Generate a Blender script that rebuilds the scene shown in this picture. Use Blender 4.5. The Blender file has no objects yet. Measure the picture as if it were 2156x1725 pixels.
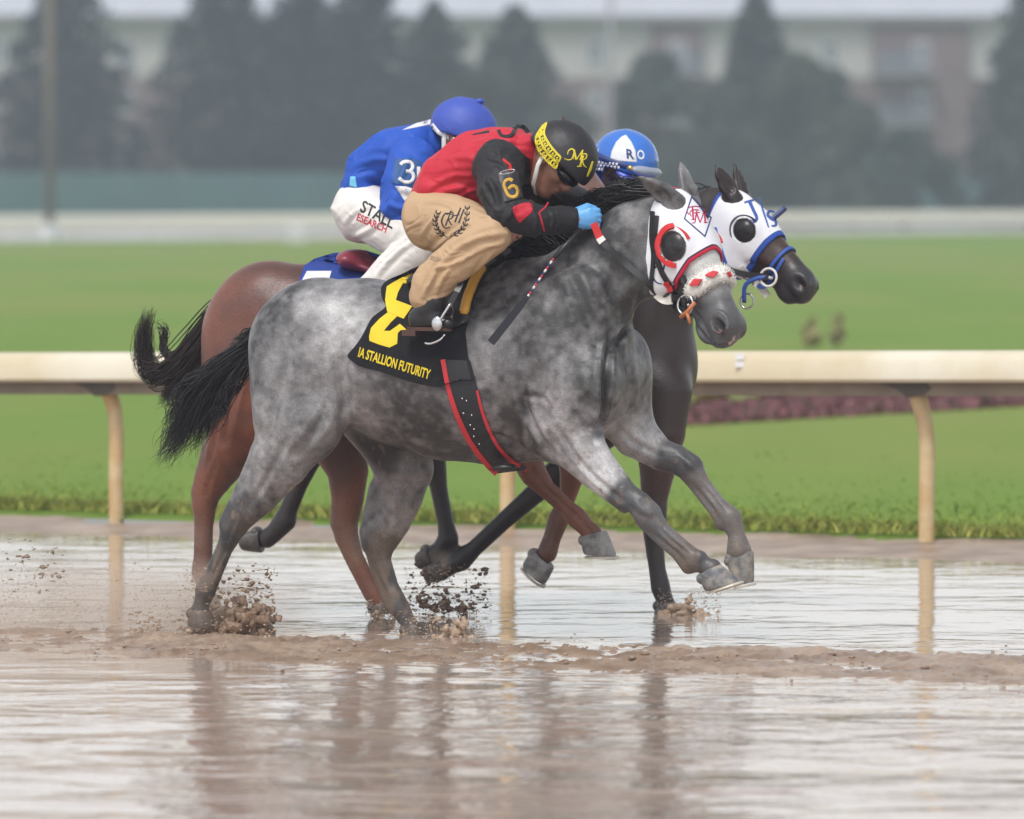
import bpy, bmesh, math, random
import numpy as np
from mathutils import Vector, Matrix
from mathutils.bvhtree import BVHTree
from mathutils.geometry import tessellate_polygon

SC = bpy.context.scene
COL = SC.collection
random.seed(7)
RNG = np.random.default_rng(7)
R = math.radians

# ------------------------------------------------------------------ camera
FPX = 13750.0            # focal length in photo pixels (2156 x 1725 grid used for measuring)
CX, CY = 1078.0, 862.5
HORIZON = 400.0
CAM = np.array([0.0, -25.0, 1.71])
TILT = math.atan((CY - HORIZON) / FPX)
cam_d = bpy.data.cameras.new('camera')
cam_d.lens = 36.0 * FPX / 2156.0
cam_d.sensor_width = 36.0
cam_d.clip_start = 0.5
cam_d.clip_end = 3000.0
cam_d.dof.use_dof = True
cam_d.dof.focus_distance = 24.9
cam_d.dof.aperture_fstop = 3.2
cam = bpy.data.objects.new('camera', cam_d)
COL.objects.link(cam)
cam.location = CAM
cam.rotation_euler = (math.pi / 2 - TILT, 0, 0)
SC.camera = cam

# ------------------------------------------------------------------ sky, sun, exposure
SUN_EL, SUN_AZ = R(58), R(205)      # compass-like: 180 = behind the camera
world = bpy.data.worlds.new('World')
SC.world = world
world.use_nodes = True
wn = world.node_tree
wn.nodes.clear()
sky = wn.nodes.new('ShaderNodeTexSky')
sky.sky_type = 'NISHITA'
sky.sun_disc = False
sky.sun_elevation = SUN_EL
sky.sun_rotation = SUN_AZ
sky.air_density = 1.0
sky.dust_density = 1.0
sky.ozone_density = 1.0
hs = wn.nodes.new('ShaderNodeHueSaturation')
hs.inputs['Saturation'].default_value = 0.20      # rain cloud: nearly colourless
bg = wn.nodes.new('ShaderNodeBackground')
bg.inputs['Strength'].default_value = 0.13
wo = wn.nodes.new('ShaderNodeOutputWorld')
wn.links.new(sky.outputs[0], hs.inputs['Color'])
wn.links.new(hs.outputs[0], bg.inputs['Color'])
wn.links.new(bg.outputs[0], wo.inputs['Surface'])
sun_d = bpy.data.lights.new('sun', 'SUN')
sun_d.energy = 1.5
sun_d.angle = R(18)
sun_d.color = (1.0, 0.97, 0.93)
sun = bpy.data.objects.new('sun', sun_d)
COL.objects.link(sun)
# direction towards the sun: Blender's sky puts rotation 0 at +Y, turning clockwise seen from above
sdir = Vector((math.sin(SUN_AZ) * math.cos(SUN_EL), math.cos(SUN_AZ) * math.cos(SUN_EL), math.sin(SUN_EL)))
sun.rotation_euler = sdir.to_track_quat('Z', 'Y').to_euler()
SC.view_settings.view_transform = 'Standard'
SC.view_settings.look = 'None'
SC.view_settings.gamma = 1.0
SC.view_settings.use_curve_mapping = False
SC.view_settings.exposure = 0.6
SC.cycles.use_denoising = True
SC.cycles.volume_max_steps = 64
SC.cycles.max_bounces = 6
SC.cycles.volume_bounces = 1
SC.cycles.transparent_max_bounces = 8

# ------------------------------------------------------------------ pixel -> ray
CF = np.array([0.0, math.cos(TILT), -math.sin(TILT)])
CU = np.array([0.0, math.sin(TILT), math.cos(TILT)])
CR = np.array([1.0, 0.0, 0.0])


def ray(px, py):
    return CF + CR * ((px - CX) / FPX) + CU * ((CY - py) / FPX)


def at_y(px, py, Y):
    d = ray(px, py)
    t = (Y - CAM[1]) / d[1]
    return CAM + d * t


def at_ground(px, py, z=0.0):
    d = ray(px, py)
    t = (z - CAM[2]) / d[2]
    return CAM + d * t


class Frame:
    """local frame of a running horse: u along its heading, v to its far side, w up"""
    def __init__(s, X0, Y0, deg):
        s.o = np.array([X0, Y0, 0.0])
        th = R(deg)
        s.th = th
        s.U = np.array([math.cos(th), -math.sin(th), 0])
        s.V = np.array([math.sin(th), math.cos(th), 0])
        s.W = np.array([0, 0, 1.0])
        s.M = np.stack([s.U, s.V, s.W])          # world -> local rows
        s.m = (Y0 - CAM[1]) / FPX                # metres per photo pixel

    def loc(s, p):
        return s.M @ (np.asarray(p, float) - s.o)

    def P(s, px, py, v=0.0):
        d = ray(px, py)
        t = (v - (CAM - s.o) @ s.V) / (d @ s.V)
        return s.loc(CAM + d * t)

    def lray(s, px, py):
        return s.M @ (CAM - s.o), s.M @ ray(px, py)

    def place(s, ob):
        ob.location = s.o
        ob.rotation_euler = (0, 0, -s.th)


# ------------------------------------------------------------------ naming
def tag(o, label=None, cat=None, group=None, kind=None):
    if label: o['label'] = label
    if cat: o['category'] = cat
    if group: o['group'] = group
    if kind: o['kind'] = kind
    return o


def empty(name, loc=(0, 0, 0), rz=0.0, label=None, cat=None, group=None):
    o = bpy.data.objects.new(name, None)
    COL.objects.link(o)
    o.empty_display_size = 0.1
    o.location = loc
    o.rotation_euler = (0, 0, rz)
    return tag(o, label, cat, group)


def mesh_obj(name, verts, faces, mat, parent=None, smooth=True, cols=None, attrs=None):
    me = bpy.data.meshes.new(name)
    if isinstance(verts, np.ndarray) and isinstance(faces, np.ndarray) and len(faces):
        nv, nf, k = len(verts), len(faces), faces.shape[1]
        me.vertices.add(nv)
        me.vertices.foreach_set('co', np.ascontiguousarray(verts, np.float32).ravel())
        me.loops.add(nf * k)
        me.loops.foreach_set('vertex_index', np.ascontiguousarray(faces, np.int32).ravel())
        me.polygons.add(nf)
        me.polygons.foreach_set('loop_start', np.arange(0, nf * k, k, dtype=np.int32))
        me.update(calc_edges=True)
        me.validate()
    else:
        me.from_pydata([tuple(map(float, v)) for v in verts], [], [tuple(map(int, f)) for f in faces])
        me.update()
    if smooth:
        me.polygons.foreach_set('use_smooth', np.ones(len(me.polygons), bool))
    if cols is not None:
        a = me.color_attributes.new('Col', 'FLOAT_COLOR', 'POINT')
        c = np.ones((len(verts), 4), np.float32)
        c[:, :3] = cols
        a.data.foreach_set('color', c.ravel())
    if attrs:
        for k_, vals in attrs.items():
            a = me.attributes.new(k_, 'FLOAT', 'POINT')
            a.data.foreach_set('value', np.ascontiguousarray(vals, np.float32))
    if mat is not None:
        if isinstance(mat, (list, tuple)):
            for m_ in mat: me.materials.append(m_)
        else:
            me.materials.append(mat)
    o = bpy.data.objects.new(name, me)
    COL.objects.link(o)
    if parent is not None: o.parent = parent
    return o


# ------------------------------------------------------------------ mesh bits
class MB:
    """collects simple solids into one mesh"""
    def __init__(s): s.v = []; s.f = []

    def add(s, verts, faces):
        n = len(s.v)
        s.v += [tuple(map(float, v)) for v in verts]
        s.f += [tuple(i + n for i in f) for f in faces]
        return s

    def box(s, lo, hi):
        x0, y0, z0 = lo; x1, y1, z1 = hi
        return s.add([(x0, y0, z0), (x1, y0, z0), (x1, y1, z0), (x0, y1, z0), (x0, y0, z1), (x1, y0, z1), (x1, y1, z1), (x0, y1, z1)],
                     [(0, 3, 2, 1), (4, 5, 6, 7), (0, 1, 5, 4), (1, 2, 6, 5), (2, 3, 7, 6), (3, 0, 4, 7)])

    def tube(s, pts, rad, n=10, cap=True, flat=None):
        """round (or flattened) tube through pts; rad scalar or list; flat=(axis, scale) squashes the ring along axis"""
        pts = [np.asarray(p, float) for p in pts]
        if np.isscalar(rad): rad = [rad] * len(pts)
        rings = []
        prev = None
        for i, p in enumerate(pts):
            a = pts[max(i - 1, 0)]; b = pts[min(i + 1, len(pts) - 1)]
            t = b - a; t = t / (np.linalg.norm(t) + 1e-9)
            ref = prev if prev is not None else (np.array([0, 0, 1.0]) if abs(t[2]) < 0.9 else np.array([1.0, 0, 0]))
            x = ref - t * (ref @ t); x /= np.linalg.norm(x) + 1e-9
            prev = x
            y = np.cross(t, x)
            ring = []
            for k in range(n):
                an = 2 * math.pi * k / n
                o = (x * math.cos(an) + y * math.sin(an)) * rad[i]
                if flat is not None:
                    ax = np.asarray(flat[0], float); ax = ax / np.linalg.norm(ax)
                    o = o - ax * (o @ ax) * (1 - flat[1])
                ring.append(p + o)
            rings.append(ring)
        V = [v for r_ in rings for v in r_]
        F = []
        for i in range(len(rings) - 1):
            for k in range(n):
                k2 = (k + 1) % n
                F.append((i * n + k, i * n + k2, (i + 1) * n + k2, (i + 1) * n + k))
        if cap:
            F.append(tuple(range(n - 1, -1, -1)))
            F.append(tuple((len(rings) - 1) * n + k for k in range(n)))
        return s.add(V, F)

    def band(s, pts, nrm, wid, thick):
        """flat strap through pts; nrm = outward direction per point or one; rectangular section"""
        pts = [np.asarray(p, float) for p in pts]
        V = []
        for i, p in enumerate(pts):
            a = pts[max(i - 1, 0)]; b = pts[min(i + 1, len(pts) - 1)]
            t = b - a; t /= np.linalg.norm(t) + 1e-9
            n_ = np.asarray(nrm[i] if isinstance(nrm, list) else nrm, float)
            n_ = n_ - t * (n_ @ t); n_ /= np.linalg.norm(n_) + 1e-9
            q = np.cross(t, n_)
            w = wid[i] if isinstance(wid, (list, tuple)) else wid
            V += [p - q * w / 2, p + q * w / 2, p + q * w / 2 + n_ * thick, p - q * w / 2 + n_ * thick]
        F = []
        for i in range(len(pts) - 1):
            for k in range(4):
                k2 = (k + 1) % 4
                F.append((i * 4 + k, (i + 1) * 4 + k, (i + 1) * 4 + k2, i * 4 + k2))
        e = (len(pts) - 1) * 4
        F += [(0, 1, 2, 3), (e + 3, e + 2, e + 1, e)]
        return s.add(V, F)

    def ellip(s, c, r, n=16, m=10, rot=None):
        c = np.asarray(c, float)
        V = []
        for i in range(m + 1):
            th = math.pi * i / m
            for k in range(n):
                ph = 2 * math.pi * k / n
                q = np.array([math.sin(th) * math.cos(ph) * r[0], math.sin(th) * math.sin(ph) * r[1], math.cos(th) * r[2]])
                if rot is not None: q = rot @ q
                V.append(c + q)
        F = []
        for i in range(m):
            for k in range(n):
                k2 = (k + 1) % n
                F.append((i * n + k, (i + 1) * n + k, (i + 1) * n + k2, i * n + k2))
        return s.add(V, F)

    def lathe(s, prof, c=(0, 0, 0), n=24):
        V = []
        for (r_, z) in prof:
            for k in range(n):
                a = 2 * math.pi * k / n
                V.append((c[0] + r_ * math.cos(a), c[1] + r_ * math.sin(a), c[2] + z))
        F = []
        for i in range(len(prof) - 1):
            for k in range(n):
                k2 = (k + 1) % n
                F.append((i * n + k, i * n + k2, (i + 1) * n + k2, (i + 1) * n + k))
        return s.add(V, F)

    def build(s, name, mat, parent=None, smooth=False):
        o = mesh_obj(name, s.v, s.f, mat, parent, smooth)
        return o


def auto_smooth(o, deg=40):
    me = o.data
    me.polygons.foreach_set('use_smooth', np.ones(len(me.polygons), bool))
    bm = bmesh.new(); bm.from_mesh(me)
    for e in bm.edges:
        if len(e.link_faces) == 2 and e.calc_face_angle(0) > R(deg): e.smooth = False
    bm.to_mesh(me); bm.free()
    return o


def bezier(pts, n=20):
    """Catmull-Rom through pts"""
    P_ = [np.asarray(p, float) for p in pts]
    P_ = [2 * P_[0] - P_[1]] + P_ + [2 * P_[-1] - P_[-2]]
    out = []
    segs = len(P_) - 3
    for i in range(segs):
        p0, p1, p2, p3 = P_[i:i + 4]
        k = max(2, n // segs)
        for j in range(k):
            t = j / k
            out.append(0.5 * ((2 * p1) + (-p0 + p2) * t + (2 * p0 - 5 * p1 + 4 * p2 - p3) * t * t + (-p0 + 3 * p1 - 3 * p2 + p3) * t ** 3))
    out.append(P_[-2])
    return out


# ------------------------------------------------------------------ numpy noise
def _hash(i, j, k, seed):
    n = (i * 374761393 + j * 668265263 + k * 2147483647 + seed * 974711) & 0xFFFFFFFF
    n = ((n ^ (n >> 13)) * 1274126177) & 0xFFFFFFFF
    return ((n ^ (n >> 16)) & 0xFFFF) / 65535.0


def vnoise(p, seed=0):
    p = np.asarray(p, float)
    f = np.floor(p).astype(np.int64); t = p - f
    t = t * t * (3 - 2 * t)
    out = 0
    for a in (0, 1):
        for b in (0, 1):
            for c in (0, 1):
                w = (t[..., 0] if a else 1 - t[..., 0]) * (t[..., 1] if b else 1 - t[..., 1]) * (t[..., 2] if c else 1 - t[..., 2])
                out = out + w * _hash(f[..., 0] + a, f[..., 1] + b, f[..., 2] + c, seed)
    return out


def fbm(p, seed=0, octv=4):
    s_, a, tot = 0, 0.5, 0
    for o in range(octv):
        s_ = s_ + a * vnoise(np.asarray(p) * (2.03 ** o) + 17.3 * o, seed + o)
        tot += a; a *= 0.5
    return s_ / tot


# ------------------------------------------------------------------ signed-distance modelling
def tube(pts, lat=(0, 1, 0)):
    """pts: (x,y,z, r_plane, r_lateral) chain of tapered elliptic capsules"""
    A = np.array([p[:3] for p in pts], float)
    ra = np.array([p[3] for p in pts], float)
    rl = np.array([p[4] if len(p) > 4 else p[3] for p in pts], float)
    L = np.asarray(lat, float); L = L / np.linalg.norm(L)

    def fn(p):
        best = None
        for i in range(len(A) - 1):
            a, b = A[i], A[i + 1]
            ab = b - a
            t = np.clip(((p - a) @ ab) / (ab @ ab + 1e-12), 0, 1)
            d = p - (a + t[..., None] * ab)
            r1 = ra[i] + t * (ra[i + 1] - ra[i]); r2 = rl[i] + t * (rl[i + 1] - rl[i])
            dl = d @ L
            q = np.sqrt(np.maximum((d * d).sum(-1) - dl * dl + (dl * r1 / r2) ** 2, 1e-12))
            dist = (q - r1) * np.minimum(1, r2 / r1) ** 0.5
            best = dist if best is None else np.minimum(best, dist)
        return best
    m = np.maximum(ra, rl)[:, None]
    return (fn, (A - m).min(0), (A + m).max(0))


def ellip(c, r, rot=None):
    c = np.asarray(c, float); r = np.asarray(r, float)

    def fn(p):
        q = p - c
        if rot is not None: q = q @ rot          # columns of rot = local axes
        k0 = np.sqrt(((q / r) ** 2).sum(-1) + 1e-12)
        k1 = np.sqrt(((q / (r * r)) ** 2).sum(-1) + 1e-12)
        return k0 * (k0 - 1) / k1
    m = np.full(3, r.max()) if rot is not None else r
    return (fn, c - m, c + m)


def xform(prim, Rm, t, sc=1.0):
    fn, lo, hi = prim
    Rm = np.asarray(Rm, float); t = np.asarray(t, float)
    cs = np.array([[x, y, z] for x in (lo[0], hi[0]) for y in (lo[1], hi[1]) for z in (lo[2], hi[2])]) * sc @ Rm.T + t
    return ((lambda p: fn((p - t) @ Rm / sc) * sc), cs.min(0), cs.max(0))


class Field:
    def __init__(s): s.ops = []

    def add(s, prim, k=0.03): s.ops.append(('a', prim, k)); return s

    def sub(s, prim, k=0.02): s.ops.append(('s', prim, k)); return s

    def cut(s, fn, k=0.004): s.ops.append(('i', (fn, None, None), k)); return s

    def bounds(s):
        lo = np.min([o[1][1] for o in s.ops if o[0] == 'a'], 0); hi = np.max([o[1][2] for o in s.ops if o[0] == 'a'], 0)
        return lo, hi

    def eval(s, p):
        D = np.full(p.shape[:-1], 9.0)
        for op, (fn, lo, hi), k in s.ops:
            d = fn(p)
            if op == 'a':
                h = np.maximum(k - np.abs(D - d), 0) / k
                D = np.minimum(D, d) - h * h * k * 0.25
            else:
                d = -d if op == 's' else d
                h = np.maximum(k - np.abs(D - d), 0) / k
                D = np.maximum(D, d) + h * h * k * 0.25
        return D

    def mesh(s, h, pad=0.03, post=None, lohi=None):
        lo, hi = lohi if lohi is not None else s.bounds()
        lo = np.asarray(lo) - pad; hi = np.asarray(hi) + pad
        n = np.ceil((hi - lo) / h).astype(int) + 1
        D = np.full(n, 0.3, np.float32)
        ax = [lo[i] + h * np.arange(n[i]) for i in range(3)]
        for op, (fn, plo, phi), k in s.ops:
            if plo is None:
                sl = [slice(0, n[i]) for i in range(3)]
            else:
                m = k + 3 * h
                i0 = np.clip(np.floor((plo - m - lo) / h).astype(int), 0, n); i1 = np.clip(np.ceil((phi + m - lo) / h).astype(int) + 1, 0, n)
                if np.any(i1 <= i0): continue
                sl = [slice(i0[i], i1[i]) for i in range(3)]
            p = np.stack(np.meshgrid(ax[0][sl[0]], ax[1][sl[1]], ax[2][sl[2]], indexing='ij'), -1)
            d = fn(p).astype(np.float32)
            Dv = D[sl[0], sl[1], sl[2]]
            if op == 'a':
                hh = np.maximum(k - np.abs(Dv - d), 0) / k
                D[sl[0], sl[1], sl[2]] = np.minimum(Dv, d) - hh * hh * k * 0.25
            else:
                if op == 's': d = -d
                hh = np.maximum(k - np.abs(Dv - d), 0) / k
                D[sl[0], sl[1], sl[2]] = np.maximum(Dv, d) + hh * hh * k * 0.25
        if post is not None:
            p = np.stack(np.meshgrid(*ax, indexing='ij'), -1)
            D = post(p, D).astype(np.float32)
        return nets(D, lo, h)


def nets(D, lo, h):
    S = D < 0
    n = np.array(D.shape) - 1
    c = np.zeros(n, np.int8)
    for a in (0, 1):
        for b in (0, 1):
            for g in (0, 1):
                c += S[a:a + n[0], b:b + n[1], g:g + n[2]]
    mix = (c > 0) & (c < 8)
    idx = np.argwhere(mix)
    vid = np.full(n, -1, np.int32)
    vid[mix] = np.arange(len(idx))
    acc = np.zeros((len(idx), 3)); cnt = np.zeros(len(idx))
    cor = [(a, b, g) for a in (0, 1) for b in (0, 1) for g in (0, 1)]
    vals = {q: D[idx[:, 0] + q[0], idx[:, 1] + q[1], idx[:, 2] + q[2]] for q in cor}
    for q in cor:
        for axis in range(3):
            if q[axis] == 0:
                q2 = list(q); q2[axis] = 1; q2 = tuple(q2)
                va, vb = vals[q], vals[q2]
                m = (va < 0) != (vb < 0)
                t = np.where(m, va / np.where(m, va - vb, 1), 0)
                pt = np.tile(np.array(q, float), (len(idx), 1))
                pt[:, axis] += t
                acc[m] += pt[m]; cnt[m] += 1
    V = lo + (idx + acc / cnt[:, None]) * h
    F = []
    for axis in range(3):
        b, g = [(1, 2), (2, 0), (0, 1)][axis]
        sh = list(D.shape); sh[axis] -= 1
        A = S.take(range(0, D.shape[axis] - 1), axis); B = S.take(range(1, D.shape[axis]), axis)
        e = np.argwhere(A != B)
        ok = (e[:, b] > 0) & (e[:, g] > 0) & (e[:, b] < n[b]) & (e[:, g] < n[g])
        e = e[ok]
        flip = A[e[:, 0], e[:, 1], e[:, 2]]
        q = []
        for db, dg in ((1, 1), (0, 1), (0, 0), (1, 0)):
            f = e.copy(); f[:, b] -= db; f[:, g] -= dg
            q.append(vid[f[:, 0], f[:, 1], f[:, 2]])
        q = np.stack(q, 1)
        q[~flip] = q[~flip][:, ::-1]
        F.append(q)
    F = np.concatenate(F)
    return V, F[(F >= 0).all(1)]


def vnormals(V, F):
    a = V[F[:, 2]] - V[F[:, 0]]; b = V[F[:, 3]] - V[F[:, 1]]
    n = np.cross(a, b)
    N = np.zeros_like(V)
    for k in range(4): np.add.at(N, F[:, k], n)
    return N / (np.linalg.norm(N, axis=1, keepdims=True) + 1e-12)


def bvh_of(V, F):
    return BVHTree.FromPolygons([Vector(v) for v in V], [tuple(int(i) for i in f) for f in F])


def fold(V, F, bv, fr, lines):
    """press creases into cloth: lines = (px polyline, height m, width px)"""
    N = vnormals(V, F)
    out = V.copy()
    for pts, amp, wpx in lines:
        q = []
        for (x, y) in bezier([np.array(p, float) for p in pts], 70):
            o, d = fr.lray(x, y)
            h = bv.ray_cast(Vector(o), Vector(d).normalized())
            if h[0] is not None: q.append(np.array(h[0]))
        if len(q) < 3: continue
        q = np.array(q); w = wpx * fr.m
        sel = np.where((V >= q.min(0) - 3 * w).all(1) & (V <= q.max(0) + 3 * w).all(1))[0]
        if not len(sel): continue
        D_ = np.linalg.norm(V[sel][:, None] - q[None], axis=2)
        j = D_.argmin(1); d = D_.min(1)
        t = j / (len(q) - 1)
        fade = np.clip(np.sin(np.pi * np.clip(t, .04, .96)), 0, 1) ** .5
        out[sel] += N[sel] * (amp * fade * (np.exp(-(d / w) ** 2) - .55 * np.exp(-((d - 1.7 * w) / (.9 * w)) ** 2)))[:, None]
    return out


# ------------------------------------------------------------------ materials
MATS = {}


def nd(nt, kind, **kw):
    n = nt.nodes.new(kind)
    for k, v in kw.items():
        if k in n.inputs: n.inputs[k].default_value = v
        else: setattr(n, k, v)
    return n


def mat(name, col=(0.5, 0.5, 0.5), rough=0.6, metal=0.0, vary=0.0, vscale=8.0, bump=0.0, bscale=60.0, attr=None, spec=0.5, sheen=0.0, coat=0.0, stretch=None, col2=None, alpha=1.0, crumple=0.0):
    if name in MATS: return MATS[name]
    m = bpy.data.materials.new(name); m.use_nodes = True
    nt = m.node_tree; b = nt.nodes['Principled BSDF']
    b.inputs['Roughness'].default_value = rough
    b.inputs['Metallic'].default_value = metal
    b.inputs['Specular IOR Level'].default_value = spec
    b.inputs['Sheen Weight'].default_value = sheen
    b.inputs['Coat Weight'].default_value = coat
    b.inputs['Coat Roughness'].default_value = 0.15
    b.inputs['Alpha'].default_value = alpha
    tc = nd(nt, 'ShaderNodeTexCoord')
    src = None
    if attr:
        a = nd(nt, 'ShaderNodeAttribute', attribute_name=attr)
        src = a.outputs['Color']
    if vary > 0 or src is None or col2 is not None:
        mp = nd(nt, 'ShaderNodeMapping')
        if stretch: mp.inputs['Scale'].default_value = stretch
        nt.links.new(tc.outputs['Object'], mp.inputs['Vector'])
        nz = nd(nt, 'ShaderNodeTexNoise', Scale=vscale, Detail=5.0, Roughness=0.6)
        nt.links.new(mp.outputs[0], nz.inputs['Vector'])
        mx = nd(nt, 'ShaderNodeMix', data_type='RGBA', blend_type='MIX' if col2 is not None else 'MULTIPLY')
        if col2 is not None:
            rp = nd(nt, 'ShaderNodeMapRange'); rp.inputs[1].default_value = 0.38; rp.inputs[2].default_value = 0.62
            nt.links.new(nz.outputs[0], rp.inputs[0])
            nt.links.new(rp.outputs[0], mx.inputs['Factor'])
            mx.inputs[6].default_value = (*col, 1); mx.inputs[7].default_value = (*col2, 1)
        else:
            mx.inputs['Factor'].default_value = 1.0
            rp = nd(nt, 'ShaderNodeMapRange'); rp.inputs[1].default_value = 0.25; rp.inputs[2].default_value = 0.75
            rp.inputs[3].default_value = 1 - vary; rp.inputs[4].default_value = 1 + vary
            nt.links.new(nz.outputs[0], rp.inputs[0])
            cv = nd(nt, 'ShaderNodeCombineColor')
            for i in range(3): nt.links.new(rp.outputs[0], cv.inputs[i])
            if src is not None: nt.links.new(src, mx.inputs[6])
            else: mx.inputs[6].default_value = (*col, 1)
            nt.links.new(cv.outputs[0], mx.inputs[7])
        src = mx.outputs[2]
    nt.links.new(src, b.inputs['Base Color'])
    if bump > 0:
        mp2 = nd(nt, 'ShaderNodeMapping')
        if stretch: mp2.inputs['Scale'].default_value = stretch
        nt.links.new(tc.outputs['Object'], mp2.inputs['Vector'])
        n2 = nd(nt, 'ShaderNodeTexNoise', Scale=bscale, Detail=4.0, Roughness=0.6)
        nt.links.new(mp2.outputs[0], n2.inputs['Vector'])
        bp = nd(nt, 'ShaderNodeBump', Strength=1.0, Distance=bump)
        nt.links.new(n2.outputs[0], bp.inputs['Height'])
        nt.links.new(bp.outputs[0], b.inputs['Normal'])
        if crumple > 0:
            mp3 = nd(nt, 'ShaderNodeMapping'); mp3.inputs['Scale'].default_value = (1.0, .8, 1.5); mp3.inputs['Rotation'].default_value = (.3, .5, .4)
            nt.links.new(tc.outputs['Object'], mp3.inputs['Vector'])
            n3 = nd(nt, 'ShaderNodeTexNoise', Scale=11.0, Detail=2.5, Roughness=.5, Distortion=1.2)
            n3.noise_type = 'RIDGED_MULTIFRACTAL'
            nt.links.new(mp3.outputs[0], n3.inputs['Vector'])
            b3 = nd(nt, 'ShaderNodeBump', Strength=.9, Distance=crumple)
            nt.links.new(n3.outputs[0], b3.inputs['Height']); nt.links.new(bp.outputs[0], b3.inputs['Normal'])
            nt.links.new(b3.outputs[0], b.inputs['Normal'])
    MATS[name] = m
    return m
# ================================================================== SETTING
HEAD = 20.0          # everyone runs this many degrees towards the camera
TH = R(HEAD)

# ---------------------------------------------------------------- racetrack: mud and the water standing on it
def graded(lo, flo, fhi, hi, fine, coarse):
    a = list(np.arange(flo, fhi, fine))
    x = flo; st = fine
    left = []
    while x > lo: st = min(st * 1.35, coarse); x -= st; left.append(x)
    x = a[-1]; st = fine
    right = []
    while x < hi: st = min(st * 1.35, coarse); x += st; right.append(x)
    return np.array(left[::-1] + a + right)


def lane(X, Y):
    """signed distance (m) across the churned lane the horses run in; 0 = its middle"""
    return (Y + 1.05 + 0.40 * X)


gx = graded(-40, -2.5, 2.6, 40, 0.011, 1.2)
gy = graded(-26, -7.6, 6.2, 8.0, 0.032, 1.0)
GX, GY = np.meshgrid(gx, gy, indexing='ij')
pp = np.stack([GX, GY, np.zeros_like(GX)], -1)
ln = lane(GX, GY)
lump = fbm(pp * [3.2, 3.2, 1], 3, 4)
fine = fbm(pp * [14, 14, 1], 9, 4)
vfine = fbm(pp * [46, 30, 1], 29, 3)
ridge = np.exp(-np.abs(ln / 0.92) ** 4)
ridge2 = np.exp(-np.abs((ln - 0.35) / 0.30) ** 2) * 0.3
big = fbm(pp * [0.8, 0.8, 1], 21, 3)
Z = -0.030 + 0.014 * (lump - 0.5) + 0.004 * (fine - 0.5)
Z += ridge * (0.033 + 0.034 * (fine - 0.47) + 0.022 * (lump - 0.5) + 0.035 * (big - 0.5) + 0.020 * (vfine - .5)) + ridge2 * 0.018 * np.maximum(fine - .35, 0) * 3
# shore along the rail: the ground climbs out of the water
RAIL_A = at_ground(240, 1108)[:2]; RAIL_B = at_ground(1947, 1158)[:2]
rd = (RAIL_B - RAIL_A) / np.linalg.norm(RAIL_B - RAIL_A)
rn = np.array([-rd[1], rd[0]])           # away from the camera
sd = (GX - RAIL_A[0]) * rn[0] + (GY - RAIL_A[1]) * rn[1]
Z += np.clip((sd + 1.25) / 1.1, 0, 1.3) * 0.06
ni, nj = len(gx), len(gy)
ii = np.arange(ni * nj).reshape(ni, nj)
quad = np.stack([ii[:-1, :-1], ii[1:, :-1], ii[1:, 1:], ii[:-1, 1:]], -1).reshape(-1, 4)
gv = np.stack([GX, GY, Z], -1).reshape(-1, 3)
# keep only what lies on the track side of the rail line (plus a little)
keep = (sd.reshape(-1) < 0.25)
quad = quad[keep[quad].all(1)]
m_mud = mat('wet_mud', (0.23, 0.152, 0.102), rough=0.38, col2=(0.38, 0.28, 0.205), vscale=3.5, bump=0.006, bscale=45, spec=0.5)
track = mesh_obj('track', gv, quad, m_mud)
tag(track, 'wet brown dirt racetrack churned by hooves', kind='structure')

def ico(sub=1):
    bm = bmesh.new(); bmesh.ops.create_icosphere(bm, subdivisions=sub, radius=1.0)
    V = np.array([v.co[:] for v in bm.verts]); F = np.array([[v.index for v in f.verts] for f in bm.faces]); bm.free()
    return V, F


ICV, ICF = ico(1); ICV2, ICF2 = ico(2)


def blobs(c, rad, rng, hi=False, rough=.25):
    """n irregular lumps; rad n x 3"""
    IV, IF = (ICV2, ICF2) if hi else (ICV, ICF)
    n = len(c); k = len(IV)
    q = rng.normal(size=(n, 4)); q /= np.linalg.norm(q, axis=1, keepdims=True)
    w, x, y, z = q.T
    Rm = np.stack([np.stack([1 - 2 * (y * y + z * z), 2 * (x * y - z * w), 2 * (x * z + y * w)], -1), np.stack([2 * (x * y + z * w), 1 - 2 * (x * x + z * z), 2 * (y * z - x * w)], -1), np.stack([2 * (x * z - y * w), 2 * (y * z + x * w), 1 - 2 * (x * x + y * y)], -1)], 1)
    U = np.einsum('nij,kj->nki', Rm, IV) * (1 + rough * rng.normal(size=(n, k, 1)) * .6)
    V = c[:, None, :] + U * rad[:, None, :]
    F = (np.arange(n)[:, None, None] * k + IF[None]).reshape(-1, 3)
    return V.reshape(-1, 3), F.astype(np.int32)


nc = 500
cx_ = RNG.uniform(-3.2, 3.4, nc); cl_ = np.clip(RNG.normal(0, .55, nc), -1.15, 1.2)
cy_ = cl_ - 1.05 - 0.40 * cx_
rz_ = .002 + .007 * RNG.uniform(0, 1, nc) ** 3
cc_ = np.stack([cx_, cy_, np.full(nc, .004) + .012 * RNG.uniform(size=nc)], 1)
mc = mesh_obj('mud_clods', *blobs(cc_, np.stack([rz_ * RNG.uniform(1, 2.6, nc), rz_ * RNG.uniform(1, 2.6, nc), rz_ * RNG.uniform(.5, 1.0, nc)], 1), RNG), m_mud)
tag(mc, 'small clods of mud scattered along the churned lane', 'mud', kind='stuff')
m_water = bpy.data.materials.new('muddy_water'); m_water.use_nodes = True
nt = m_water.node_tree; b = nt.nodes['Principled BSDF']
b.inputs['Base Color'].default_value = (0.36, 0.27, 0.20, 1)
b.inputs['Roughness'].default_value = 0.055
b.inputs['IOR'].default_value = 1.36
tc = nd(nt, 'ShaderNodeTexCoord')
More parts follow.
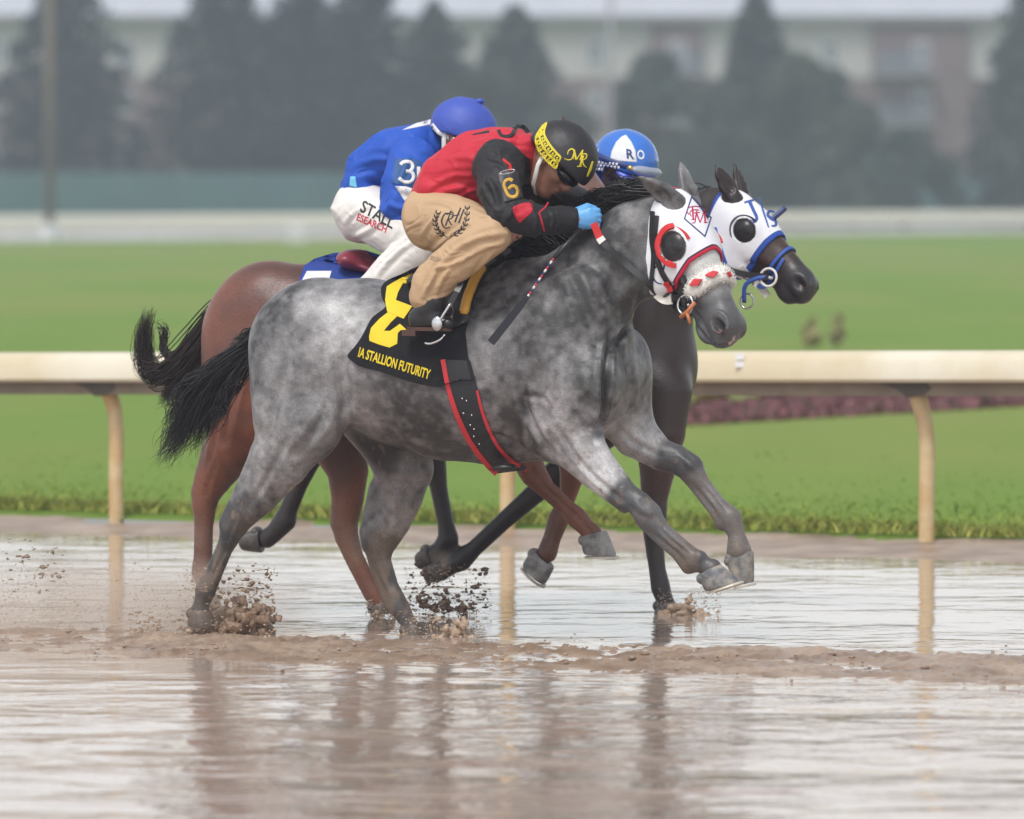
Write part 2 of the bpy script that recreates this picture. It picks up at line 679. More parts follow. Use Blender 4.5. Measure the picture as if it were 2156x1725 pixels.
mp = nd(nt, 'ShaderNodeMapping'); mp.inputs['Rotation'].default_value = (0, 0, R(12)); mp.inputs['Scale'].default_value = (0.8, 1.25, 1)
nt.links.new(tc.outputs['Object'], mp.inputs['Vector'])
n1 = nd(nt, 'ShaderNodeTexNoise', Scale=2.8, Detail=3.0, Roughness=0.5, Distortion=0.8)
n2 = nd(nt, 'ShaderNodeTexNoise', Scale=10.0, Detail=2.0, Roughness=0.55)
n3 = nd(nt, 'ShaderNodeTexNoise', Scale=1.1, Detail=2.0)      # calmer and rougher patches
for n_ in (n1, n2, n3): nt.links.new(mp.outputs[0], n_.inputs['Vector'])
ad = nd(nt, 'ShaderNodeMath', operation='MULTIPLY_ADD'); ad.inputs[1].default_value = 0.16
nt.links.new(n2.outputs[0], ad.inputs[0]); nt.links.new(n1.outputs[0], ad.inputs[2])
rg = nd(nt, 'ShaderNodeMapRange'); rg.inputs[1].default_value = 0.35; rg.inputs[2].default_value = 0.65; rg.inputs[3].default_value = 0.25; rg.inputs[4].default_value = 1.0
nt.links.new(n3.outputs[0], rg.inputs[0])
mu = nd(nt, 'ShaderNodeMath', operation='MULTIPLY')
nt.links.new(ad.outputs[0], mu.inputs[0]); nt.links.new(rg.outputs[0], mu.inputs[1])
sx_ = nd(nt, 'ShaderNodeSeparateXYZ'); nt.links.new(tc.outputs['Object'], sx_.inputs[0])
ry_ = nd(nt, 'ShaderNodeMapRange'); ry_.inputs[1].default_value = -1.0; ry_.inputs[2].default_value = -3.2; ry_.inputs[3].default_value = 0.65; ry_.inputs[4].default_value = 1.8      # wake of the lane ruffles the near water
nt.links.new(sx_.outputs[1], ry_.inputs[0])
mu2 = nd(nt, 'ShaderNodeMath', operation='MULTIPLY'); nt.links.new(mu.outputs[0], mu2.inputs[0]); nt.links.new(ry_.outputs[0], mu2.inputs[1])
bp = nd(nt, 'ShaderNodeBump', Strength=1.0, Distance=0.013)
nt.links.new(mu2.outputs[0], bp.inputs['Height']); nt.links.new(bp.outputs[0], b.inputs['Normal'])
# silt: water colour varies
ns = nd(nt, 'ShaderNodeTexNoise', Scale=1.6, Detail=4.0); nt.links.new(mp.outputs[0], ns.inputs['Vector'])
mx = nd(nt, 'ShaderNodeMix', data_type='RGBA'); mx.inputs[6].default_value = (0.38, 0.285, 0.225, 1); mx.inputs[7].default_value = (0.49, 0.395, 0.33, 1)
nt.links.new(ns.outputs[0], mx.inputs[0]); nt.links.new(mx.outputs[2], b.inputs['Base Color'])
wc = [(-40, -26), (40, -26), (40, 0), (-40, 0)]
wl = [RAIL_A - rd * 40 - rn * 0.05, RAIL_A + rd * 44 - rn * 0.05]
water = mesh_obj('water', [(-40, -26, 0), (40, -26, 0), (wl[1][0], wl[1][1], 0), (wl[0][0], wl[0][1], 0)], [(0, 1, 2, 3)], m_water, smooth=False)
tag(water, 'shallow muddy water standing on the track', kind='structure')

# ---------------------------------------------------------------- infield: one sheet to the horizon
m_turf = bpy.data.materials.new('turf'); m_turf.use_nodes = True
nt = m_turf.node_tree; b = nt.nodes['Principled BSDF']
b.inputs['Roughness'].default_value = 0.85; b.inputs['Specular IOR Level'].default_value = 0.15
tc = nd(nt, 'ShaderNodeTexCoord')
na = nd(nt, 'ShaderNodeTexNoise', Scale=0.9, Detail=5.0, Roughness=0.65); nb = nd(nt, 'ShaderNodeTexNoise', Scale=0.11, Detail=3.0)
mpt = nd(nt, 'ShaderNodeMapping'); mpt.inputs['Scale'].default_value = (1, 0.35, 1)
nt.links.new(tc.outputs['Object'], mpt.inputs['Vector'])
nt.links.new(mpt.outputs[0], na.inputs['Vector']); nt.links.new(mpt.outputs[0], nb.inputs['Vector'])
x1 = nd(nt, 'ShaderNodeMix', data_type='RGBA'); x1.inputs[6].default_value = (0.110, 0.200, 0.024, 1); x1.inputs[7].default_value = (0.170, 0.255, 0.040, 1)
nt.links.new(na.outputs[0], x1.inputs[0])
x2 = nd(nt, 'ShaderNodeMix', data_type='RGBA'); x2.inputs[7].default_value = (0.21, 0.235, 0.055, 1)
rr = nd(nt, 'ShaderNodeMapRange'); rr.inputs[1].default_value = 0.42; rr.inputs[2].default_value = 0.62; rr.inputs[4].default_value = 0.9
nt.links.new(nb.outputs[0], rr.inputs[0]); nt.links.new(rr.outputs[0], x2.inputs[0]); nt.links.new(x1.outputs[2], x2.inputs[6])
nt.links.new(x2.outputs[2], b.inputs['Base Color'])
iv, jf = [], []
s0 = np.concatenate([np.linspace(-900, -60, 8), np.linspace(-50, 60, 56), np.linspace(80, 900, 8)])
t0 = np.array([0.0, 0.25, 0.6, 1, 2, 3.5, 5, 8, 12, 18, 26, 40, 60, 90, 130, 200, 400, 900, 1900])
for si in s0:
    for tj in t0:
        q = RAIL_A + rd * si * (1.0) + rn * tj
        z = 0.035 + 0.05 * min(1, tj / 0.6) + (0.04 * (vnoise(np.array([si * .7, tj * .7, 3.])) - .5) if 0.2 < tj < 60 else 0)
        iv.append((q[0], q[1], z))
nT = len(t0)
for a in range(len(s0) - 1):
    for c in range(nT - 1):
        jf.append((a * nT + c, (a + 1) * nT + c, (a + 1) * nT + c + 1, a * nT + c + 1))
ground = mesh_obj('ground', iv, jf, m_turf)
tag(ground, 'green infield turf beyond the rail', kind='structure')

# grass blades along the rail
nb_ = 42000
sx = RNG.uniform(-9, 11, nb_)
ty = np.abs(RNG.normal(0, 1.0, nb_)) ** 1.6 * 1.5 + 0.12 + RNG.uniform(0, 0.2, nb_)
bx = RAIL_A[0] + rd[0] * sx + rn[0] * ty; by = RAIL_A[1] + rd[1] * sx + rn[1] * ty
near = np.exp(-ty / 1.3)
hh = RNG.uniform(.02, .05, nb_) + near * RNG.uniform(0.0, .04, nb_) * (vnoise(np.stack([sx * 1.3, ty * 1.3, ty * 0], -1), 5) > .35)
wd = RNG.uniform(.004, .008, nb_)
an = RNG.uniform(0, 2 * np.pi, nb_); le = RNG.uniform(-1.3, 1.3, (nb_, 2)) * hh[:, None]
base = np.stack([bx, by, np.full(nb_, .06)], 1)
e1 = np.stack([np.cos(an) * wd, np.sin(an) * wd, np.zeros(nb_)], 1)
tip = base + np.stack([le[:, 0], le[:, 1], hh], 1)
mid = base + np.stack([le[:, 0] * .35, le[:, 1] * .35, hh * .55], 1)
gv2 = np.stack([base - e1, base + e1, mid + e1 * .8, mid - e1 * .8, tip], 1).reshape(-1, 3)
o5 = np.arange(nb_)[:, None] * 5
ff = np.concatenate([o5 + [0, 1, 2], o5 + [0, 2, 3], o5 + [3, 2, 4]])
yel = np.clip(near * 1.25 * RNG.uniform(.3, 1.3, nb_), 0, 1)[:, None]
bc = (1 - yel) * np.array([.14, .225, .030]) + yel * np.array([.36, .36, .085])
bc = bc * RNG.uniform(.75, 1.3, (nb_, 1))
m_blade = mat('grass_blade', attr='Col', rough=0.7, spec=0.2)
gr = mesh_obj('grass', gv2, ff.astype(np.int32), m_blade, smooth=False, cols=np.repeat(bc, 5, 0))
tag(gr, 'green grass with a yellowed unmown fringe under the inner rail', 'grass', kind='stuff')

# ---------------------------------------------------------------- inner rail on gooseneck posts
m_rail = mat('rail_paint', (0.72, 0.67, 0.54), rough=0.4, col2=(0.62, 0.53, 0.36), vscale=1.3, bump=.002, bscale=12)
m_rail_dk = mat('rail_underside', (0.10, 0.085, 0.065), rough=0.7, vary=0.15)
m_post = mat('rusty_post_paint', (0.66, 0.55, 0.33), rough=0.6, col2=(0.55, 0.36, 0.17), vscale=4.0, bump=0.002, bscale=40)
m_white = mat('white_plastic', (0.8, 0.8, 0.8), rough=0.5, vary=0.03)


def rail_pt(s, back=0.0, z=0.0):
    """s metres along the rail from the left post; top height is eased so it follows the photo's slope in view"""
    q = RAIL_A + rd * s + rn * back
    return np.array([q[0], q[1], z])


L_AB = np.linalg.norm(RAIL_B - RAIL_A)


def rail_top(s):
    t = np.clip(s / L_AB, -0.6, 1.6)
    return 0.888 + 0.062 * t


rail = empty('inside_rail', (RAIL_A[0], RAIL_A[1], 0), label='cream painted metal rail on curved posts beside the muddy track', cat='rail')


def local(o, parent):
    o.parent = parent
    o.matrix_parent_inverse = Matrix.Translation(-Vector(parent.location)) if parent.rotation_euler.z == 0 else (Matrix.Translation(parent.location) @ Matrix.Rotation(parent.rotation_euler.z, 4, 'Z')).inverted()
    return o


# cover profile (back = away from the camera): sloping white top, cream face, dark underside
prof = [(-0.17, -0.150), (-0.185, -0.135), (-0.185, -0.055), (-0.165, -0.018), (-0.12, 0.0), (0.06, -0.005), (0.12, -0.04), (0.12, -0.06), (0.06, -0.03), (-0.12, -0.022), (-0.15, -0.04), (-0.162, -0.06), (-0.162, -0.145)]
ss = np.linspace(-26, 32, 59)
mbr = MB(); V = []; F = []
for s in ss:
    for (bk, dz) in prof:
        V.append(rail_pt(s, bk, rail_top(s) + dz))
n = len(prof)
for a in range(len(ss) - 1):
    for k in range(n):
        k2 = (k + 1) % n
        F.append((a * n + k, (a + 1) * n + k, (a + 1) * n + k2, a * n + k2))
mbr.add(V, F)
local(auto_smooth(mbr.build('rail_cover', m_rail), 30), rail)
mbb = MB()
V = []; F = []
for s in ss:
    t = rail_top(s)
    for (bk, dz) in ((-0.10, -0.215), (-0.10, -0.12), (0.02, -0.10), (0.02, -0.215)): V.append(rail_pt(s, bk, t + dz))
for a in range(len(ss) - 1):
    for k in range(4):
        k2 = (k + 1) % 4
        F.append((a * 4 + k, (a + 1) * 4 + k, (a + 1) * 4 + k2, a * 4 + k2))
mbb.add(V, F)
local(mbb.build('rail_beam', mat('rail_beam', (0.30, 0.235, 0.165), rough=0.6, col2=(0.16, 0.125, 0.09), vscale=1.5)), rail)
for i in range(-5, 12):
    s_j = (i + .42) * L_AB / 2
    Vj = []; Fj = []
    for s in (s_j, s_j + .05):
        for (bk, dz) in prof[:7]: Vj.append(rail_pt(s, bk * 1.03 - .002, rail_top(s) + dz + (.004 if dz > -.1 else -.002)))
    for k in range(6): Fj.append((k, 7 + k, 8 + k, k + 1))
    local(MB().add(Vj, Fj).build('joint', m_rail), rail)
post_s = [i * L_AB / 2 for i in range(-6, 11)]
for i, s in enumerate(post_s):
    t = rail_top(s)
    # gooseneck: leans towards the track at the top
    pts = bezier([rail_pt(s, 0.02, -0.05), rail_pt(s, 0.02, 0.25), rail_pt(s, 0.025, 0.48), rail_pt(s - 0.01, 0.01, 0.62), rail_pt(s - 0.05, -0.035, t - 0.13)], 22)
    mbp = MB().tube(pts, [0.038] * (len(pts) - 6) + [0.039, 0.04, 0.041, 0.042, 0.043, 0.044], n=14)
    local(mbp.build('post', m_post, smooth=True), rail)
    q = MB()
    q.band([rail_pt(s - 0.36, -0.07, t - 0.135), rail_pt(s - 0.20, -0.07, t - 0.15), rail_pt(s - 0.09, -0.07, t - 0.19), rail_pt(s - 0.05, -0.07, t - 0.225), rail_pt(s + 0.04, -0.07, t - 0.21), rail_pt(s + 0.12, -0.07, t - 0.15)], (0, 0, 1), [.05, .06, .07, .07, .07, .05], .075)
    local(q.build('bracket', m_rail_dk), rail)
q = MB()
pc = rail_pt(at_s := 3.66, -0.19, rail_top(3.66) - 0.045)
for dz in (0.018, -0.018):
    q.box(pc + [-.022, -.004, dz - .014], pc + [.022, .004, dz + .014])
local(q.build('marker', m_white), rail)

# ---------------------------------------------------------------- flower bed and shrubs in the infield
def leaf_cloud(cen, rad, n, size, rng, shell=0.45):
    """n small leaf quads through an ellipsoid"""
    d = rng.normal(size=(n, 3)); d /= np.linalg.norm(d, axis=1, keepdims=True)
    r = rng.uniform(shell, 1, n) ** 0.6
    c = np.asarray(cen) + d * r[:, None] * np.asarray(rad)
    return leaf_quads(c, size, rng)


def leaf_quads(c, size, rng):
    n = len(c)
    a = rng.normal(size=(n, 3)); a /= np.linalg.norm(a, axis=1, keepdims=True)
    b_ = rng.normal(size=(n, 3)); b_ -= a * (a * b_).sum(1, keepdims=True); b_ /= np.linalg.norm(b_, axis=1, keepdims=True)
    s = size * rng.uniform(.6, 1.3, (n, 1))
    V = np.stack([c - a * s, c + b_ * s * .5, c + a * s, c - b_ * s * .5], 1).reshape(-1, 3)
    F = np.arange(n)[:, None] * 4 + np.array([0, 1, 2, 3])
    return V, F.astype(np.int32)


fa0, fa1 = at_ground(1010, 950), at_ground(1010, 914)
fb0, fb1 = at_ground(2300, 872), at_ground(2300, 826)
nf_ = 26000
u_ = RNG.uniform(0, 1.35, nf_); w_ = RNG.uniform(0, 1, nf_)
lo_ = fa0 + (fb0 - fa0) * u_[:, None]; hi_ = fa1 + (fb1 - fa1) * u_[:, None]
c_ = lo_ + (hi_ - lo_) * w_[:, None]
c_[:, 2] = 0.06 + RNG.uniform(0, .07, nf_)
fv, ffc = leaf_quads(c_, 0.036, RNG)
fcol = np.where(RNG.uniform(size=(nf_, 1)) < .75, np.array([[.22, .09, .10]]), np.array([[.11, .075, .055]])) * RNG.uniform(.6, 1.3, (nf_, 1))
m_leafc = mat('leaf_coloured', attr='Col', rough=0.65, spec=0.25)
fl = mesh_obj('flower_bed', fv, ffc, m_leafc, smooth=False, cols=np.repeat(fcol, 4, 0))
tag(fl, 'low bed of dusky pink flowers planted across the infield', 'flower bed', kind='stuff')


def shrub(px, py, wpx, hpx, col, lab, n=1500):
    g = at_ground(px, py)
    m = (g[1] - CAM[1]) / FPX
    rad = np.array([wpx * m, wpx * m, hpx * m * .55])
    e = empty('shrub', (g[0], g[1], 0.05), label=lab, cat='shrub', group='shrubs in the infield')
    V, F_ = leaf_cloud((0, 0, hpx * m * .5), rad, n, 0.06, RNG, .2)
    c = np.asarray(col) * RNG.uniform(.6, 1.35, (len(F_), 1))
    mesh_obj('crown', V, F_, m_leafc, e, False, np.repeat(c, 4, 0))
    mb = MB()
    for k in range(5):
        a = k * 1.26
        mb.tube([(0, 0, -.05), (math.cos(a) * rad[0] * .25, math.sin(a) * rad[1] * .25, rad[2] * .6), (math.cos(a) * rad[0] * .5, math.sin(a) * rad[1] * .5, rad[2] * 1.2)], [.012, .009, .004], n=5)
    mb.build('stem', mat('stem_wood', (.12, .08, .05), rough=.9, vary=.2), e, True)


shrub(1500, 876, 34, 66, (.20, .15, .04), 'orange tinged shrub nearest the dark horse, in front of the pink bed')
shrub(1640, 862, 42, 60, (.10, .13, .03), 'broad yellow green shrub behind the pink bed')
shrub(1722, 852, 26, 48, (.05, .07, .035), 'small dark green shrub right of the broad yellow green one')
shrub(2085, 850, 34, 48, (.20, .07, .08), 'reddish shrub at the far end of the pink bed, right of the rail post')
shrub(1705, 745, 22, 62, (.30, .27, .12), 'thin brownish shrub standing just above the rail line', 70)
shrub(1762, 745, 18, 78, (.30, .27, .13), 'taller thin brownish shrub right of its twin above the rail', 60)

# ---------------------------------------------------------------- far side: wet backstretch, rail, green fence
def along(px0, d0, px1, d1, t):
    a = np.array([(px0 - CX) * d0 / FPX, d0 - 25.0]); b_ = np.array([(px1 - CX) * d1 / FPX, d1 - 25.0])
    return a + (b_ - a) * t


fz = 0.10
bt = []
for t in (-2.0, 3.0):
    for (a, b_) in ((204, 246), (262, 300)):
        q = along(0, a, 2156, b_, t); bt.append((q[0], q[1], fz))
m_sand = mat('wet_sand', (0.50, 0.47, 0.44), rough=0.35, vary=.08, vscale=.3)
bs = mesh_obj('far_track', bt, [(0, 1, 3, 2)], m_sand, smooth=False)
tag(bs, 'pale wet backstretch of the track far behind', kind='structure')

fr = empty('far_rail', (0, 215, 0), label='distant cream rail crossing the view below the green fence', cat='rail')
m_frail = mat('far_rail_paint', (0.74, 0.71, 0.60), rough=.5, vary=.04, vscale=.4)
mbf = MB(); V = []; F = []
tt = np.linspace(-1.6, 2.6, 40)
for t in tt:
    q = along(0, 208, 2156, 250, t)
    for (bk, z) in ((-.22, .46), (-.22, .80), (-.14, .90), (.12, .90), (.12, .84), (-.1, .82), (-.18, .46)):
        V.append((q[0], q[1] + bk, z))
for a in range(len(tt) - 1):
    for k in range(7):
        k2 = (k + 1) % 7
        F.append((a * 7 + k, (a + 1) * 7 + k, (a + 1) * 7 + k2, a * 7 + k2))
mbf.add(V, F); local(mbf.build('rail_cover', m_frail), fr)
for i in range(-12, 33):
    q = along(0, 208, 2156, 250, i / 16.0)
    local(MB().tube([(q[0], q[1] + .05, .05), (q[0], q[1] + .05, .5), (q[0], q[1] - .1, .82)], .04, n=8).build('post', m_frail, smooth=True), fr)

gf = empty('green_fence', (0, 250, 0), label='long dark teal screen fence in front of the trees', cat='fence')
m_screen = mat('green_screen', (0.060, 0.125, 0.125), rough=.8, vary=.10, vscale=.6)
for i in range(-14, 34):
    a = along(0, 268, 2156, 296, i / 18.0); c = along(0, 268, 2156, 296, (i + 1) / 18.0)
    topz = 2.45
    mbq = MB().add([(a[0] + .04, a[1], .1), (c[0] - .04, c[1], .1), (c[0] - .04, c[1], topz), (a[0] + .04, a[1], topz), (a[0] + .04, a[1] + .03, .1), (c[0] - .04, c[1] + .03, .1), (c[0] - .04, c[1] + .03, topz), (a[0] + .04, a[1] + .03, topz)],
                   [(0, 1, 2, 3), (5, 4, 7, 6), (3, 2, 6, 7), (0, 4, 5, 1), (0, 3, 7, 4), (1, 5, 6, 2)])
    local(mbq.build('panel', m_screen), gf)
    local(MB().tube([(a[0], a[1] + .06, .05), (a[0], a[1] + .06, topz + .05)], .045, n=8).build('post', mat('fence_post', (.12, .15, .15), rough=.6, vary=.1), smooth=True), gf)

m_pole = mat('weathered_pole', (0.165, 0.13, 0.105), rough=.85, vary=.2, vscale=1.0, stretch=(3, 3, .4))
m_conc = mat('concrete_base', (0.55, 0.55, 0.57), rough=.8, vary=.08)


def pole(px, d, r, h, mt, lab, base):
    X = (px - CX) * d / FPX; Y = d - 25
    e = empty('light_pole', (X, Y, 0), label=lab, cat='pole', group='poles along the far track')
    MB().tube([(0, 0, .05), (0, 0, h * .5), (.05, 0, h)], [r, r * .9, r * .7], n=12).build('shaft', mt, e, True)
    if base:
        auto_smooth(MB().lathe([(.0, .62), (r * 1.5, .62), (r * 1.9, .5), (r * 1.9, .0)], n=16).build('footing', m_conc, e))
    MB().box((-1.1, -.06, h - .6), (1.1, .06, h - .45)).build('crossarm', mt, e)
    for k in (-1, -.35, .35, 1):
        MB().tube([(k, -.1, h - .45), (k, -.22, h - .18)], [.16, .2], n=10).build('floodlight', mat('lamp_housing', (.3, .31, .32), rough=.4, metal=.6, vary=.05), e, True)


pole(105, 206, 0.15, 12, m_pole, 'weathered brown pole with pale footing in front of the left conifer', True)
pole(1284, 272, 0.13, 13, mat('grey_pole', (.25, .25, .26), rough=.6, vary=.1), 'thin grey pole in the gap between the tree groups', False)

ub = empty('utility_box', ((625 - CX) * 203 / FPX, 178, 0), label='pale grey box standing before the far rail, left of the blue rider', cat='box')
q = MB().box((-.28, -.2, .06), (.28, .2, .44)); q.build('cabinet', m_conc, ub)
MB().add([(-.32, -.24, .44), (.32, -.24, .44), (.32, .24, .44), (-.32, .24, .44), (-.22, -.14, .56), (.22, -.14, .56), (.22, .14, .56), (-.22, .14, .56)], [(0, 1, 5, 4), (1, 2, 6, 5), (2, 3, 7, 6), (3, 0, 4, 7), (4, 5, 6, 7), (3, 2, 1, 0)]).build('lid', m_conc, ub)

# ---------------------------------------------------------------- trees
m_bark = mat('bark', (.085, .065, .05), rough=.95, vary=.25, vscale=3, bump=.02, bscale=6)
m_needle = mat('foliage', attr='Col', rough=.7, spec=.2)


def conifer(px, d, topy, wpx, col, lab, basey=390, dens=1.0, seed=1):
    rng = np.random.default_rng(seed)
    m = d / FPX
    X = (px - CX) * m; Y = d - 25
    H = CAM[2] + (HORIZON - topy) * m
    W = wpx * m * 1.3
    e = empty('conifer_tree', (X, Y, 0), label=lab, cat='tree', group='conifers behind the fence')
    mb = MB().tube([(0, 0, 0), (0.05, 0, H * .4), (0, 0.05, H * .75), (0, 0, H * .97)], [.26, .2, .11, .02], n=9)
    cs = []
    nb2 = 95
    for k in range(nb2):
        f = (k + rng.uniform(0, 1)) / nb2
        z = H * (0.06 + 0.92 * f)
        prof_ = (1 - f) ** 0.62 * (0.8 + 0.2 * min(1, f * 5)) + .03
        L = W * prof_ * rng.uniform(.72, 1.12)
        a = k * 2.399 + rng.uniform(-.4, .4)
        dx, dy = math.cos(a), math.sin(a)
        dr = -0.10 * L
        mb.tube([(0, 0, z), (dx * L * .5, dy * L * .5, z + .02 * L), (dx * L * .95, dy * L * .95, z + dr)], [.045, .03, .008], n=4, cap=False)
        nl = int(70 * dens * (0.35 + L / W))
        t = rng.uniform(.12, 1.04, nl) ** .75
        sp = .16 * L * (1.15 - t) + .10
        c = np.stack([dx * L * t, dy * L * t, z + dr * t * t], 1) + rng.normal(size=(nl, 3)) * np.stack([sp, sp, sp * .55 + .05], 1)
        cs.append(c)
    mb.build('trunk', m_bark, e, True)
    c = np.concatenate(cs)
    V, F_ = leaf_quads(c, 0.24, rng)
    cc = np.asarray(col) * (0.55 + .9 * fbm(c * .9, seed)[:, None]) * rng.uniform(.8, 1.2, (len(c), 1))
    mesh_obj('crown', V, F_, m_needle, e, False, np.repeat(cc, 4, 0))
    return e


def broadleaf(px, d, topy, wpx, col, lab, seed=1, lean=0.0):
    rng = np.random.default_rng(seed)
    m = d / FPX
    X = (px - CX) * m; Y = d - 25
    H = CAM[2] + (HORIZON - topy) * m
    W = wpx * m * 1.2
    e = empty('broadleaf_tree', (X, Y, 0), label=lab, cat='tree', group='broadleaf trees behind the fence')
    mb = MB().tube([(0, 0, 0), (lean * .2, 0, H * .22), (lean * .5, 0, H * .5)], [.24, .18, .1], n=9)
    cs = []
    for k in range(26):
        a = rng.uniform(0, 6.28); f = rng.uniform(0.12, 1) ** .8
        rr_ = W * math.sqrt(max(0.05, 1 - (2 * f - .85) ** 2 * .8)) * rng.uniform(.35, .85)
        c0 = np.array([math.cos(a) * rr_, math.sin(a) * rr_, H * (.10 + .80 * f)])
        mb.tube([(lean * .3, 0, H * .28), (c0[0] * .5, c0[1] * .5, (H * .3 + c0[2]) * .5), c0], [.08, .05, .015], n=5, cap=False)
        r0 = W * rng.uniform(.22, .4)
        nn = int(360 * (r0 / W / .3))
        dv = rng.normal(size=(nn, 3)); dv /= np.linalg.norm(dv, axis=1, keepdims=True)
        q = c0 + dv * (rng.uniform(.25, 1, (nn, 1)) ** .5) * r0 * np.array([1, 1, .8])
        q = q[(q[:, 2] < H) & (q[:, 2] > .2)]
        cs.append(q)
    mb.build('trunk', m_bark, e, True)
    c = np.concatenate(cs)
    V, F_ = leaf_quads(c, 0.21, rng)
    cc = np.asarray(col) * (0.5 + 1.0 * fbm(c * .8, seed)[:, None]) * rng.uniform(.8, 1.2, (len(c), 1))
    mesh_obj('crown', V, F_, m_needle, e, False, np.repeat(cc, 4, 0))
    return e


DK = (.018, .021, .022); OL = (.060, .068, .044); GRN = (.042, .053, .038)
conifer(135, 282, -95, 165, DK, 'dark spruce at the left edge, behind the brown pole', seed=11)
conifer(468, 284, -120, 165, DK, 'broad dark spruce right of the gap with the cream wall', seed=12)
conifer(640, 288, -60, 150, DK, 'dark spruce between the two tallest in the middle row', seed=13)
conifer(770, 283, -75, 160, DK, 'dark spruce rising behind the blue rider', seed=14)
conifer(915, 286, 5, 130, (.036, .042, .035), 'lower spruce behind the blue cap', seed=15)
conifer(1085, 285, 12, 135, (.038, .045, .036), 'pointed spruce behind the black cap', seed=16)
broadleaf(1010, 281, 110, 95, (.034, .042, .032), 'rounded dark tree filling the row between two spruces', seed=17)
broadleaf(1185, 280, 190, 80, OL, 'low olive bush tree at the right end of the left row', seed=18)
broadleaf(1385, 282, 95, 95, GRN, 'rounded tree just right of the thin grey pole', seed=19)
conifer(1592, 287, -25, 120, (.040, .046, .038), 'pointed spruce standing over the right hand tree group', seed=20)
broadleaf(1500, 280, 175, 110, (.040, .050, .034), 'dark leafy tree low behind the marked white hoods', seed=21)
broadleaf(1690, 282, 75, 110, OL, 'olive green tree right of the pointed spruce', seed=22)
broadleaf(1800, 280, 215, 105, OL, 'sloping olive tree below the brick balcony', seed=23)
broadleaf(1905, 279, 275, 95, GRN, 'lowest leafy tree at the right end of its group', seed=24)
conifer(2175, 284, -60, 135, (.036, .042, .037), 'dark spruce cut by the right edge', seed=25)
broadleaf(555, 279, 230, 130, DK, 'dark undergrowth tree low between the left spruces', seed=26)
broadleaf(850, 279, 240, 120, DK, 'dark undergrowth tree low behind the blue rider', seed=27)

# ---------------------------------------------------------------- apartment building
BD = 318.0
bm_ = BD / FPX


def bX(px): return (px - CX) * bm_


def bZ(py): return CAM[2] + (HORIZON - py) * bm_


apt = empty('apartment_building', (0, BD - 25, 0), label='long three storey apartment block of brick and cream siding behind the trees', cat='building')
m_cream = mat('cream_siding', (.40, .39, .375), rough=.8, vary=.05, vscale=.5)
m_brick = mat('red_brick', (.15, .105, .105), rough=.9, vary=.15, vscale=1.5)
m_roof = mat('pale_shingle', (.44, .45, .50), rough=.45, vary=.06, vscale=.8)
m_trim = mat('grey_trim', (.24, .235, .245), rough=.7, vary=.05)
m_glass = mat('window_glass', (.10, .115, .14), rough=.12, vary=.05, spec=.6)
m_frame = mat('window_frame', (.5, .5, .52), rough=.6, vary=.03)
Y0 = BD - 25
eave = bZ(46)
x0, x1 = bX(-900), bX(3000)
sec = [(-900, -330, 'b'), (-330, 60, 'c'), (60, 470, 'c'), (470, 760, 'b'), (760, 1135, 'c'), (1135, 1370, 'c'), (1370, 1480, 'b'), (1480, 1835, 'c'), (1835, 2040, 'b'), (2040, 2330, 'c'), (2330, 2700, 'b'), (2700, 3000, 'c')]
for (a, c, k) in sec:
    f0 = 0.0 if k == 'c' else -0.35
    top = MB().box((bX(a), f0, bZ(165 if k == 'c' else 90)), (bX(c), 9, eave)); o = top.build('upper_wall', m_cream if k == 'c' else m_brick, apt)
    low = MB().box((bX(a), f0 - .04, 0), (bX(c), 9, bZ(165 if k == 'c' else 90))); o = low.build('lower_wall', m_brick, apt)
MB().box((x0, -.75, eave), (x1, 10, eave + .28)).build('fascia', m_trim, apt)
rf = MB().add([(x0, -.8, eave + .281), (x1, -.8, eave + .281), (x1, 5, eave + 3.6), (x0, 5, eave + 3.6), (x0, 10.8, eave + .281), (x1, 10.8, eave + .281)], [(0, 1, 2, 3), (3, 2, 5, 4), (0, 3, 4), (1, 5, 2)]).build('roof', m_roof, apt)


def window(px, py, wpx, hpx, f0):
    xa, xb, za, zb = bX(px - wpx / 2), bX(px + wpx / 2), bZ(py + hpx / 2), bZ(py - hpx / 2)
    fr_ = MB()
    t = .1
    fr_.box((xa, f0 - .12, za), (xb, f0 - .02, za + t)).box((xa, f0 - .12, zb - t), (xb, f0 - .02, zb)).box((xa, f0 - .12, za + t), (xa + t, f0 - .02, zb - t)).box((xb - t, f0 - .12, za + t), (xb, f0 - .02, zb - t)).box(((xa + xb) / 2 - .04, f0 - .11, za + t), ((xa + xb) / 2 + .04, f0 - .03, zb - t))
    w = fr_.build('window', m_frame, apt)
    MB().box((xa + t, f0 - .06, za + t), (xb - t, f0 - .045, zb - t)).build('pane', m_glass, w)


for (a, c, k) in sec:
    f0 = 0.0 if k == 'c' else -0.35
    n_ = max(1, int((c - a) / 120))
    for i in range(n_):
        px = a + (i + .5) * (c - a) / n_
        for py in (112, 215, 318):
            if -260 < px < 2420: window(px, py, 36, 52, f0 - (.04 if py > 165 else 0))
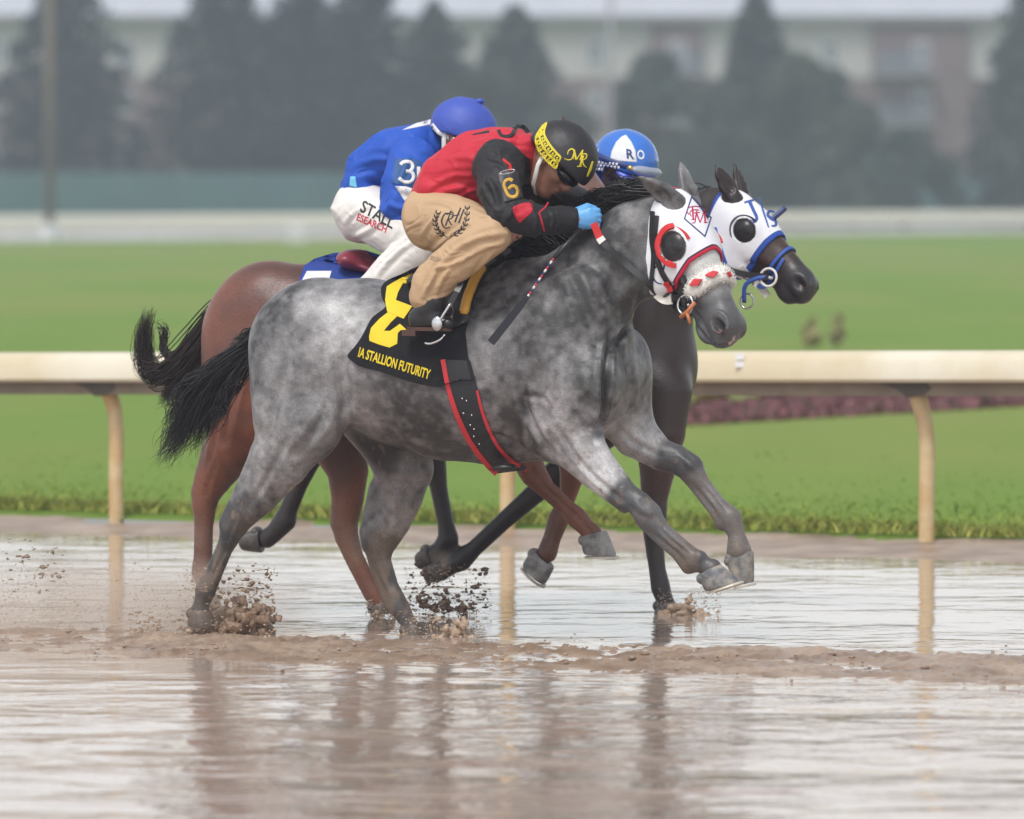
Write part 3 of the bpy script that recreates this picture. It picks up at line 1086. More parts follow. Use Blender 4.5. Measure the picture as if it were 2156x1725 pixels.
# recessed balconies on the brick bay at the right
for (px, py) in ((1900, 128), (1900, 232), (1425, 128), (1425, 232)):
    xa, xb = bX(px - 62), bX(px + 62)
    f0 = -.35
    bal = MB().box((xa, f0 - 1.3, bZ(py + 34)), (xb, f0 - .05, bZ(py + 28))).build('balcony', m_trim, apt)
    MB().box((xa, f0 - 1.3, bZ(py + 2)), (xb, f0 - 1.24, bZ(py - 1))).build('handrail', m_trim, bal)
    bars = 9
    for i in range(bars + 1):
        x = xa + (xb - xa) * i / bars
        MB().box((x - .03, f0 - 1.29, bZ(py + 28)), (x + .03, f0 - 1.25, bZ(py + 2))).build('baluster', m_trim, bal)
    MB().box((xa + .3, f0 - .09, bZ(py + 28)), (xb - .3, f0 - .045, bZ(py - 22))).build('patio_door', m_glass, bal)
# ================================================================== HORSES
def head_ops(ears, open_mouth=0.0):
    """canonical head: x poll->muzzle, y lateral, z towards the forehead; metres"""
    o = []
    o.append(('a', ellip((0.085, 0, -0.085), (0.135, 0.088, 0.092)), .03))          # cranium
    o.append(('a', ellip((0.205, 0, -0.085), (0.125, 0.098, 0.088)), .04))          # brow
    for s in (-1, 1):
        o.append(('a', ellip((0.160, s * .050, -0.195), (0.135, .042, .125)), .05))  # jowl
        o.append(('a', ellip((0.182, s * .084, -0.046), (.050, .022, .028)), .025))  # eye ridge
        o.append(('a', tube([(0.25, s * .072, -.125, .022, .015), (0.36, s * .052, -.120, .014, .012)]), .03))   # cheek crest
    o.append(('a', tube([(.17, 0, -.075, .078, .085), (.30, 0, -.062, .058, .060), (.43, 0, -.062, .048, .046), (.50, 0, -.072, .048, .048)]), .04))
    o.append(('a', tube([(.20, 0, -.135, .085, .075), (.32, 0, -.118, .066, .055), (.45, 0, -.105, .052, .046)]), .05))
    o.append(('a', tube([(.19, 0, -.235, .055, .050), (.30, 0, -.190, .042, .036), (.42, 0, -.158 - open_mouth, .030, .030), (.475, 0, -.152 - open_mouth, .028, .034)]), .03))
    o.append(('a', ellip((.502, 0, -.170 - open_mouth), (.046, .040, .030)), .03))   # chin
    o.append(('a', ellip((.522, 0, -.088), (.064, .060, .064)), .04))                # muzzle
    o.append(('a', ellip((.558, 0, -.112), (.036, .048, .040)), .03))                # upper lip
    for s in (-1, 1):
        o.append(('a', ellip((.530, s * .048, -.070), (.050, .022, .038)), .02))     # nostril rim
        o.append(('s', ellip((.536, s * .066, -.074), (.034, .024, .022), rot=rotz(s * -22)), .012))
        o.append(('s', tube([(.575, s * .040, -.140, .005), (.50, s * .052, -.137, .005), (.425, s * .052, -.133, .004)]), .014))   # mouth line
        o.append(('s', ellip((.198, s * .098, -.076), (.027, .012, .019)), .012))    # eye socket
        o.append(('s', tube([(.30, s * .07, -.165, .016, .010), (.40, s * .055, -.140, .012, .010)]), .03))
    for s, (dx, dy, dz) in zip((-1, 1), ears):
        a = np.array([.03, s * .052, -.022]); d = np.array([dx, dy, dz], float); d /= np.linalg.norm(d)
        L = .155
        side = np.cross(d, [1, 0, 0]); side /= np.linalg.norm(side)
        fwd = np.cross(side, d)
        o.append(('a', tube([(*(a + d * -.01), .034, .030), (*(a + d * L * .35), .042, .026), (*(a + d * L * .7), .029, .017), (*(a + d * L), .007, .006)], lat=fwd), .02))
        c0 = a + fwd * .020 * (1 if fwd[0] > 0 else -1)
        o.append(('s', tube([(*(c0 + d * L * .22), .020, .016), (*(c0 + d * L * .48), .026, .016), (*(c0 + d * L * .85), .010, .010)], lat=fwd), .008))
    return o


def rotz(deg):
    a = R(deg)
    return np.array([[math.cos(a), -math.sin(a), 0], [math.sin(a), math.cos(a), 0], [0, 0, 1]])


def head_pose(fr, poll, v, muzzle_dir, forehead):
    """poll px + lateral; world-space direction poll->muzzle and rough forehead normal; returns Rm (cols = axes, local), t"""
    x = np.asarray(muzzle_dir, float); x /= np.linalg.norm(x)
    z = np.asarray(forehead, float); z = z - x * (x @ z); z /= np.linalg.norm(z)
    y = np.cross(z, x)
    Rm = np.stack([fr.M @ x, fr.M @ y, fr.M @ z], 1)
    return Rm, fr.P(poll[0], poll[1], v)


def leg_tube(fr, pts):
    """pts (px,py,v,r_px[,rlat_px])"""
    return tube([(*fr.P(p[0], p[1], p[2]), p[3] * fr.m, (p[4] if len(p) > 4 else p[3]) * fr.m) for p in pts])


def el_px(fr, px, py, v, ru, rv, rw, ang=0.0):
    """ellipsoid; radii in px (ru along, rw up) and metres lateral; ang deg rotates in the side plane (counter-clockwise in the picture)"""
    a = R(ang)
    rot = np.array([[math.cos(a), 0, -math.sin(a)], [0, 1, 0], [math.sin(a), 0, math.cos(a)]])
    return ellip(fr.P(px, py, v), (ru * fr.m, rv, rw * fr.m), rot)


def hoof(fr, parent, cf, cb, toe, heel, v, half=.052, mat_h=None, shoe=True, spl=1.0):
    A, B, T, H = fr.P(*cf, v), fr.P(*cb, v), fr.P(*toe, v), fr.P(*heel, v)
    lat = np.array([0, 1.0, 0])
    n = 22
    mb = MB(); V = []
    lv = [0, .06, .3, .6, .88, 1.0]
    for i, t in enumerate(lv):
        f = A + (T - A) * t; bk = B + (H - B) * t
        c = (f + bk) / 2; L = (f - bk) / 2
        w = half * (.80 + .26 * t) * (.94 if i in (0, 5) else 1.0)
        for k in range(n):
            an = 2 * math.pi * k / n
            co, si = math.cos(an), math.sin(an)
            if co < 0: co = -abs(co) ** .6
            V.append(c + L * co * (.94 if i in (0, 5) else 1.0) * (1 + .03 * math.sin(3.1 * t)) + lat * w * si)
    F = []
    for i in range(len(lv) - 1):
        for k in range(n):
            k2 = (k + 1) % n
            F.append((i * n + k, i * n + k2, (i + 1) * n + k2, (i + 1) * n + k))
    F.append(tuple(range(n))); 
    e = (len(lv) - 1) * n
    # sole: slightly hollow
    cc = sum(V[e + k] for k in range(n)) / n + ((A + B) / 2 - (T + H) / 2) * .08
    V.append(cc); ci = len(V) - 1
    for k in range(n): F.append((e + (k + 1) % n, e + k, ci))
    mb.add(V, F)
    mb.ellip(B + (H - B) * .22 + (A - B) * .12, (.024, half * .80, .024), 14, 8)
    o = mb.build('hoof', mat_h, parent)
    auto_smooth(o, 45)
    if shoe:
        up = ((A + B) / 2 - (T + H) / 2); up /= np.linalg.norm(up)
        ring = []
        c = (T + H) / 2; L = (T - H) / 2
        for k in range(19):
            an = R(-140) + R(280) * k / 18
            ring.append(c + L * math.cos(an) * .97 + lat * half * 1.02 * math.sin(an) - up * .004)
        s = MB().band(ring, -up, .016, .008)
        s.build('horseshoe', mat('horseshoe_metal', (.62, .58, .50), rough=.5, metal=.5, vary=.15, vscale=30), o)
    return o


def seg_dist(p, a, b_):
    a = np.asarray(a); b_ = np.asarray(b_); ab = b_ - a
    t = np.clip(((p - a) @ ab) / (ab @ ab), 0, 1)
    return np.linalg.norm(p - (a + t[..., None] * ab), axis=-1), t


def sstep(x, a, b_):
    t = np.clip((x - a) / (b_ - a), 0, 1)
    return t * t * (3 - 2 * t)


def strands(roots, dirs, lens, r0, rng, gravity=(0, 0, -.3), wave=.06, seg=9, sides=3, clump=None):
    """tapered hair locks as thin tubes (vectorised). roots Nx3, dirs Nx3 unit, lens N"""
    N = len(roots)
    V = []
    P0 = roots.copy(); d = dirs.copy()
    g = np.asarray(gravity, float)
    ph = rng.uniform(0, 6.28, (N, 3)); fq = rng.uniform(2.0, 5.0, (N, 3))
    base = rng.normal(size=(N, 3))
    pts = []
    for i in range(seg + 1):
        t = i / seg
        pts.append(P0 + np.sin(ph + fq * t * 3) * wave * t * lens[:, None])
        d2 = d + g * (t * 1.2)
        d2 /= np.linalg.norm(d2, axis=1, keepdims=True)
        P0 = P0 + d2 * (lens / seg)[:, None]
    pts = np.stack(pts, 1)                        # N, seg+1, 3
    tan = np.gradient(pts, axis=1); tan /= np.linalg.norm(tan, axis=2, keepdims=True) + 1e-9
    x = base[:, None, :] - tan * (tan * base[:, None, :]).sum(-1, keepdims=True); x /= np.linalg.norm(x, axis=2, keepdims=True) + 1e-9
    y = np.cross(tan, x)
    tt = np.linspace(0, 1, seg + 1)
    rad = (r0[:, None] * (1 - .88 * tt ** 1.6))[..., None]
    rings = [pts + (x * math.cos(2 * math.pi * k / sides) + y * math.sin(2 * math.pi * k / sides)) * rad for k in range(sides)]
    V = np.stack(rings, 2)                        # N, seg+1, sides, 3
    idx = np.arange(N * (seg + 1) * sides).reshape(N, seg + 1, sides)
    F = []
    for k in range(sides):
        k2 = (k + 1) % sides
        F.append(np.stack([idx[:, :-1, k], idx[:, :-1, k2], idx[:, 1:, k2], idx[:, 1:, k]], -1).reshape(-1, 4))
    return V.reshape(-1, 3), np.concatenate(F).astype(np.int32)


def lock(guide, n, spread, r, rng, wave=.02, tip=1.0):
    """strands following a guide polyline (list of 3D points), fanning by spread list"""
    G = np.array(bezier(guide, 24)); L = len(G)
    sp = np.interp(np.linspace(0, 1, L), np.linspace(0, 1, len(spread)), spread)
    off = rng.normal(size=(n, 3)) * .6
    cut = rng.uniform(.62, 1.0, n) ** .7
    ph = rng.uniform(0, 6.28, (n, 3)); fq = rng.uniform(1.0, 3.2, (n, 3))
    out = []
    sg = 14
    for i in range(sg + 1):
        t = i / sg * cut
        f = t * (L - 1); i0 = np.clip(f.astype(int), 0, L - 2); fr_ = (f - i0)[:, None]
        c = G[i0] * (1 - fr_) + G[i0 + 1] * fr_
        s_ = np.interp(t, np.linspace(0, 1, L), sp)[:, None]
        out.append(c + off * s_ + np.sin(ph + fq * t[:, None] * 6.28) * wave * (t[:, None] ** 1.3))
    pts = np.stack(out, 1)
    tan = np.gradient(pts, axis=1); tan /= np.linalg.norm(tan, axis=2, keepdims=True) + 1e-9
    base = rng.normal(size=(n, 1, 3))
    x = base - tan * (tan * base).sum(-1, keepdims=True); x /= np.linalg.norm(x, axis=2, keepdims=True) + 1e-9
    y = np.cross(tan, x)
    tt = np.linspace(0, 1, sg + 1)[None, :, None]
    rad = r * rng.uniform(.6, 1.4, (n, 1, 1)) * (1 - .9 * tt ** 2)
    sides = 3
    V = np.stack([pts + (x * math.cos(2.094 * k) + y * math.sin(2.094 * k)) * rad for k in range(3)], 2)
    idx = np.arange(n * (sg + 1) * sides).reshape(n, sg + 1, sides)
    F = []
    for k in range(3):
        k2 = (k + 1) % 3
        F.append(np.stack([idx[:, :-1, k], idx[:, :-1, k2], idx[:, 1:, k2], idx[:, 1:, k]], -1).reshape(-1, 4))
    return V.reshape(-1, 3), np.concatenate(F).astype(np.int32)


def join(parts):
    Vs, Fs, n = [], [], 0
    for V, F in parts:
        Vs.append(V); Fs.append(F + n); n += len(V)
    return np.concatenate(Vs), np.concatenate(Fs)


def coat_mat(name, rough=.5):
    if name in MATS: return MATS[name]
    m = bpy.data.materials.new(name); m.use_nodes = True
    nt = m.node_tree; b = nt.nodes['Principled BSDF']
    b.inputs['Roughness'].default_value = rough
    b.inputs['Specular IOR Level'].default_value = .5
    b.inputs['Sheen Weight'].default_value = .04
    b.inputs['Sheen Roughness'].default_value = .4
    a = nd(nt, 'ShaderNodeAttribute', attribute_name='Col')
    tc = nd(nt, 'ShaderNodeTexCoord')
    nz = nd(nt, 'ShaderNodeTexNoise', Scale=130.0, Detail=4.0, Roughness=.7)
    nt.links.new(tc.outputs['Object'], nz.inputs['Vector'])
    rp = nd(nt, 'ShaderNodeMapRange'); rp.inputs[1].default_value = .3; rp.inputs[2].default_value = .7; rp.inputs[3].default_value = .74; rp.inputs[4].default_value = 1.26
    nt.links.new(nz.outputs[0], rp.inputs[0])
    mx = nd(nt, 'ShaderNodeMix', data_type='RGBA', blend_type='MULTIPLY'); mx.inputs['Factor'].default_value = 1
    cv = nd(nt, 'ShaderNodeCombineColor')
    for i in range(3): nt.links.new(rp.outputs[0], cv.inputs[i])
    nt.links.new(a.outputs['Color'], mx.inputs[6]); nt.links.new(cv.outputs[0], mx.inputs[7])
    nt.links.new(mx.outputs[2], b.inputs['Base Color'])
    mp = nd(nt, 'ShaderNodeMapping'); mp.inputs['Scale'].default_value = (.5, 1, 1)
    nt.links.new(tc.outputs['Object'], mp.inputs['Vector'])
    n2 = nd(nt, 'ShaderNodeTexNoise', Scale=120.0, Detail=3.0)
    nt.links.new(mp.outputs[0], n2.inputs['Vector'])
    bp = nd(nt, 'ShaderNodeBump', Strength=.5, Distance=.0025)
    nt.links.new(n2.outputs[0], bp.inputs['Height']); nt.links.new(bp.outputs[0], b.inputs['Normal'])
    MATS[name] = m
    return m


m_hair = mat('black_horsehair', (.012, .011, .011), rough=.42, vary=.3, vscale=30, spec=.5)
m_eye = mat('dark_eye', (.012, .008, .006), rough=.08, vary=.1, spec=.6)


class Horse:
    def __init__(s, fr, label, group=None):
        s.fr = fr
        s.root = empty('horse', tuple(fr.o), -fr.th, label, 'horse', group)
        s.f = Field()

    def torso(s, st, k=.05):
        s.f.add(tube([(*s.fr.P(x, y, v), h * s.fr.m, w) for (x, y, v, h, w) in st]), k)

    def leg(s, pts, k=.05): s.f.add(leg_tube(s.fr, pts), k)

    def el(s, *a, k=.05, **kw): s.f.add(el_px(s.fr, *a, **kw), k)

    def dent(s, *a, k=.03, **kw): s.f.sub(el_px(s.fr, *a, **kw), k)

    def groove(s, pts, k=.03): s.f.sub(leg_tube(s.fr, pts), k)

    def head(s, poll, v, mdir, fdir, ears, om=0.0, sc=1.08):
        """ears: world directions (near ear, far ear)"""
        s.Rm, s.t = head_pose(s.fr, poll, v, mdir, fdir)
        s.sc = sc
        dn, df = [s.Rm.T @ (s.fr.M @ np.asarray(e, float)) for e in ears]
        s.ns = -1 if (s.fr.M.T @ s.Rm @ np.array([0, 1.0, 0]))[1] > 0 else 1     # which side faces the camera
        s.hops = head_ops((dn, df) if s.ns == -1 else (df, dn), om)
        for op, pr, k in s.hops:
            q = xform(pr, s.Rm, s.t, sc)
            (s.f.add if op == 'a' else s.f.sub)(q, k)

    def hp(s, x, y, z):
        """canonical head point -> horse local"""
        return s.Rm @ np.array([x, y, z], float) * s.sc + s.t

    def to_head(s, p): return (p - s.t) @ s.Rm / s.sc

    def build(s, h, colour, mt, creases=None):
        s.V, s.F = s.f.mesh(h)
        if creases: s.V = fold(s.V, s.F, bvh_of(s.V, s.F), s.fr, creases)
        s.N = vnormals(s.V, s.F)
        s.bvh = bvh_of(s.V, s.F)
        s.body = mesh_obj('body', s.V, s.F, mt, s.root, True, colour(s.V))
        for sd_ in (-1, 1):
            mb = MB().ellip(s.hp(.198, sd_ * .083, -.074), (.021, .021, .021), 16, 10)
            mb.build('eye', m_eye, s.root, True)
        return s.body

    def cast(s, px, py, off=0.0, bvh=None, vfall=None):
        o, d = s.fr.lray(px, py)
        hit = (bvh or s.bvh).ray_cast(Vector(o), Vector(d).normalized())
        if hit[0] is None: return None, None
        n = np.array(hit[1]); n = n if n @ d < 0 else -n
        return np.array(hit[0]) + n * off, n


# ------------------------------------------------------------------ the grey
FG = Frame(0.0, -0.20, HEAD)
G = Horse(FG, 'dapple grey racehorse in a white hood, nearest the camera')
G.torso([(628, 720, 0, 88, .16), (690, 722, 0, 134, .235), (770, 742, 0, 158, .27), (860, 772, 0, 172, .285), (950, 790, 0, 182, .29), (1040, 785, 0, 195, .27), (1110, 775, 0, 198, .235), (1180, 770, 0, 170, .21), (1245, 790, 0, 110, .185)])
# croup and near thigh
G.el(655, 700, -.10, 125, .15, 105, k=.08, ang=18)
G.el(655, 700, .10, 115, .15, 105, k=.08, ang=18)
G.el(602, 805, -.12, 74, .135, 150, k=.07, ang=8)
G.leg([(650, 790, -.14, 108, 75), (628, 890, -.16, 96, 68), (592, 965, -.165, 66, 50), (547, 1040, -.165, 44, 34), (505, 1092, -.165, 30, 25), (490, 1112, -.165, 29, 24), (474, 1160, -.165, 15, 15), (455, 1208, -.165, 14, 14), (433, 1246, -.165, 22, 20), (424, 1272, -.165, 17, 17), (420, 1290, -.165, 22, 22)], k=.06)
G.leg([(560, 960, -.165, 34, 18), (500, 1060, -.165, 20, 12), (480, 1094, -.165, 15, 13)], k=.03)      # achilles to point of hock
G.el(680, 880, -.20, 42, .07, 60, k=.06, ang=-30)                                                # stifle
# far hind, reaching forward under the belly
G.leg([(760, 800, .12, 110, 70), (830, 915, .14, 84, 62), (850, 985, .15, 66, 52), (845, 1040, .15, 50, 40), (826, 1095, .15, 42, 32), (800, 1142, .15, 36, 27), (804, 1180, .15, 20, 18), (824, 1235, .15, 16, 15), (842, 1282, .15, 23, 20), (858, 1308, .15, 17, 17), (868, 1326, .15, 22, 20)], k=.06)
G.leg([(800, 1030, .15, 26, 16), (772, 1120, .15, 17, 12), (776, 1146, .15, 14, 12)], k=.03)
# chest, shoulder, near fore
G.el(1165, 730, -.15, 100, .09, 175, k=.09, ang=-28)                                              # shoulder blade mass
G.el(1235, 815, -.16, 70, .10, 82, k=.06, ang=-20)
G.leg([(1225, 810, -.17, 74, 62), (1185, 890, -.18, 68, 55), (1205, 925, -.18, 60, 46), (1255, 985, -.18, 45, 36), (1316, 1046, -.18, 31, 27), (1342, 1066, -.18, 32, 26), (1366, 1088, -.18, 29, 25), (1394, 1116, -.18, 17, 17), (1440, 1153, -.18, 15, 15), (1462, 1180, -.18, 24, 21), (1484, 1191, -.18, 18, 18), (1497, 1198, -.18, 23, 21)], k=.05)
G.el(1150, 935, -.15, 45, .055, 34, k=.05, ang=-35)                                               # elbow
G.el(1452, 1194, -.18, 14, .02, 12, k=.02)                                                        # ergot of the fetlock
# far fore
G.el(1318, 800, .12, 55, .11, 105, k=.06, ang=-6)                                                 # far shoulder point, chest
G.leg([(1300, 850, .13, 66, 58), (1338, 915, .15, 50, 44), (1388, 956, .15, 34, 29), (1425, 968, .15, 31, 27), (1452, 984, .15, 29, 26), (1481, 1020, .15, 16, 16), (1514, 1061, .15, 15, 15), (1537, 1091, .15, 25, 22), (1551, 1125, .15, 18, 18), (1556, 1160, .15, 27, 27)], k=.05)
G.el(1518, 1104, .15, 14, .02, 12, k=.02)
# tendons behind the cannon bones, sesamoids, knee and hock bones
G.leg([(478, 1128, -.165, 12), (462, 1156, -.165, 9), (441, 1206, -.165, 9), (422, 1240, -.165, 12)], k=.010)
G.leg([(782, 1158, .15, 14), (786, 1190, .15, 10), (804, 1238, .15, 10), (824, 1280, .15, 13)], k=.010)
G.leg([(1352, 1096, -.18, 13), (1376, 1126, -.18, 10), (1424, 1168, -.18, 10), (1448, 1196, -.18, 13)], k=.010)
G.leg([(1446, 1004, .15, 12), (1464, 1030, .15, 9), (1500, 1076, .15, 9), (1520, 1102, .15, 13)], k=.010)
G.el(1372, 1074, -.19, 16, .03, 12, k=.02, ang=-45); G.el(1340, 1080, -.19, 15, .03, 12, k=.02, ang=-45)
G.el(1462, 978, .14, 14, .03, 12, k=.02, ang=-40)
G.el(1476, 1172, -.19, 10, .03, 10, k=.02)
# neck and withers
G.leg([(1130, 690, 0, 125, 92), (1205, 640, -.01, 116, 76), (1280, 566, -.02, 99, 60), (1340, 510, -.03, 88, 50), (1385, 480, -.03, 74, 44)], k=.07)
G.el(1085, 620, 0, 95, .07, 66, k=.08, ang=12)
G.el(1240, 735, -.02, 60, .13, 70, k=.08)
# knee / hock detail
G.el(1352, 1062, -.20, 20, .02, 14, k=.03, ang=-45)
G.dent(1330, 1085, -.18, 10, .03, 6, ang=-45)
G.el(1372, 580, -.04, 34, .075, 44, k=.06)
G.head((1440, 402), -.035, (.385, -.40, -.83), (.70, -.52, .58), [(-.78, -.25, .52), (-.22, .25, .80)], sc=1.04)

GM = FG.m
gp = FG.P


def grey_colour(p):
    n = len(p)
    big = fbm(p * 5.0, 2, 3); dap = fbm(p * 17, 5, 3); sp = fbm(p * [60, 60, 90], 8, 2)
    dap2 = fbm(p * 40, 55, 2)
    base = .142 + .22 * (big - .5) + .24 * (dap - .5) + .17 * (dap2 - .5) + .06 * (sp - .5)
    def blob(px, py, v, r, amt):
        d = np.linalg.norm((p - gp(px, py, v)) / r, axis=1)
        return amt * np.exp(-d * d)
    lg = 0
    for a in ((690, 660, -.25, .16, .12), (735, 720, -.3, .12, .13), (560, 900, -.2, .16, .06), (740, 880, -.25, .10, .10), (1170, 870, -.2, .12, .11), (1240, 960, -.2, .14, .20), (1290, 1015, -.2, .10, .20), (1340, 925, .1, .13, .17), (590, 1000, -.2, .12, .06), (960, 900, -.3, .10, .07)): lg = lg + blob(*a)
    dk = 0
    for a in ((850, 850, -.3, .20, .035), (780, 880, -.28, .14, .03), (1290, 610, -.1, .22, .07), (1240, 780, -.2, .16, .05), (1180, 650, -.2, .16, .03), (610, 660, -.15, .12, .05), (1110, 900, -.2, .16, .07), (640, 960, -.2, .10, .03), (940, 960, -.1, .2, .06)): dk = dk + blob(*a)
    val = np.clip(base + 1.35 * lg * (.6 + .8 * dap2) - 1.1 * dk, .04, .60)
    col = val[:, None] * np.array([1.0, .975, .985])
    # warm skin showing on flank and elbow
    warm = blob(870, 860, -.3, .28, .6) + blob(1110, 880, -.25, .18, .7) + blob(820, 1000, .1, .2, .6) + blob(570, 1030, -.2, .15, .4)
    col = col * (1 + np.clip(warm, 0, 1)[:, None] * np.array([.10, -.04, -.07]))
    sh_ = np.clip(blob(765, 925, -.02, .13, 1.3) + blob(800, 945, .02, .10, .8), 0, 1)[:, None]  # dark sheath skin, with the shade between the thighs painted in
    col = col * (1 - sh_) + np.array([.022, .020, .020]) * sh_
    # dark points
    def pts(a, b_, r0, r1, c, amt):
        nonlocal col
        d, t = seg_dist(p, gp(*a), gp(*b_))
        w = (1 - sstep(d, r0, r1)) * amt * (.75 + .5 * fbm(p * 22, 31, 2))
        w = np.clip(w, 0, 1)[:, None]
        col = col * (1 - w) + np.asarray(c) * w
    pts((1326, 1052, -.18), (1366, 1090, -.18), .075, .105, (.055, .055, .058), .95)
    pts((1366, 1090, -.18), (1461, 1181, -.18), .06, .085, (.12, .118, .12), .75)
    pts((1455, 1185, -.18), (1490, 1195, -.18), .065, .09, (.065, .06, .06), .9)
    pts((1430, 968, .15), (1456, 990, .15), .075, .11, (.055, .055, .058), .95)
    pts((1478, 1022, .15), (1536, 1085, .15), .06, .09, (.19, .17, .16), .6)
    pts((1540, 1092, .15), (1556, 1165, .15), .065, .095, (.13, .115, .105), .8)
    pts((492, 1105, -.165), (424, 1280, -.165), .065, .10, (.040, .037, .036), .96)
    pts((480, 1090, -.165), (478, 1110, -.165), .055, .085, (.030, .034, .038), .85)
    pts((805, 1150, .15), (868, 1326, .15), .065, .10, (.060, .053, .048), .92)
    # mud up the hind legs
    mud = sstep(fbm(p * 14, 77, 3), .45, .62) * (1 - sstep(p[:, 2], .2, .6)) * .55
    spl_ = sstep(fbm(p * 48, 91, 2), .70, .76) * (1 - sstep(p[:, 2], .5, 1.0)) * .7
    mud = np.maximum(mud, spl_)
    col = col * (1 - mud[:, None]) + np.array([.20, .14, .10]) * mud[:, None]
    # head: pale face, dark muzzle
    q = G.to_head(p)
    inh = (q[:, 0] > .1) & (q[:, 0] < .7) & (np.abs(q[:, 1]) < .14) & (q[:, 2] > -.36) & (q[:, 2] < .06)
    face = np.where(inh, sstep(q[:, 2], -.14, -.05) * (1 - sstep(q[:, 0], .36, .46)), 0)[:, None]
    col = col * (1 - face) + np.array([.50, .50, .48]) * (.85 + .3 * dap[:, None]) * face
    mz = np.where(inh, sstep(q[:, 0], .36, .50) + .5 * sstep(-q[:, 2], .10, .16), 0)
    mz = np.clip(mz, 0, 1)[:, None] * .88
    col = col * (1 - mz) + np.array([.080, .080, .084]) * mz
    jaw = np.where(inh & (q[:, 0] > .22) & (q[:, 0] < .44), sstep(-q[:, 2], .09, .13), 0)[:, None] * .75
    col = col * (1 - jaw) + np.array([.075, .075, .078]) * jaw
    for s_ in (-1, 1):
        d = np.linalg.norm((q - [.545, s_ * .062, -.074]) / [.036, .034, .026], axis=1)
        w = (1 - sstep(d, .6, 1.1))[:, None]
        col = col * (1 - w) + np.array([.018, .014, .014]) * w
        d = np.linalg.norm((q - [.552, s_ * .052, -.084]) / [.010, .012, .008], axis=1)
        w = (1 - sstep(d, .5, 1.2))[:, None] * .7
        col = col * (1 - w) + np.array([.28, .08, .07]) * w
        eo = np.linalg.norm((q - [.198, s_ * .09, -.076]) / [.06, .05, .045], axis=1)
        w = (1 - sstep(eo, .5, 1.1))[:, None] * .85
        col = col * (1 - w) + np.array([.035, .034, .036]) * w
    d = np.linalg.norm((q - [.578, -.006, -.088]) / [.03, .010, .026], axis=1)
    w = (1 - sstep(d + .5 * (sp - .5), .7, 1.0))[:, None]
    w *= inh[:, None]
    col = col * (1 - w) + np.array([.62, .46, .42]) * w
    ear = (q[:, 0] < .08) & (q[:, 2] > -.01) & (np.abs(q[:, 1]) < .22) & (q[:, 0] > -.2)
    er = np.where(ear, sstep(q[:, 2], .0, .05), 0)[:, None]
    col = col * (1 - er) + np.array([.30, .29, .285]) * (.7 + .6 * big[:, None]) * er
    return np.clip(col, .01, .8)


m_coat_grey = coat_mat('grey_coat', .44)
GC = [([(1284, 700), (1280, 760), (1274, 830), (1264, 890), (1255, 925)], -.028, 9), ([(1200, 570), (1235, 660), (1262, 750)], -.010, 12), ([(1096, 800), (1108, 860), (1138, 920), (1168, 958)], -.018, 10),
      ([(1105, 835), (1140, 838), (1162, 862)], -.007, 6), ([(1212, 870), (1262, 955), (1305, 1022)], -.009, 6), ([(1172, 900), (1232, 985), (1312, 1056)], -.009, 6), ([(1372, 645), (1325, 688), (1290, 735)], -.018, 9),
      ([(1335, 510), (1290, 590), (1245, 680)], -.008, 16), ([(720, 905), (727, 840), (721, 770), (738, 710)], -.022, 15), ([(752, 900), (756, 840), (750, 770)], .010, 12), ([(612, 740), (585, 840), (566, 925)], -.012, 12),
      ([(606, 925), (562, 1008), (522, 1072)], -.010, 7), ([(694, 850), (662, 912), (622, 958)], -.012, 10), ([(503, 1082), (490, 1108), (480, 1140)], -.007, 4), ([(1388, 1112), (1418, 1142), (1446, 1164)], -.007, 4),
      ([(1480, 1022), (1500, 1048), (1522, 1078)], -.006, 4), ([(478, 1150), (462, 1185), (446, 1220)], -.006, 4), ([(800, 1160), (806, 1195), (826, 1240)], -.006, 5), ([(835, 1000), (828, 1060), (812, 1120)], -.010, 8),
      ([(1315, 760), (1330, 820), (1322, 880)], -.010, 10), ([(1300, 900), (1340, 935), (1390, 960)], -.008, 7), ([(800, 640), (860, 690), (880, 800)], .006, 22), ([(1130, 640), (1150, 740), (1180, 830)], .010, 24), ([(1060, 720), (1075, 800), (1085, 880)], .006, 18),
      ([(1240, 800), (1262, 850), (1240, 900)], .012, 16), ([(660, 640), (640, 720), (640, 800)], .008, 24), ([(1335, 650), (1345, 620), (1350, 590)], -.008, 6), ([(1300, 640), (1330, 600), (1352, 560)], .006, 10),
      ([(1336, 1058), (1350, 1072), (1366, 1082)], .007, 7), ([(1432, 962), (1448, 975), (1462, 992)], .006, 7), ([(1008, 935), (1040, 915), (1075, 930)], -.005, 8), ([(1468, 688), (1488, 712), (1515, 727), (1540, 722)], -.014, 4), ([(1496, 668), (1508, 656), (1526, 664), (1534, 686), (1522, 702), (1504, 696), (1496, 682)], .007, 4), ([(1440, 640), (1465, 660), (1480, 680)], -.006, 5), ([(1460, 700), (1480, 728), (1500, 738)], .006, 5)]
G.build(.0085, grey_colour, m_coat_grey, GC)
m_hoof_g = mat('grey_hoof', (.34, .30, .25), rough=.5, col2=(.10, .105, .115), vscale=20, bump=.002, bscale=60)
hoof(FG, G.root, (1515, 1187), (1472, 1214), (1559, 1224), (1487, 1246), -.18, mat_h=m_hoof_g)
hoof(FG, G.root, (1586, 1160), (1526, 1168), (1586, 1226), (1549, 1234), .15, mat_h=m_hoof_g)
m_hoof_m = mat('muddy_hoof', (.075, .06, .05), rough=.45, col2=(.13, .095, .07), vscale=14, bump=.002, bscale=60)
hoof(FG, G.root, (443, 1286), (402, 1284), (452, 1325), (398, 1318), -.165, mat_h=m_hoof_m, shoe=False)
hoof(FG, G.root, (888, 1310), (850, 1322), (903, 1342), (848, 1346), .15, mat_h=m_hoof_m, shoe=False)
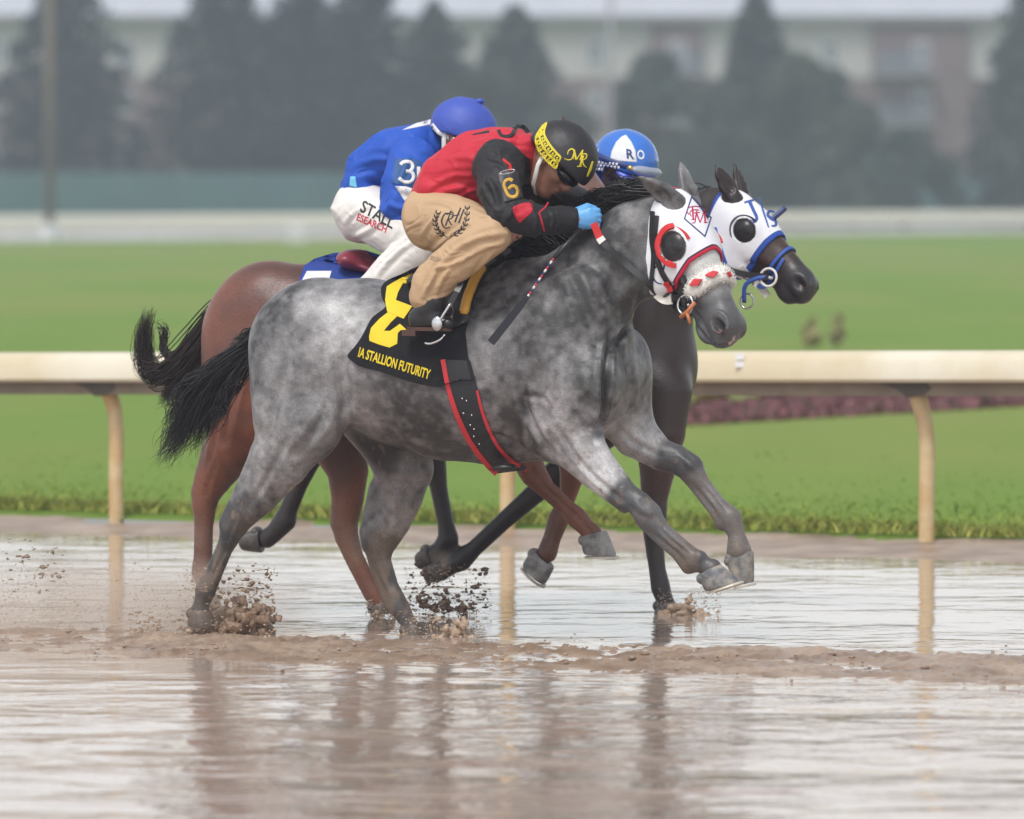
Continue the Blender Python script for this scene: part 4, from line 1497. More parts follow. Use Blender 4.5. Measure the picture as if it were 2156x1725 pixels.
# tail
rng = np.random.default_rng(3)
tl = [lock([gp(578, 690, 0), gp(545, 720, .0), gp(505, 748, .0), gp(455, 790, .0), gp(410, 850, .0), gp(370, 925, 0), gp(340, 975, 0)], 480, [.016, .024, .032, .042, .046, .038, .02], .0027, rng, .028),
      lock([gp(560, 705, 0), gp(520, 745, .02), gp(478, 800, .02), gp(440, 870, .02), gp(404, 960, .02)], 320, [.022, .036, .044, .036, .012], .0027, rng, .024),
      lock([gp(540, 720, -.02), gp(470, 770, -.03), gp(400, 810, -.03), gp(368, 850, -.03), gp(355, 900, -.02)], 60, [.01, .02, .02, .015, .008], .0035, rng, .03),
      lock([gp(530, 730, -.02), gp(490, 800, -.03), gp(470, 850, -.03), gp(452, 900, -.03)], 50, [.01, .02, .02, .01], .0035, rng, .03),
      lock([gp(600, 668, -.02), gp(566, 690, -.02), gp(520, 715, -.02), gp(490, 745, -.02)], 120, [.015, .022, .026, .02], .004, rng, .015)]
mesh_obj('tail', *join(tl), m_hair, G.root)
# mane: lifted by the wind along the crest
mn = []
for i in range(26):
    t = i / 25
    px = 1105 + (1372 - 1105) * t; py = np.interp(px, [1105, 1180, 1240, 1300, 1345, 1372], [548, 512, 478, 436, 408, 400])
    a = gp(px, py + 6, .0 + .02 * math.sin(i))
    dx, dy = -70 - 25 * rng.uniform(), -4 + 26 * rng.uniform() * (1 if t < .6 else .5)
    g2 = gp(px + dx * .5, py + dy * .2 - 14 * rng.uniform() - 8, .03); g3 = gp(px + dx, py + dy, .04 + .03 * rng.uniform())
    mn.append(lock([a, g2, g3], 46, [.018, .022, .018], .0035, rng, .018))
mn.append(lock([gp(1400, 405, -.03), gp(1350, 398, -.03), gp(1300, 406, -.02), gp(1255, 424, -.02)], 170, [.02, .03, .03, .02], .0036, rng, .02))
mesh_obj('mane', *join(mn), m_hair, G.root)
# ------------------------------------------------------------------ the bay (middle)
FB = Frame(0.0, 0.78, HEAD)
B = Horse(FB, 'red bay racehorse galloping half hidden beyond the grey')
B.torso([(512, 700, 0, 84, .15), (582, 684, 0, 132, .23), (660, 706, 0, 152, .265), (750, 738, 0, 166, .28), (840, 758, 0, 176, .285), (930, 752, 0, 186, .265), (1000, 742, 0, 188, .23), (1070, 737, 0, 162, .205), (1130, 757, 0, 102, .18)])
B.el(560, 665, -.10, 118, .15, 108, k=.08, ang=18); B.el(555, 668, .10, 110, .15, 100, k=.08, ang=18)
B.el(497, 775, -.12, 72, .135, 150, k=.07, ang=6)
B.leg([(545, 780, -.14, 104, 72), (515, 880, -.16, 88, 62), (484, 950, -.165, 56, 46), (452, 1005, -.165, 40, 32), (436, 1040, -.165, 30, 25), (430, 1062, -.165, 28, 23), (431, 1110, -.165, 19, 17), (431, 1170, -.165, 17, 16), (428, 1212, -.165, 22, 19), (432, 1240, -.165, 18, 18), (436, 1258, -.165, 20, 20)], k=.06)
B.leg([(450, 950, -.165, 26, 16), (424, 1015, -.165, 15, 12), (416, 1036, -.165, 13, 12)], k=.03)
B.leg([(640, 790, .12, 104, 68), (700, 895, .14, 76, 56), (732, 990, .15, 46, 38), (732, 1050, .15, 36, 30), (724, 1100, .15, 31, 26), (730, 1128, .15, 26, 22), (748, 1172, .15, 18, 16), (775, 1225, .15, 17, 15), (792, 1254, .15, 20, 18), (800, 1272, .15, 17, 17)], k=.06)
B.leg([(420, 1070, -.165, 11), (416, 1110, -.165, 8), (415, 1170, -.165, 8), (414, 1206, -.165, 12)], k=.010)
B.leg([(716, 1132, .15, 12), (732, 1176, .15, 8), (760, 1230, .15, 8), (778, 1258, .15, 11)], k=.010)
B.el(1050, 700, -.15, 96, .09, 168, k=.09, ang=-28)
B.el(1115, 785, -.15, 66, .10, 78, k=.06)
B.leg([(1105, 790, -.16, 70, 56), (1080, 870, -.17, 60, 48), (1100, 930, -.17, 44, 36), (1116, 984, -.17, 30, 27), (1124, 998, -.17, 29, 26), (1150, 1030, -.17, 20, 18), (1192, 1068, -.17, 18, 16), (1214, 1090, -.17, 23, 20), (1235, 1112, -.17, 19, 18), (1246, 1124, -.17, 22, 21)], k=.05)
B.leg([(1165, 800, .13, 66, 54), (1185, 890, .15, 46, 40), (1204, 960, .15, 31, 27), (1206, 990, .15, 29, 26), (1198, 1035, .15, 20, 18), (1184, 1072, .15, 19, 17), (1176, 1094, .15, 23, 20), (1162, 1134, .15, 19, 18), (1152, 1164, .15, 22, 21)], k=.05)
B.leg([(1020, 665, 0, 120, 88), (1090, 600, .0, 110, 72), (1140, 505, .0, 92, 56), (1165, 420, .0, 80, 48), (1185, 372, .0, 70, 42)], k=.07)
B.el(975, 600, 0, 90, .07, 62, k=.08, ang=12)
B.head((1196, 312), .0, (.60, -.10, -.76), (.78, -.40, .50), [(-.25, -.3, .9), (-.25, .3, .9)])
bp_ = FB.P


def bay_colour(p):
    big = fbm(p * 4.0, 12, 3); dap = fbm(p * 15, 15, 3)
    big = sstep(big, .25, .75); c = np.array([.130, .038, .016]) * (.35 + 1.3 * big[:, None]) * (.6 + .8 * dap[:, None])
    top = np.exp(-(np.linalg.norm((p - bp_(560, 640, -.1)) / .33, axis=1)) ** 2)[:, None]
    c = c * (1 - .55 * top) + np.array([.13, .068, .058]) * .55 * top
    hi = np.exp(-(np.linalg.norm((p - bp_(600, 740, -.25)) / .16, axis=1)) ** 2)[:, None]  # highlight on the haunch, painted into the coat colour
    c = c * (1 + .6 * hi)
    low = (1 - sstep(p[:, 2], .25, .75))[:, None]
    c = c * (1 - low * .6) + np.array([.17, .082, .055]) * low * .6
    q = B.to_head(p)
    hd = ((q[:, 0] > .1) & (np.abs(q[:, 1]) < .14) & (q[:, 2] > -.35) & (p[:, 2] > 1.2))[:, None]
    c = np.where(hd, np.array([.23, .115, .09]) * (.8 + .4 * big[:, None]), c)
    mud = sstep(fbm(p * 11, 77, 3), .5, .7) * (1 - sstep(p[:, 2], .2, .5)) * .4
    return c * (1 - mud[:, None]) + np.array([.24, .17, .12]) * mud[:, None]


m_coat_bay = coat_mat('bay_coat', .40)
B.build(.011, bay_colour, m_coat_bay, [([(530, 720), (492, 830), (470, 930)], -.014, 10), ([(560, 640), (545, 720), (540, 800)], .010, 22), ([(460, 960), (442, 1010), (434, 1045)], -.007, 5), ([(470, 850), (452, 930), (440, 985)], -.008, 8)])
m_hoof_b = mat('pale_hoof', (.36, .35, .33), rough=.5, col2=(.14, .135, .135), vscale=18, bump=.002, bscale=60)
hoof(FB, B.root, (1276, 1117), (1223, 1131), (1298, 1171), (1231, 1167), -.17, mat_h=m_hoof_b)
hoof(FB, B.root, (1166, 1196), (1124, 1154), (1146, 1232), (1102, 1188), .15, mat_h=m_hoof_b)
hoof(FB, B.root, (458, 1252), (418, 1254), (468, 1290), (412, 1286), -.165, mat_h=m_hoof_m, shoe=False)
hoof(FB, B.root, (818, 1266), (782, 1276), (832, 1292), (784, 1294), .15, mat_h=m_hoof_m, shoe=False)
rng = np.random.default_rng(5)
m_hair_b = mat('brown_black_horsehair', (.022, .014, .010), rough=.45, vary=.3, vscale=30)
tl = [lock([bp_(490, 622, 0), bp_(455, 665, 0), bp_(415, 725, 0), bp_(370, 775, 0), bp_(328, 790, 0), bp_(303, 755, 0), bp_(305, 690, 0), bp_(318, 655, 0)], 420, [.018, .030, .038, .038, .034, .028, .020, .008], .0027, rng, .02),
      lock([bp_(480, 640, 0), bp_(440, 700, .02), bp_(400, 770, .02), bp_(365, 815, .02), bp_(340, 848, .02)], 340, [.022, .036, .040, .024, .008], .0027, rng, .02),
      lock([bp_(470, 650, 0), bp_(445, 720, .02), bp_(432, 770, .02), bp_(425, 800, .02)], 140, [.02, .03, .035, .03], .004, rng, .02),
      lock([bp_(420, 720, -.02), bp_(370, 755, -.02), bp_(345, 735, -.02), bp_(345, 700, -.02), bp_(338, 680, -.02)], 46, [.01, .015, .015, .012, .006], .0035, rng, .02)]
mesh_obj('tail', *join(tl), m_hair_b, B.root)
mn = []
for i in range(16):
    t = i / 15
    px = 1010 + (1172 - 1010) * t; py = np.interp(px, [1010, 1060, 1110, 1172], [545, 500, 420, 330])
    mn.append(lock([bp_(px + 14, py + 10, 0), bp_(px - 16, py + 8, .03), bp_(px - 40, py + 42, .05)], 40, [.015, .02, .015], .0035, rng, .015))
mesh_obj('mane', *join(mn), m_hair_b, B.root)

# ------------------------------------------------------------------ the dark bay (farthest, leading)
FD = Frame(0.0, 1.72, HEAD)
D = Horse(FD, 'dark brown racehorse in a hood lettered in blue, farthest from the camera')
dp = FD.P
D.torso([(752, 720, 0, 80, .15), (820, 712, 0, 118, .23), (900, 724, 0, 138, .265), (990, 748, 0, 155, .28), (1080, 760, 0, 168, .285), (1165, 755, 0, 178, .265), (1240, 745, 0, 180, .23), (1310, 745, 0, 160, .205), (1362, 775, 0, 100, .18)])
D.el(790, 700, -.10, 104, .15, 96, k=.08, ang=18); D.el(790, 700, .10, 104, .15, 96, k=.08, ang=18)
D.leg([(770, 770, -.14, 92, 68), (735, 850, -.15, 74, 56), (700, 905, -.16, 44, 38), (672, 940, -.16, 30, 26), (652, 970, -.16, 24, 20), (630, 1020, -.16, 19, 17), (608, 1072, -.16, 20, 18), (600, 1096, -.16, 25, 21), (578, 1122, -.16, 20, 18), (562, 1134, -.16, 21, 20)], k=.06)
D.leg([(840, 770, .12, 96, 68), (890, 850, .14, 74, 56), (908, 920, .15, 42, 36), (914, 968, .15, 26, 22), (924, 1030, .15, 19, 17), (938, 1100, .15, 18, 16), (944, 1132, .15, 22, 19), (928, 1156, .15, 19, 18), (912, 1168, .15, 20, 19)], k=.06)
D.el(1285, 700, -.15, 92, .09, 160, k=.09, ang=-28)
D.el(1370, 790, -.02, 84, .18, 92, k=.07)
D.leg([(1330, 800, .13, 66, 54), (1270, 900, .15, 46, 40), (1190, 982, .15, 32, 28), (1165, 1004, .15, 30, 26), (1130, 1036, .15, 23, 20), (1060, 1098, .15, 19, 17), (1000, 1154, .15, 18, 16), (972, 1180, .15, 23, 20), (948, 1192, .15, 19, 18), (936, 1200, .15, 20, 19)], k=.05)
D.leg([(1385, 830, -.12, 74, 58), (1388, 910, -.14, 56, 46), (1384, 990, -.15, 38, 32), (1378, 1050, -.15, 28, 25), (1376, 1088, -.15, 28, 25), (1377, 1112, -.15, 25, 22), (1378, 1150, -.15, 20, 18), (1384, 1200, -.15, 18, 16), (1391, 1238, -.15, 21, 19), (1398, 1260, -.15, 18, 18), (1402, 1272, -.15, 20, 20)], k=.05)
D.leg([(1270, 690, 0, 116, 88), (1350, 625, 0, 106, 72), (1430, 545, 0, 90, 56), (1480, 488, 0, 76, 46), (1505, 460, 0, 66, 42)], k=.07)
D.el(1210, 610, 0, 84, .07, 56, k=.08, ang=12)
D.el(1528, 540, -.03, 30, .07, 38, k=.06)
D.head((1552, 398), -.02, (.62, -.40, -.665), (.64, -.27, .72), [(-.50, -.1, .85), (-.22, .1, .85)], sc=.93)


def dark_colour(p):
    big = fbm(p * 4.0, 32, 3); dap = fbm(p * 15, 35, 3)
    c = np.array([.026, .016, .014]) * (.6 + .8 * big[:, None]) * (.8 + .4 * dap[:, None])
    kn = np.exp(-(np.linalg.norm((p - dp(1384, 990, -.15)) / .2, axis=1)) ** 2)[:, None]
    c = c * (1 - kn * .8) + np.array([.075, .035, .028]) * kn * .8
    low = (1 - sstep(p[:, 2], .35, .55))[:, None]
    c = c * (1 - low * .6) + np.array([.020, .018, .017]) * low * .6
    q = D.to_head(p)
    inh = (q[:, 0] > .1) & (q[:, 0] < .7) & (np.abs(q[:, 1]) < .14) & (q[:, 2] > -.36) & (q[:, 2] < .06)
    ty = np.where(inh, 1 - sstep(q[:, 0], .34, .46), 0)[:, None] * .7
    c = c * (1 - ty) + np.array([.060, .033, .024]) * (.7 + .6 * big[:, None]) * ty
    mz = np.where(inh, sstep(q[:, 0], .40, .50), 0)[:, None]
    c = c * (1 - mz) + np.array([.030, .028, .030]) * mz
    for s_ in (-1, 1):
        d = np.linalg.norm((q - [.545, s_ * .062, -.074]) / [.028, .03, .018], axis=1)
        w = (1 - sstep(d, .6, 1.1))[:, None]
        c = c * (1 - w) + np.array([.012, .008, .008]) * w
        d = np.linalg.norm((q - [.548, s_ * .055, -.078]) / [.012, .016, .009], axis=1)
        w = (1 - sstep(d, .5, 1.2))[:, None] * .8
        c = c * (1 - w) + np.array([.20, .05, .045]) * w
    far = np.linalg.norm((p - dp(930, 1185, .15)) / .07, axis=1)
    w = (1 - sstep(far, .5, 1.1))[:, None] * .6
    return c * (1 - w) + np.array([.26, .22, .18]) * w


m_coat_dark = coat_mat('dark_coat', .40)
D.build(.011, dark_colour, m_coat_dark)
m_hoof_d = mat('dark_hoof', (.115, .10, .09), rough=.45, col2=(.06, .055, .05), vscale=12, bump=.002, bscale=60)
hoof(FD, D.root, (553, 1164), (549, 1112), (514, 1160), (510, 1122), -.16, mat_h=m_hoof_d, shoe=False)
hoof(FD, D.root, (914, 1192), (900, 1150), (886, 1200), (880, 1164), .15, mat_h=m_hoof_d, shoe=False)
hoof(FD, D.root, (938, 1222), (932, 1178), (903, 1228), (896, 1190), .15, mat_h=m_hoof_d, shoe=False)
hoof(FD, D.root, (1422, 1268), (1384, 1270), (1436, 1296), (1378, 1298), -.15, mat_h=m_hoof_d, shoe=False)
rng = np.random.default_rng(6)
mesh_obj('tail', *join([lock([dp(740, 690, 0), dp(700, 730, 0), dp(650, 790, 0), dp(610, 860, 0)], 160, [.02, .03, .04, .02], .0045, rng, .03)]), m_hair, D.root)
mn = []
for i in range(18):
    t = i / 17
    px = 1225 + (1512 - 1225) * t; py = np.interp(px, [1225, 1300, 1400, 1512], [548, 520, 462, 400])
    mn.append(lock([dp(px + 6, py + 14, 0), dp(px - 24, py + 4, .03), dp(px - 60, py + 26, .05)], 36, [.015, .02, .015], .0038, rng, .015))
mesh_obj('mane', *join(mn), m_hair, D.root)
# ================================================================== decals: thin patches laid on a surface
def fine_mesh(verts2, faces, maxlen):
    bm = bmesh.new()
    vs = [bm.verts.new((x, y, 0)) for x, y in verts2]
    for f in faces:
        try: bm.faces.new([vs[i] for i in f])
        except ValueError: pass
    bmesh.ops.triangulate(bm, faces=bm.faces[:])
    for _ in range(7):
        ed = [e for e in bm.edges if e.calc_length() > maxlen]
        if not ed: break
        bmesh.ops.subdivide_edges(bm, edges=ed, cuts=1)
        bmesh.ops.triangulate(bm, faces=[f for f in bm.faces if len(f.verts) > 3])
    bm.verts.ensure_lookup_table()
    bm.verts.index_update()
    V = np.array([(v.co.x, v.co.y) for v in bm.verts])
    F = [tuple(v.index for v in f.verts) for f in bm.faces]
    bd = [tuple(v.index for v in e.verts) for e in bm.edges if len(e.link_faces) == 1]
    bm.free()
    return V, F, bd


def poly2(outline, holes=()):
    loops = [[Vector((x, y, 0)) for x, y in lp] for lp in (outline, *holes)]
    tris = tessellate_polygon(loops)
    V = [(v.x, v.y) for lp in loops for v in lp]
    return V, [tuple(t) for t in tris]


def stroke2(pts, w, closed=False):
    """ribbon along px polyline; w scalar or per-point"""
    P_ = [np.asarray(p, float) for p in pts]
    n = len(P_)
    ws = [w] * n if np.isscalar(w) else list(np.interp(np.linspace(0, 1, n), np.linspace(0, 1, len(w)), w))
    V, F = [], []
    for i in range(n):
        if closed: a, b_ = P_[(i - 1) % n], P_[(i + 1) % n]
        else: a, b_ = P_[max(i - 1, 0)], P_[min(i + 1, n - 1)]
        t = b_ - a; t /= np.linalg.norm(t) + 1e-9
        nn = np.array([-t[1], t[0]])
        V += [tuple(P_[i] + nn * ws[i] / 2), tuple(P_[i] - nn * ws[i] / 2)]
    m = n if closed else n - 1
    for i in range(m):
        j = (i + 1) % n
        F.append((2 * i, 2 * i + 1, 2 * j + 1, 2 * j))
    return V, F


def merge2(parts):
    V, F = [], []
    for v, f in parts:
        n = len(V); V += list(v); F += [tuple(i + n for i in q) for q in f]
    return V, F


def text2(s, bold=0.0, xs=1.0):
    cu = bpy.data.curves.new('lettering', 'FONT'); cu.body = s; cu.offset = bold
    cu.resolution_u = 4
    ob = bpy.data.objects.new('lettering', cu); COL.objects.link(ob)
    dg = bpy.context.evaluated_depsgraph_get(); dg.update()
    me = bpy.data.meshes.new_from_object(ob.evaluated_get(dg))
    V = [(v.co.x * xs, v.co.y) for v in me.vertices]; F = [tuple(p.vertices) for p in me.polygons]
    bpy.data.objects.remove(ob); bpy.data.curves.remove(cu); bpy.data.meshes.remove(me)
    return V, F


def map2(vf, o, ax, ay):
    """em units -> px: o + x*ax + y*ay"""
    V, F = vf
    return [(o[0] + x * ax[0] + y * ay[0], o[1] + x * ax[1] + y * ay[1]) for x, y in V], F


def fit_text(s, o, xvec, yvec, bold=0.0):
    """text scaled so its width spans xvec and its cap height yvec (px vectors), baseline-left at o"""
    V, F = text2(s, bold)
    A = np.array(V)
    x0, y0 = A.min(0); x1, y1 = A.max(0)
    A = (A - [x0, y0]) / [x1 - x0, y1 - y0]
    return [(o[0] + x * xvec[0] + y * yvec[0], o[1] + x * xvec[1] + y * yvec[1]) for x, y in A], F


def decal(name, fr, bvhs, vf, m, parent, off=.0025, maxlen=6.0, skirt=0.004, smooth=True, sub=None):
    """lay px-space shape on the first surface the camera ray meets; returns object in the frame's local space"""
    V, F, bd = fine_mesh(*vf, maxlen)
    pts = np.zeros((len(V), 3)); nr = np.zeros((len(V), 3)); ok = np.zeros(len(V), bool)
    for i, (x, y) in enumerate(V):
        o, d = fr.lray(x, y); dv = Vector(d).normalized()
        best = None
        for bv in bvhs:
            h = bv.ray_cast(Vector(o), dv)
            if h[0] is not None and (best is None or h[3] < best[3]): best = h
        if best is not None:
            n = np.array(best[1]); n = n if n @ d < 0 else -n
            pts[i] = np.array(best[0]); nr[i] = n; ok[i] = True
    if not ok.any(): return None
    # neighbours smooth the normals, misses take the nearest hit's depth
    for i in np.where(~ok)[0]:
        j = np.where(ok)[0][np.argmin(((V[ok] - V[i]) ** 2).sum(1))]
        o, d = fr.lray(*V[i])
        t = (pts[j] - o) @ d / (d @ d)
        pts[i] = o + d * t; nr[i] = nr[j]
    adj = [[] for _ in V]
    for f in F:
        for a in range(len(f)):
            adj[f[a]].append(f[a - 1]); adj[f[a - 1]].append(f[a])
    for _ in range(2):
        nr = np.array([(nr[i] + nr[adj[i]].sum(0)) for i in range(len(V))]); nr /= np.linalg.norm(nr, axis=1, keepdims=True) + 1e-9
    top = pts + nr * off
    allV = list(top); allF = []
    up = 0
    for f in F:
        a, b_, c = top[f[0]], top[f[1]], top[f[2]]
        n = np.cross(b_ - a, c - a)
        allF.append(f if n @ nr[f[0]] > 0 else f[::-1])
    if skirt:
        mp_ = {}
        for e in bd:
            for i in e:
                if i not in mp_: mp_[i] = len(allV); allV.append(pts[i] + nr[i] * (off - skirt))
            allF.append((e[0], e[1], mp_[e[1]], mp_[e[0]]))
    o = mesh_obj(name, allV, allF, m, parent, False)
    if smooth and skirt < .003: o.data.polygons.foreach_set('use_smooth', np.ones(len(o.data.polygons), bool))
    elif smooth: auto_smooth(o, 50)
    return o


# ================================================================== RIDERS
m_skin = mat('weathered_skin', (.25, .115, .072), rough=.5, vary=.12, vscale=25, bump=.001, bscale=150)
m_cloth_kw = dict(rough=.6, bump=.0008, bscale=350, sheen=.03, spec=.35, crumple=.010)
m_boot = mat('black_boot_leather', (.012, .012, .013), rough=.28, vary=.2, vscale=12, spec=.55)
m_sole = mat('brown_boot_sole', (.07, .03, .022), rough=.6, vary=.2)


def wrinkle(V, F, amp, sc, seed, stretch=(1, 1, 1)):
    N = vnormals(V, F)
    q = V * np.asarray(stretch) * sc
    q = q + .9 * (fbm(q * .7, seed + 40, 2)[:, None] - .5)
    r1 = 1 - np.abs(2 * vnoise(q, seed) - 1)
    r2 = 1 - np.abs(2 * vnoise(q * 2.1 + 5, seed + 1) - 1)
    return V + N * (amp * (r1 ** 2 - .35 + .35 * (r2 ** 2 - .35)))[:, None]


def human_head_ops():
    o = [('a', ellip((0, 0, .03), (.098, .076, .092)), .02), ('a', ellip((.028, 0, -.045), (.068, .060, .085)), .03),
         ('a', ellip((.060, 0, -.108), (.034, .034, .024)), .025), ('a', tube([(.096, 0, .004, .009), (.116, 0, -.030, .013), (.108, 0, -.040, .016)]), .012),
         ('a', ellip((.098, .014, -.040), (.012, .010, .009)), .008), ('a', ellip((.098, -.014, -.040), (.012, .010, .009)), .008),
         ('a', ellip((.092, 0, -.066), (.016, .026, .007)), .006), ('a', ellip((.090, 0, -.080), (.014, .022, .007)), .006),
         ('a', ellip((.086, 0, .024), (.020, .055, .012)), .015)]
    for s in (-1, 1):
        o.append(('s', ellip((.096, s * .032, .004), (.014, .018, .012)), .012))
        o.append(('a', ellip((.062, s * .045, -.03), (.025, .018, .02)), .02))
        o.append(('a', ellip((-.012, s * .078, -.02), (.024, .009, .034)), .008))
        o.append(('a', ellip((.088, s * .031, .003), (.010, .013, .008)), .006))
    return o


class Rider:
    """built in the horse's local frame from picture points"""
    def __init__(s, fr, label, group=None):
        s.fr = fr
        s.root = empty('person', tuple(fr.o), -fr.th, label, 'person', group)
        s.body = Field()
        s.cloth = {}
        s.bv = {}

    def limb(s, pts): return leg_tube(s.fr, pts)

    def thin(s, pts, f=.78): return [(p[0], p[1], p[2], p[3] * f, (p[4] if len(p) > 4 else p[3]) * f) for p in pts]

    def head(s, c, v, face, crown):
        x = np.asarray(face, float); x /= np.linalg.norm(x)
        z = np.asarray(crown, float); z -= x * (x @ z); z /= np.linalg.norm(z)
        y = np.cross(z, x)
        s.Rm = np.stack([s.fr.M @ x, s.fr.M @ y, s.fr.M @ z], 1); s.t = s.fr.P(*c, v)
        for op, pr, k in human_head_ops():
            q = xform(pr, s.Rm, s.t, 1.0)
            (s.body.add if op == 'a' else s.body.sub)(q, k)

    def hp(s, *p): return s.Rm @ np.array(p, float) + s.t

    def garment(s, name, limbs, m, k=.03, h=.007, amp=.004, sc=9, seed=1, cut=None, stretch=(1, 1, 1), extra=None, folds=None):
        f = Field()
        for l in limbs: f.add(s.limb(l), k)
        if extra: extra(f)
        if cut is not None: f.cut(cut, .006)
        V, F = f.mesh(h)
        V = wrinkle(V, F, amp, sc, seed, stretch)
        if folds: V = fold(V, F, bvh_of(V, F), s.fr, folds)
        s.bv[name] = bvh_of(V, F)
        o = mesh_obj(name.split('.')[0], V, F, m, s.root)
        s.cloth[name] = o
        return o

    def helmet(s, mt, rx=.140, ry=.118, rz=.128, dz=.035, rim=-.012, peak=False):
        f = Field()
        f.add(ellip((0.004, 0, dz), (rx, ry, rz)), .01)
        f.add(ellip((0.004, 0, dz - .01), (rx * .985, ry * .985, rz * .8)), .02)
        f.cut(lambda p: (rim + .03 * np.clip(-p[..., 0] / .1, -.3, 1) * -1 - p[..., 2]), .008)
        f.sub(ellip((0.004, 0, dz - .03), (rx - .014, ry - .014, rz - .02)), .004)
        if peak: f.add(ellip((.125, 0, rim + .014), (.05, .085, .008)), .01)
        V, F = f.mesh(.006)
        V = wrinkle(V, F, .0018, 16, 3, (1, 1, 2.2))
        V = V @ s.Rm.T + s.t
        s.bv['helmet'] = bvh_of(V, F)
        return mesh_obj('helmet', V, F, mt, s.root)

    def build_body(s, m): 
        V, F = s.body.mesh(.0075)
        s.bv['body'] = bvh_of(V, F)
        return mesh_obj('body', V, F, m, s.root)

    def goggles(s, m_lens, m_strap, raise_=0.0):
        f = Field()
        f.add(ellip((.080, 0, .000 + raise_), (.044, .078, .034)), .01)
        f.sub(ellip((.045, 0, .004 + raise_), (.045, .066, .05)), .004)
        V, F = f.mesh(.0045)
        o = mesh_obj('goggles', V @ s.Rm.T + s.t, F, m_lens, s.root)
        pts = []; nr = []
        for k in range(25):
            a = R(50) + R(260) * k / 24
            pts.append(s.hp(.108 * math.cos(a), .086 * math.sin(a), .006 + raise_ + .012 * math.cos(a) * -1)); nr.append(s.Rm @ np.array([math.cos(a), math.sin(a), 0]))
        MB().band(pts, nr, .018, .003).build('strap', m_strap, o, True)
        return o

    def glove(s, wrist, palm, fwd, m, name='glove', vside=-1, hand_len=1.0):
        """gloved fist round the rein: wrist px+v, palm px+v, fwd = local unit vector of the hand, thumb on top"""
        W = s.fr.P(*wrist); C_ = s.fr.P(*palm)
        d = C_ - W; d /= np.linalg.norm(d)
        up = np.array([0, 0, 1.0]); up = up - d * (up @ d); up /= np.linalg.norm(up)
        sd_ = np.cross(d, up) * (1 if vside < 0 else -1)        # towards the palm side (inwards)
        if (sd_[1] > 0) != (vside < 0): sd_ = -sd_
        f = Field()
        f.add(tube([(*W, .029, .025), (*(C_ - d * .02), .036, .024), (*(C_ + d * .02), .040, .022)], lat=sd_), .02)
        lens = [.040, .045, .042, .034]
        for i in range(4):
            b0 = C_ + d * .030 + up * (.030 - .019 * i) - sd_ * .004
            k1 = b0 + d * lens[i] * .75 + sd_ * .010 - up * .004
            k2 = k1 - d * .010 + sd_ * .030 - up * .003
            k3 = k2 - d * .030 + sd_ * .006
            f.add(tube([(*b0, .0112), (*k1, .0102)]), .006); f.add(tube([(*k1, .0102), (*k2, .0095)]), .005); f.add(tube([(*k2, .0095), (*k3, .0085)]), .005)
        t0 = C_ - d * .015 + up * .032 + sd_ * .008; t1 = C_ + d * .022 + up * .046 + sd_ * .020; t2 = C_ + d * .050 + up * .036 + sd_ * .030
        f.add(tube([(*t0, .014), (*t1, .0115), (*t2, .0095)]), .010)
        V, F = f.mesh(.0042)
        V = wrinkle(V, F, .0016, 30, 5)
        s.bv[name] = bvh_of(V, F)
        return mesh_obj('glove', V, F, m, s.root)

    def boot(s, ankle, heel, toe, shaft, m):
        """px points with v; shaft = list of limb points above the ankle"""
        f = Field()
        f.add(s.limb(shaft), .02)
        A, H, T = s.fr.P(*ankle), s.fr.P(*heel), s.fr.P(*toe)
        f.add(tube([(*A, .042, .036), (*(H + (T - H) * .25 + [0, 0, .03]), .044, .034), (*(H + (T - H) * .62 + [0, 0, .022]), .034, .036), (*(T + [0, 0, .016]), .022, .030)]), .03)
        V, F = f.mesh(.0065)
        o = mesh_obj('boot', V, F, m, s.root)
        d = T - H; d /= np.linalg.norm(d); upv = np.array([0, 0, 1.0]); upv -= d * (upv @ d)
        mb = MB(); lat = np.cross(d, upv)
        ring = []
        n = 20
        for k in range(n):
            a = 2 * math.pi * k / n
            c = H + (T - H) * (.5 + .56 * math.cos(a))
            ring.append(c + lat * .036 * math.sin(a) * (1 - .25 * max(0, -math.cos(a))))
        V = [p - upv * .014 for p in ring] + [p + upv * .000 for p in ring]
        mb.add(V, [tuple(range(n))[::-1], tuple(range(n, 2 * n))] + [(k, (k + 1) % n, n + (k + 1) % n, n + k) for k in range(n)])
        mb.box(H - [.02, .03, .034], H + [.035, .03, -.012])
        auto_smooth(mb.build('sole', m_sole, o), 40)
        return o


# ------------------------------------------------------------------ rider of the grey (red and black, number 6)
m_red = mat('red_silk', (.52, .020, .040), vary=.06, **m_cloth_kw)
m_blk = mat('black_silk', (.016, .016, .018), vary=.15, **m_cloth_kw)
m_tan = mat('tan_breeches', (.50, .335, .195), vary=.05, **m_cloth_kw)
m_cap_b = mat('black_cap_cover', (.017, .016, .019), rough=.5, vary=.1, bump=.0005, bscale=300)
m_yel = mat('yellow_print', (.72, .60, .03), rough=.6, vary=.05)
m_gold = mat('gold_print', (.62, .36, .05), rough=.6, vary=.05)
m_glove_b = mat('light_blue_glove', (.115, .36, .70), rough=.42, vary=.06, bump=.001, bscale=80)
m_dkglass = mat('black_lens', (.008, .008, .009), rough=.12, vary=.1, spec=.6)
m_strapw = mat('white_strap', (.74, .72, .68), rough=.6, vary=.05)
J = Rider(FG, 'jockey in red silks, black sleeves and tan breeches crouched on the grey')
torso = [(910, 432, 0, 52, 78), (950, 375, 0, 62, 86), (1010, 342, 0, 66, 94), (1070, 326, 0, 58, 100), (1108, 322, -.01, 42, 60)]
armN = [(1052, 352, -.17, 50), (1052, 405, -.25, 44), (1066, 450, -.28, 39), (1108, 462, -.25, 35), (1160, 464, -.19, 30), (1200, 463, -.14, 24)]
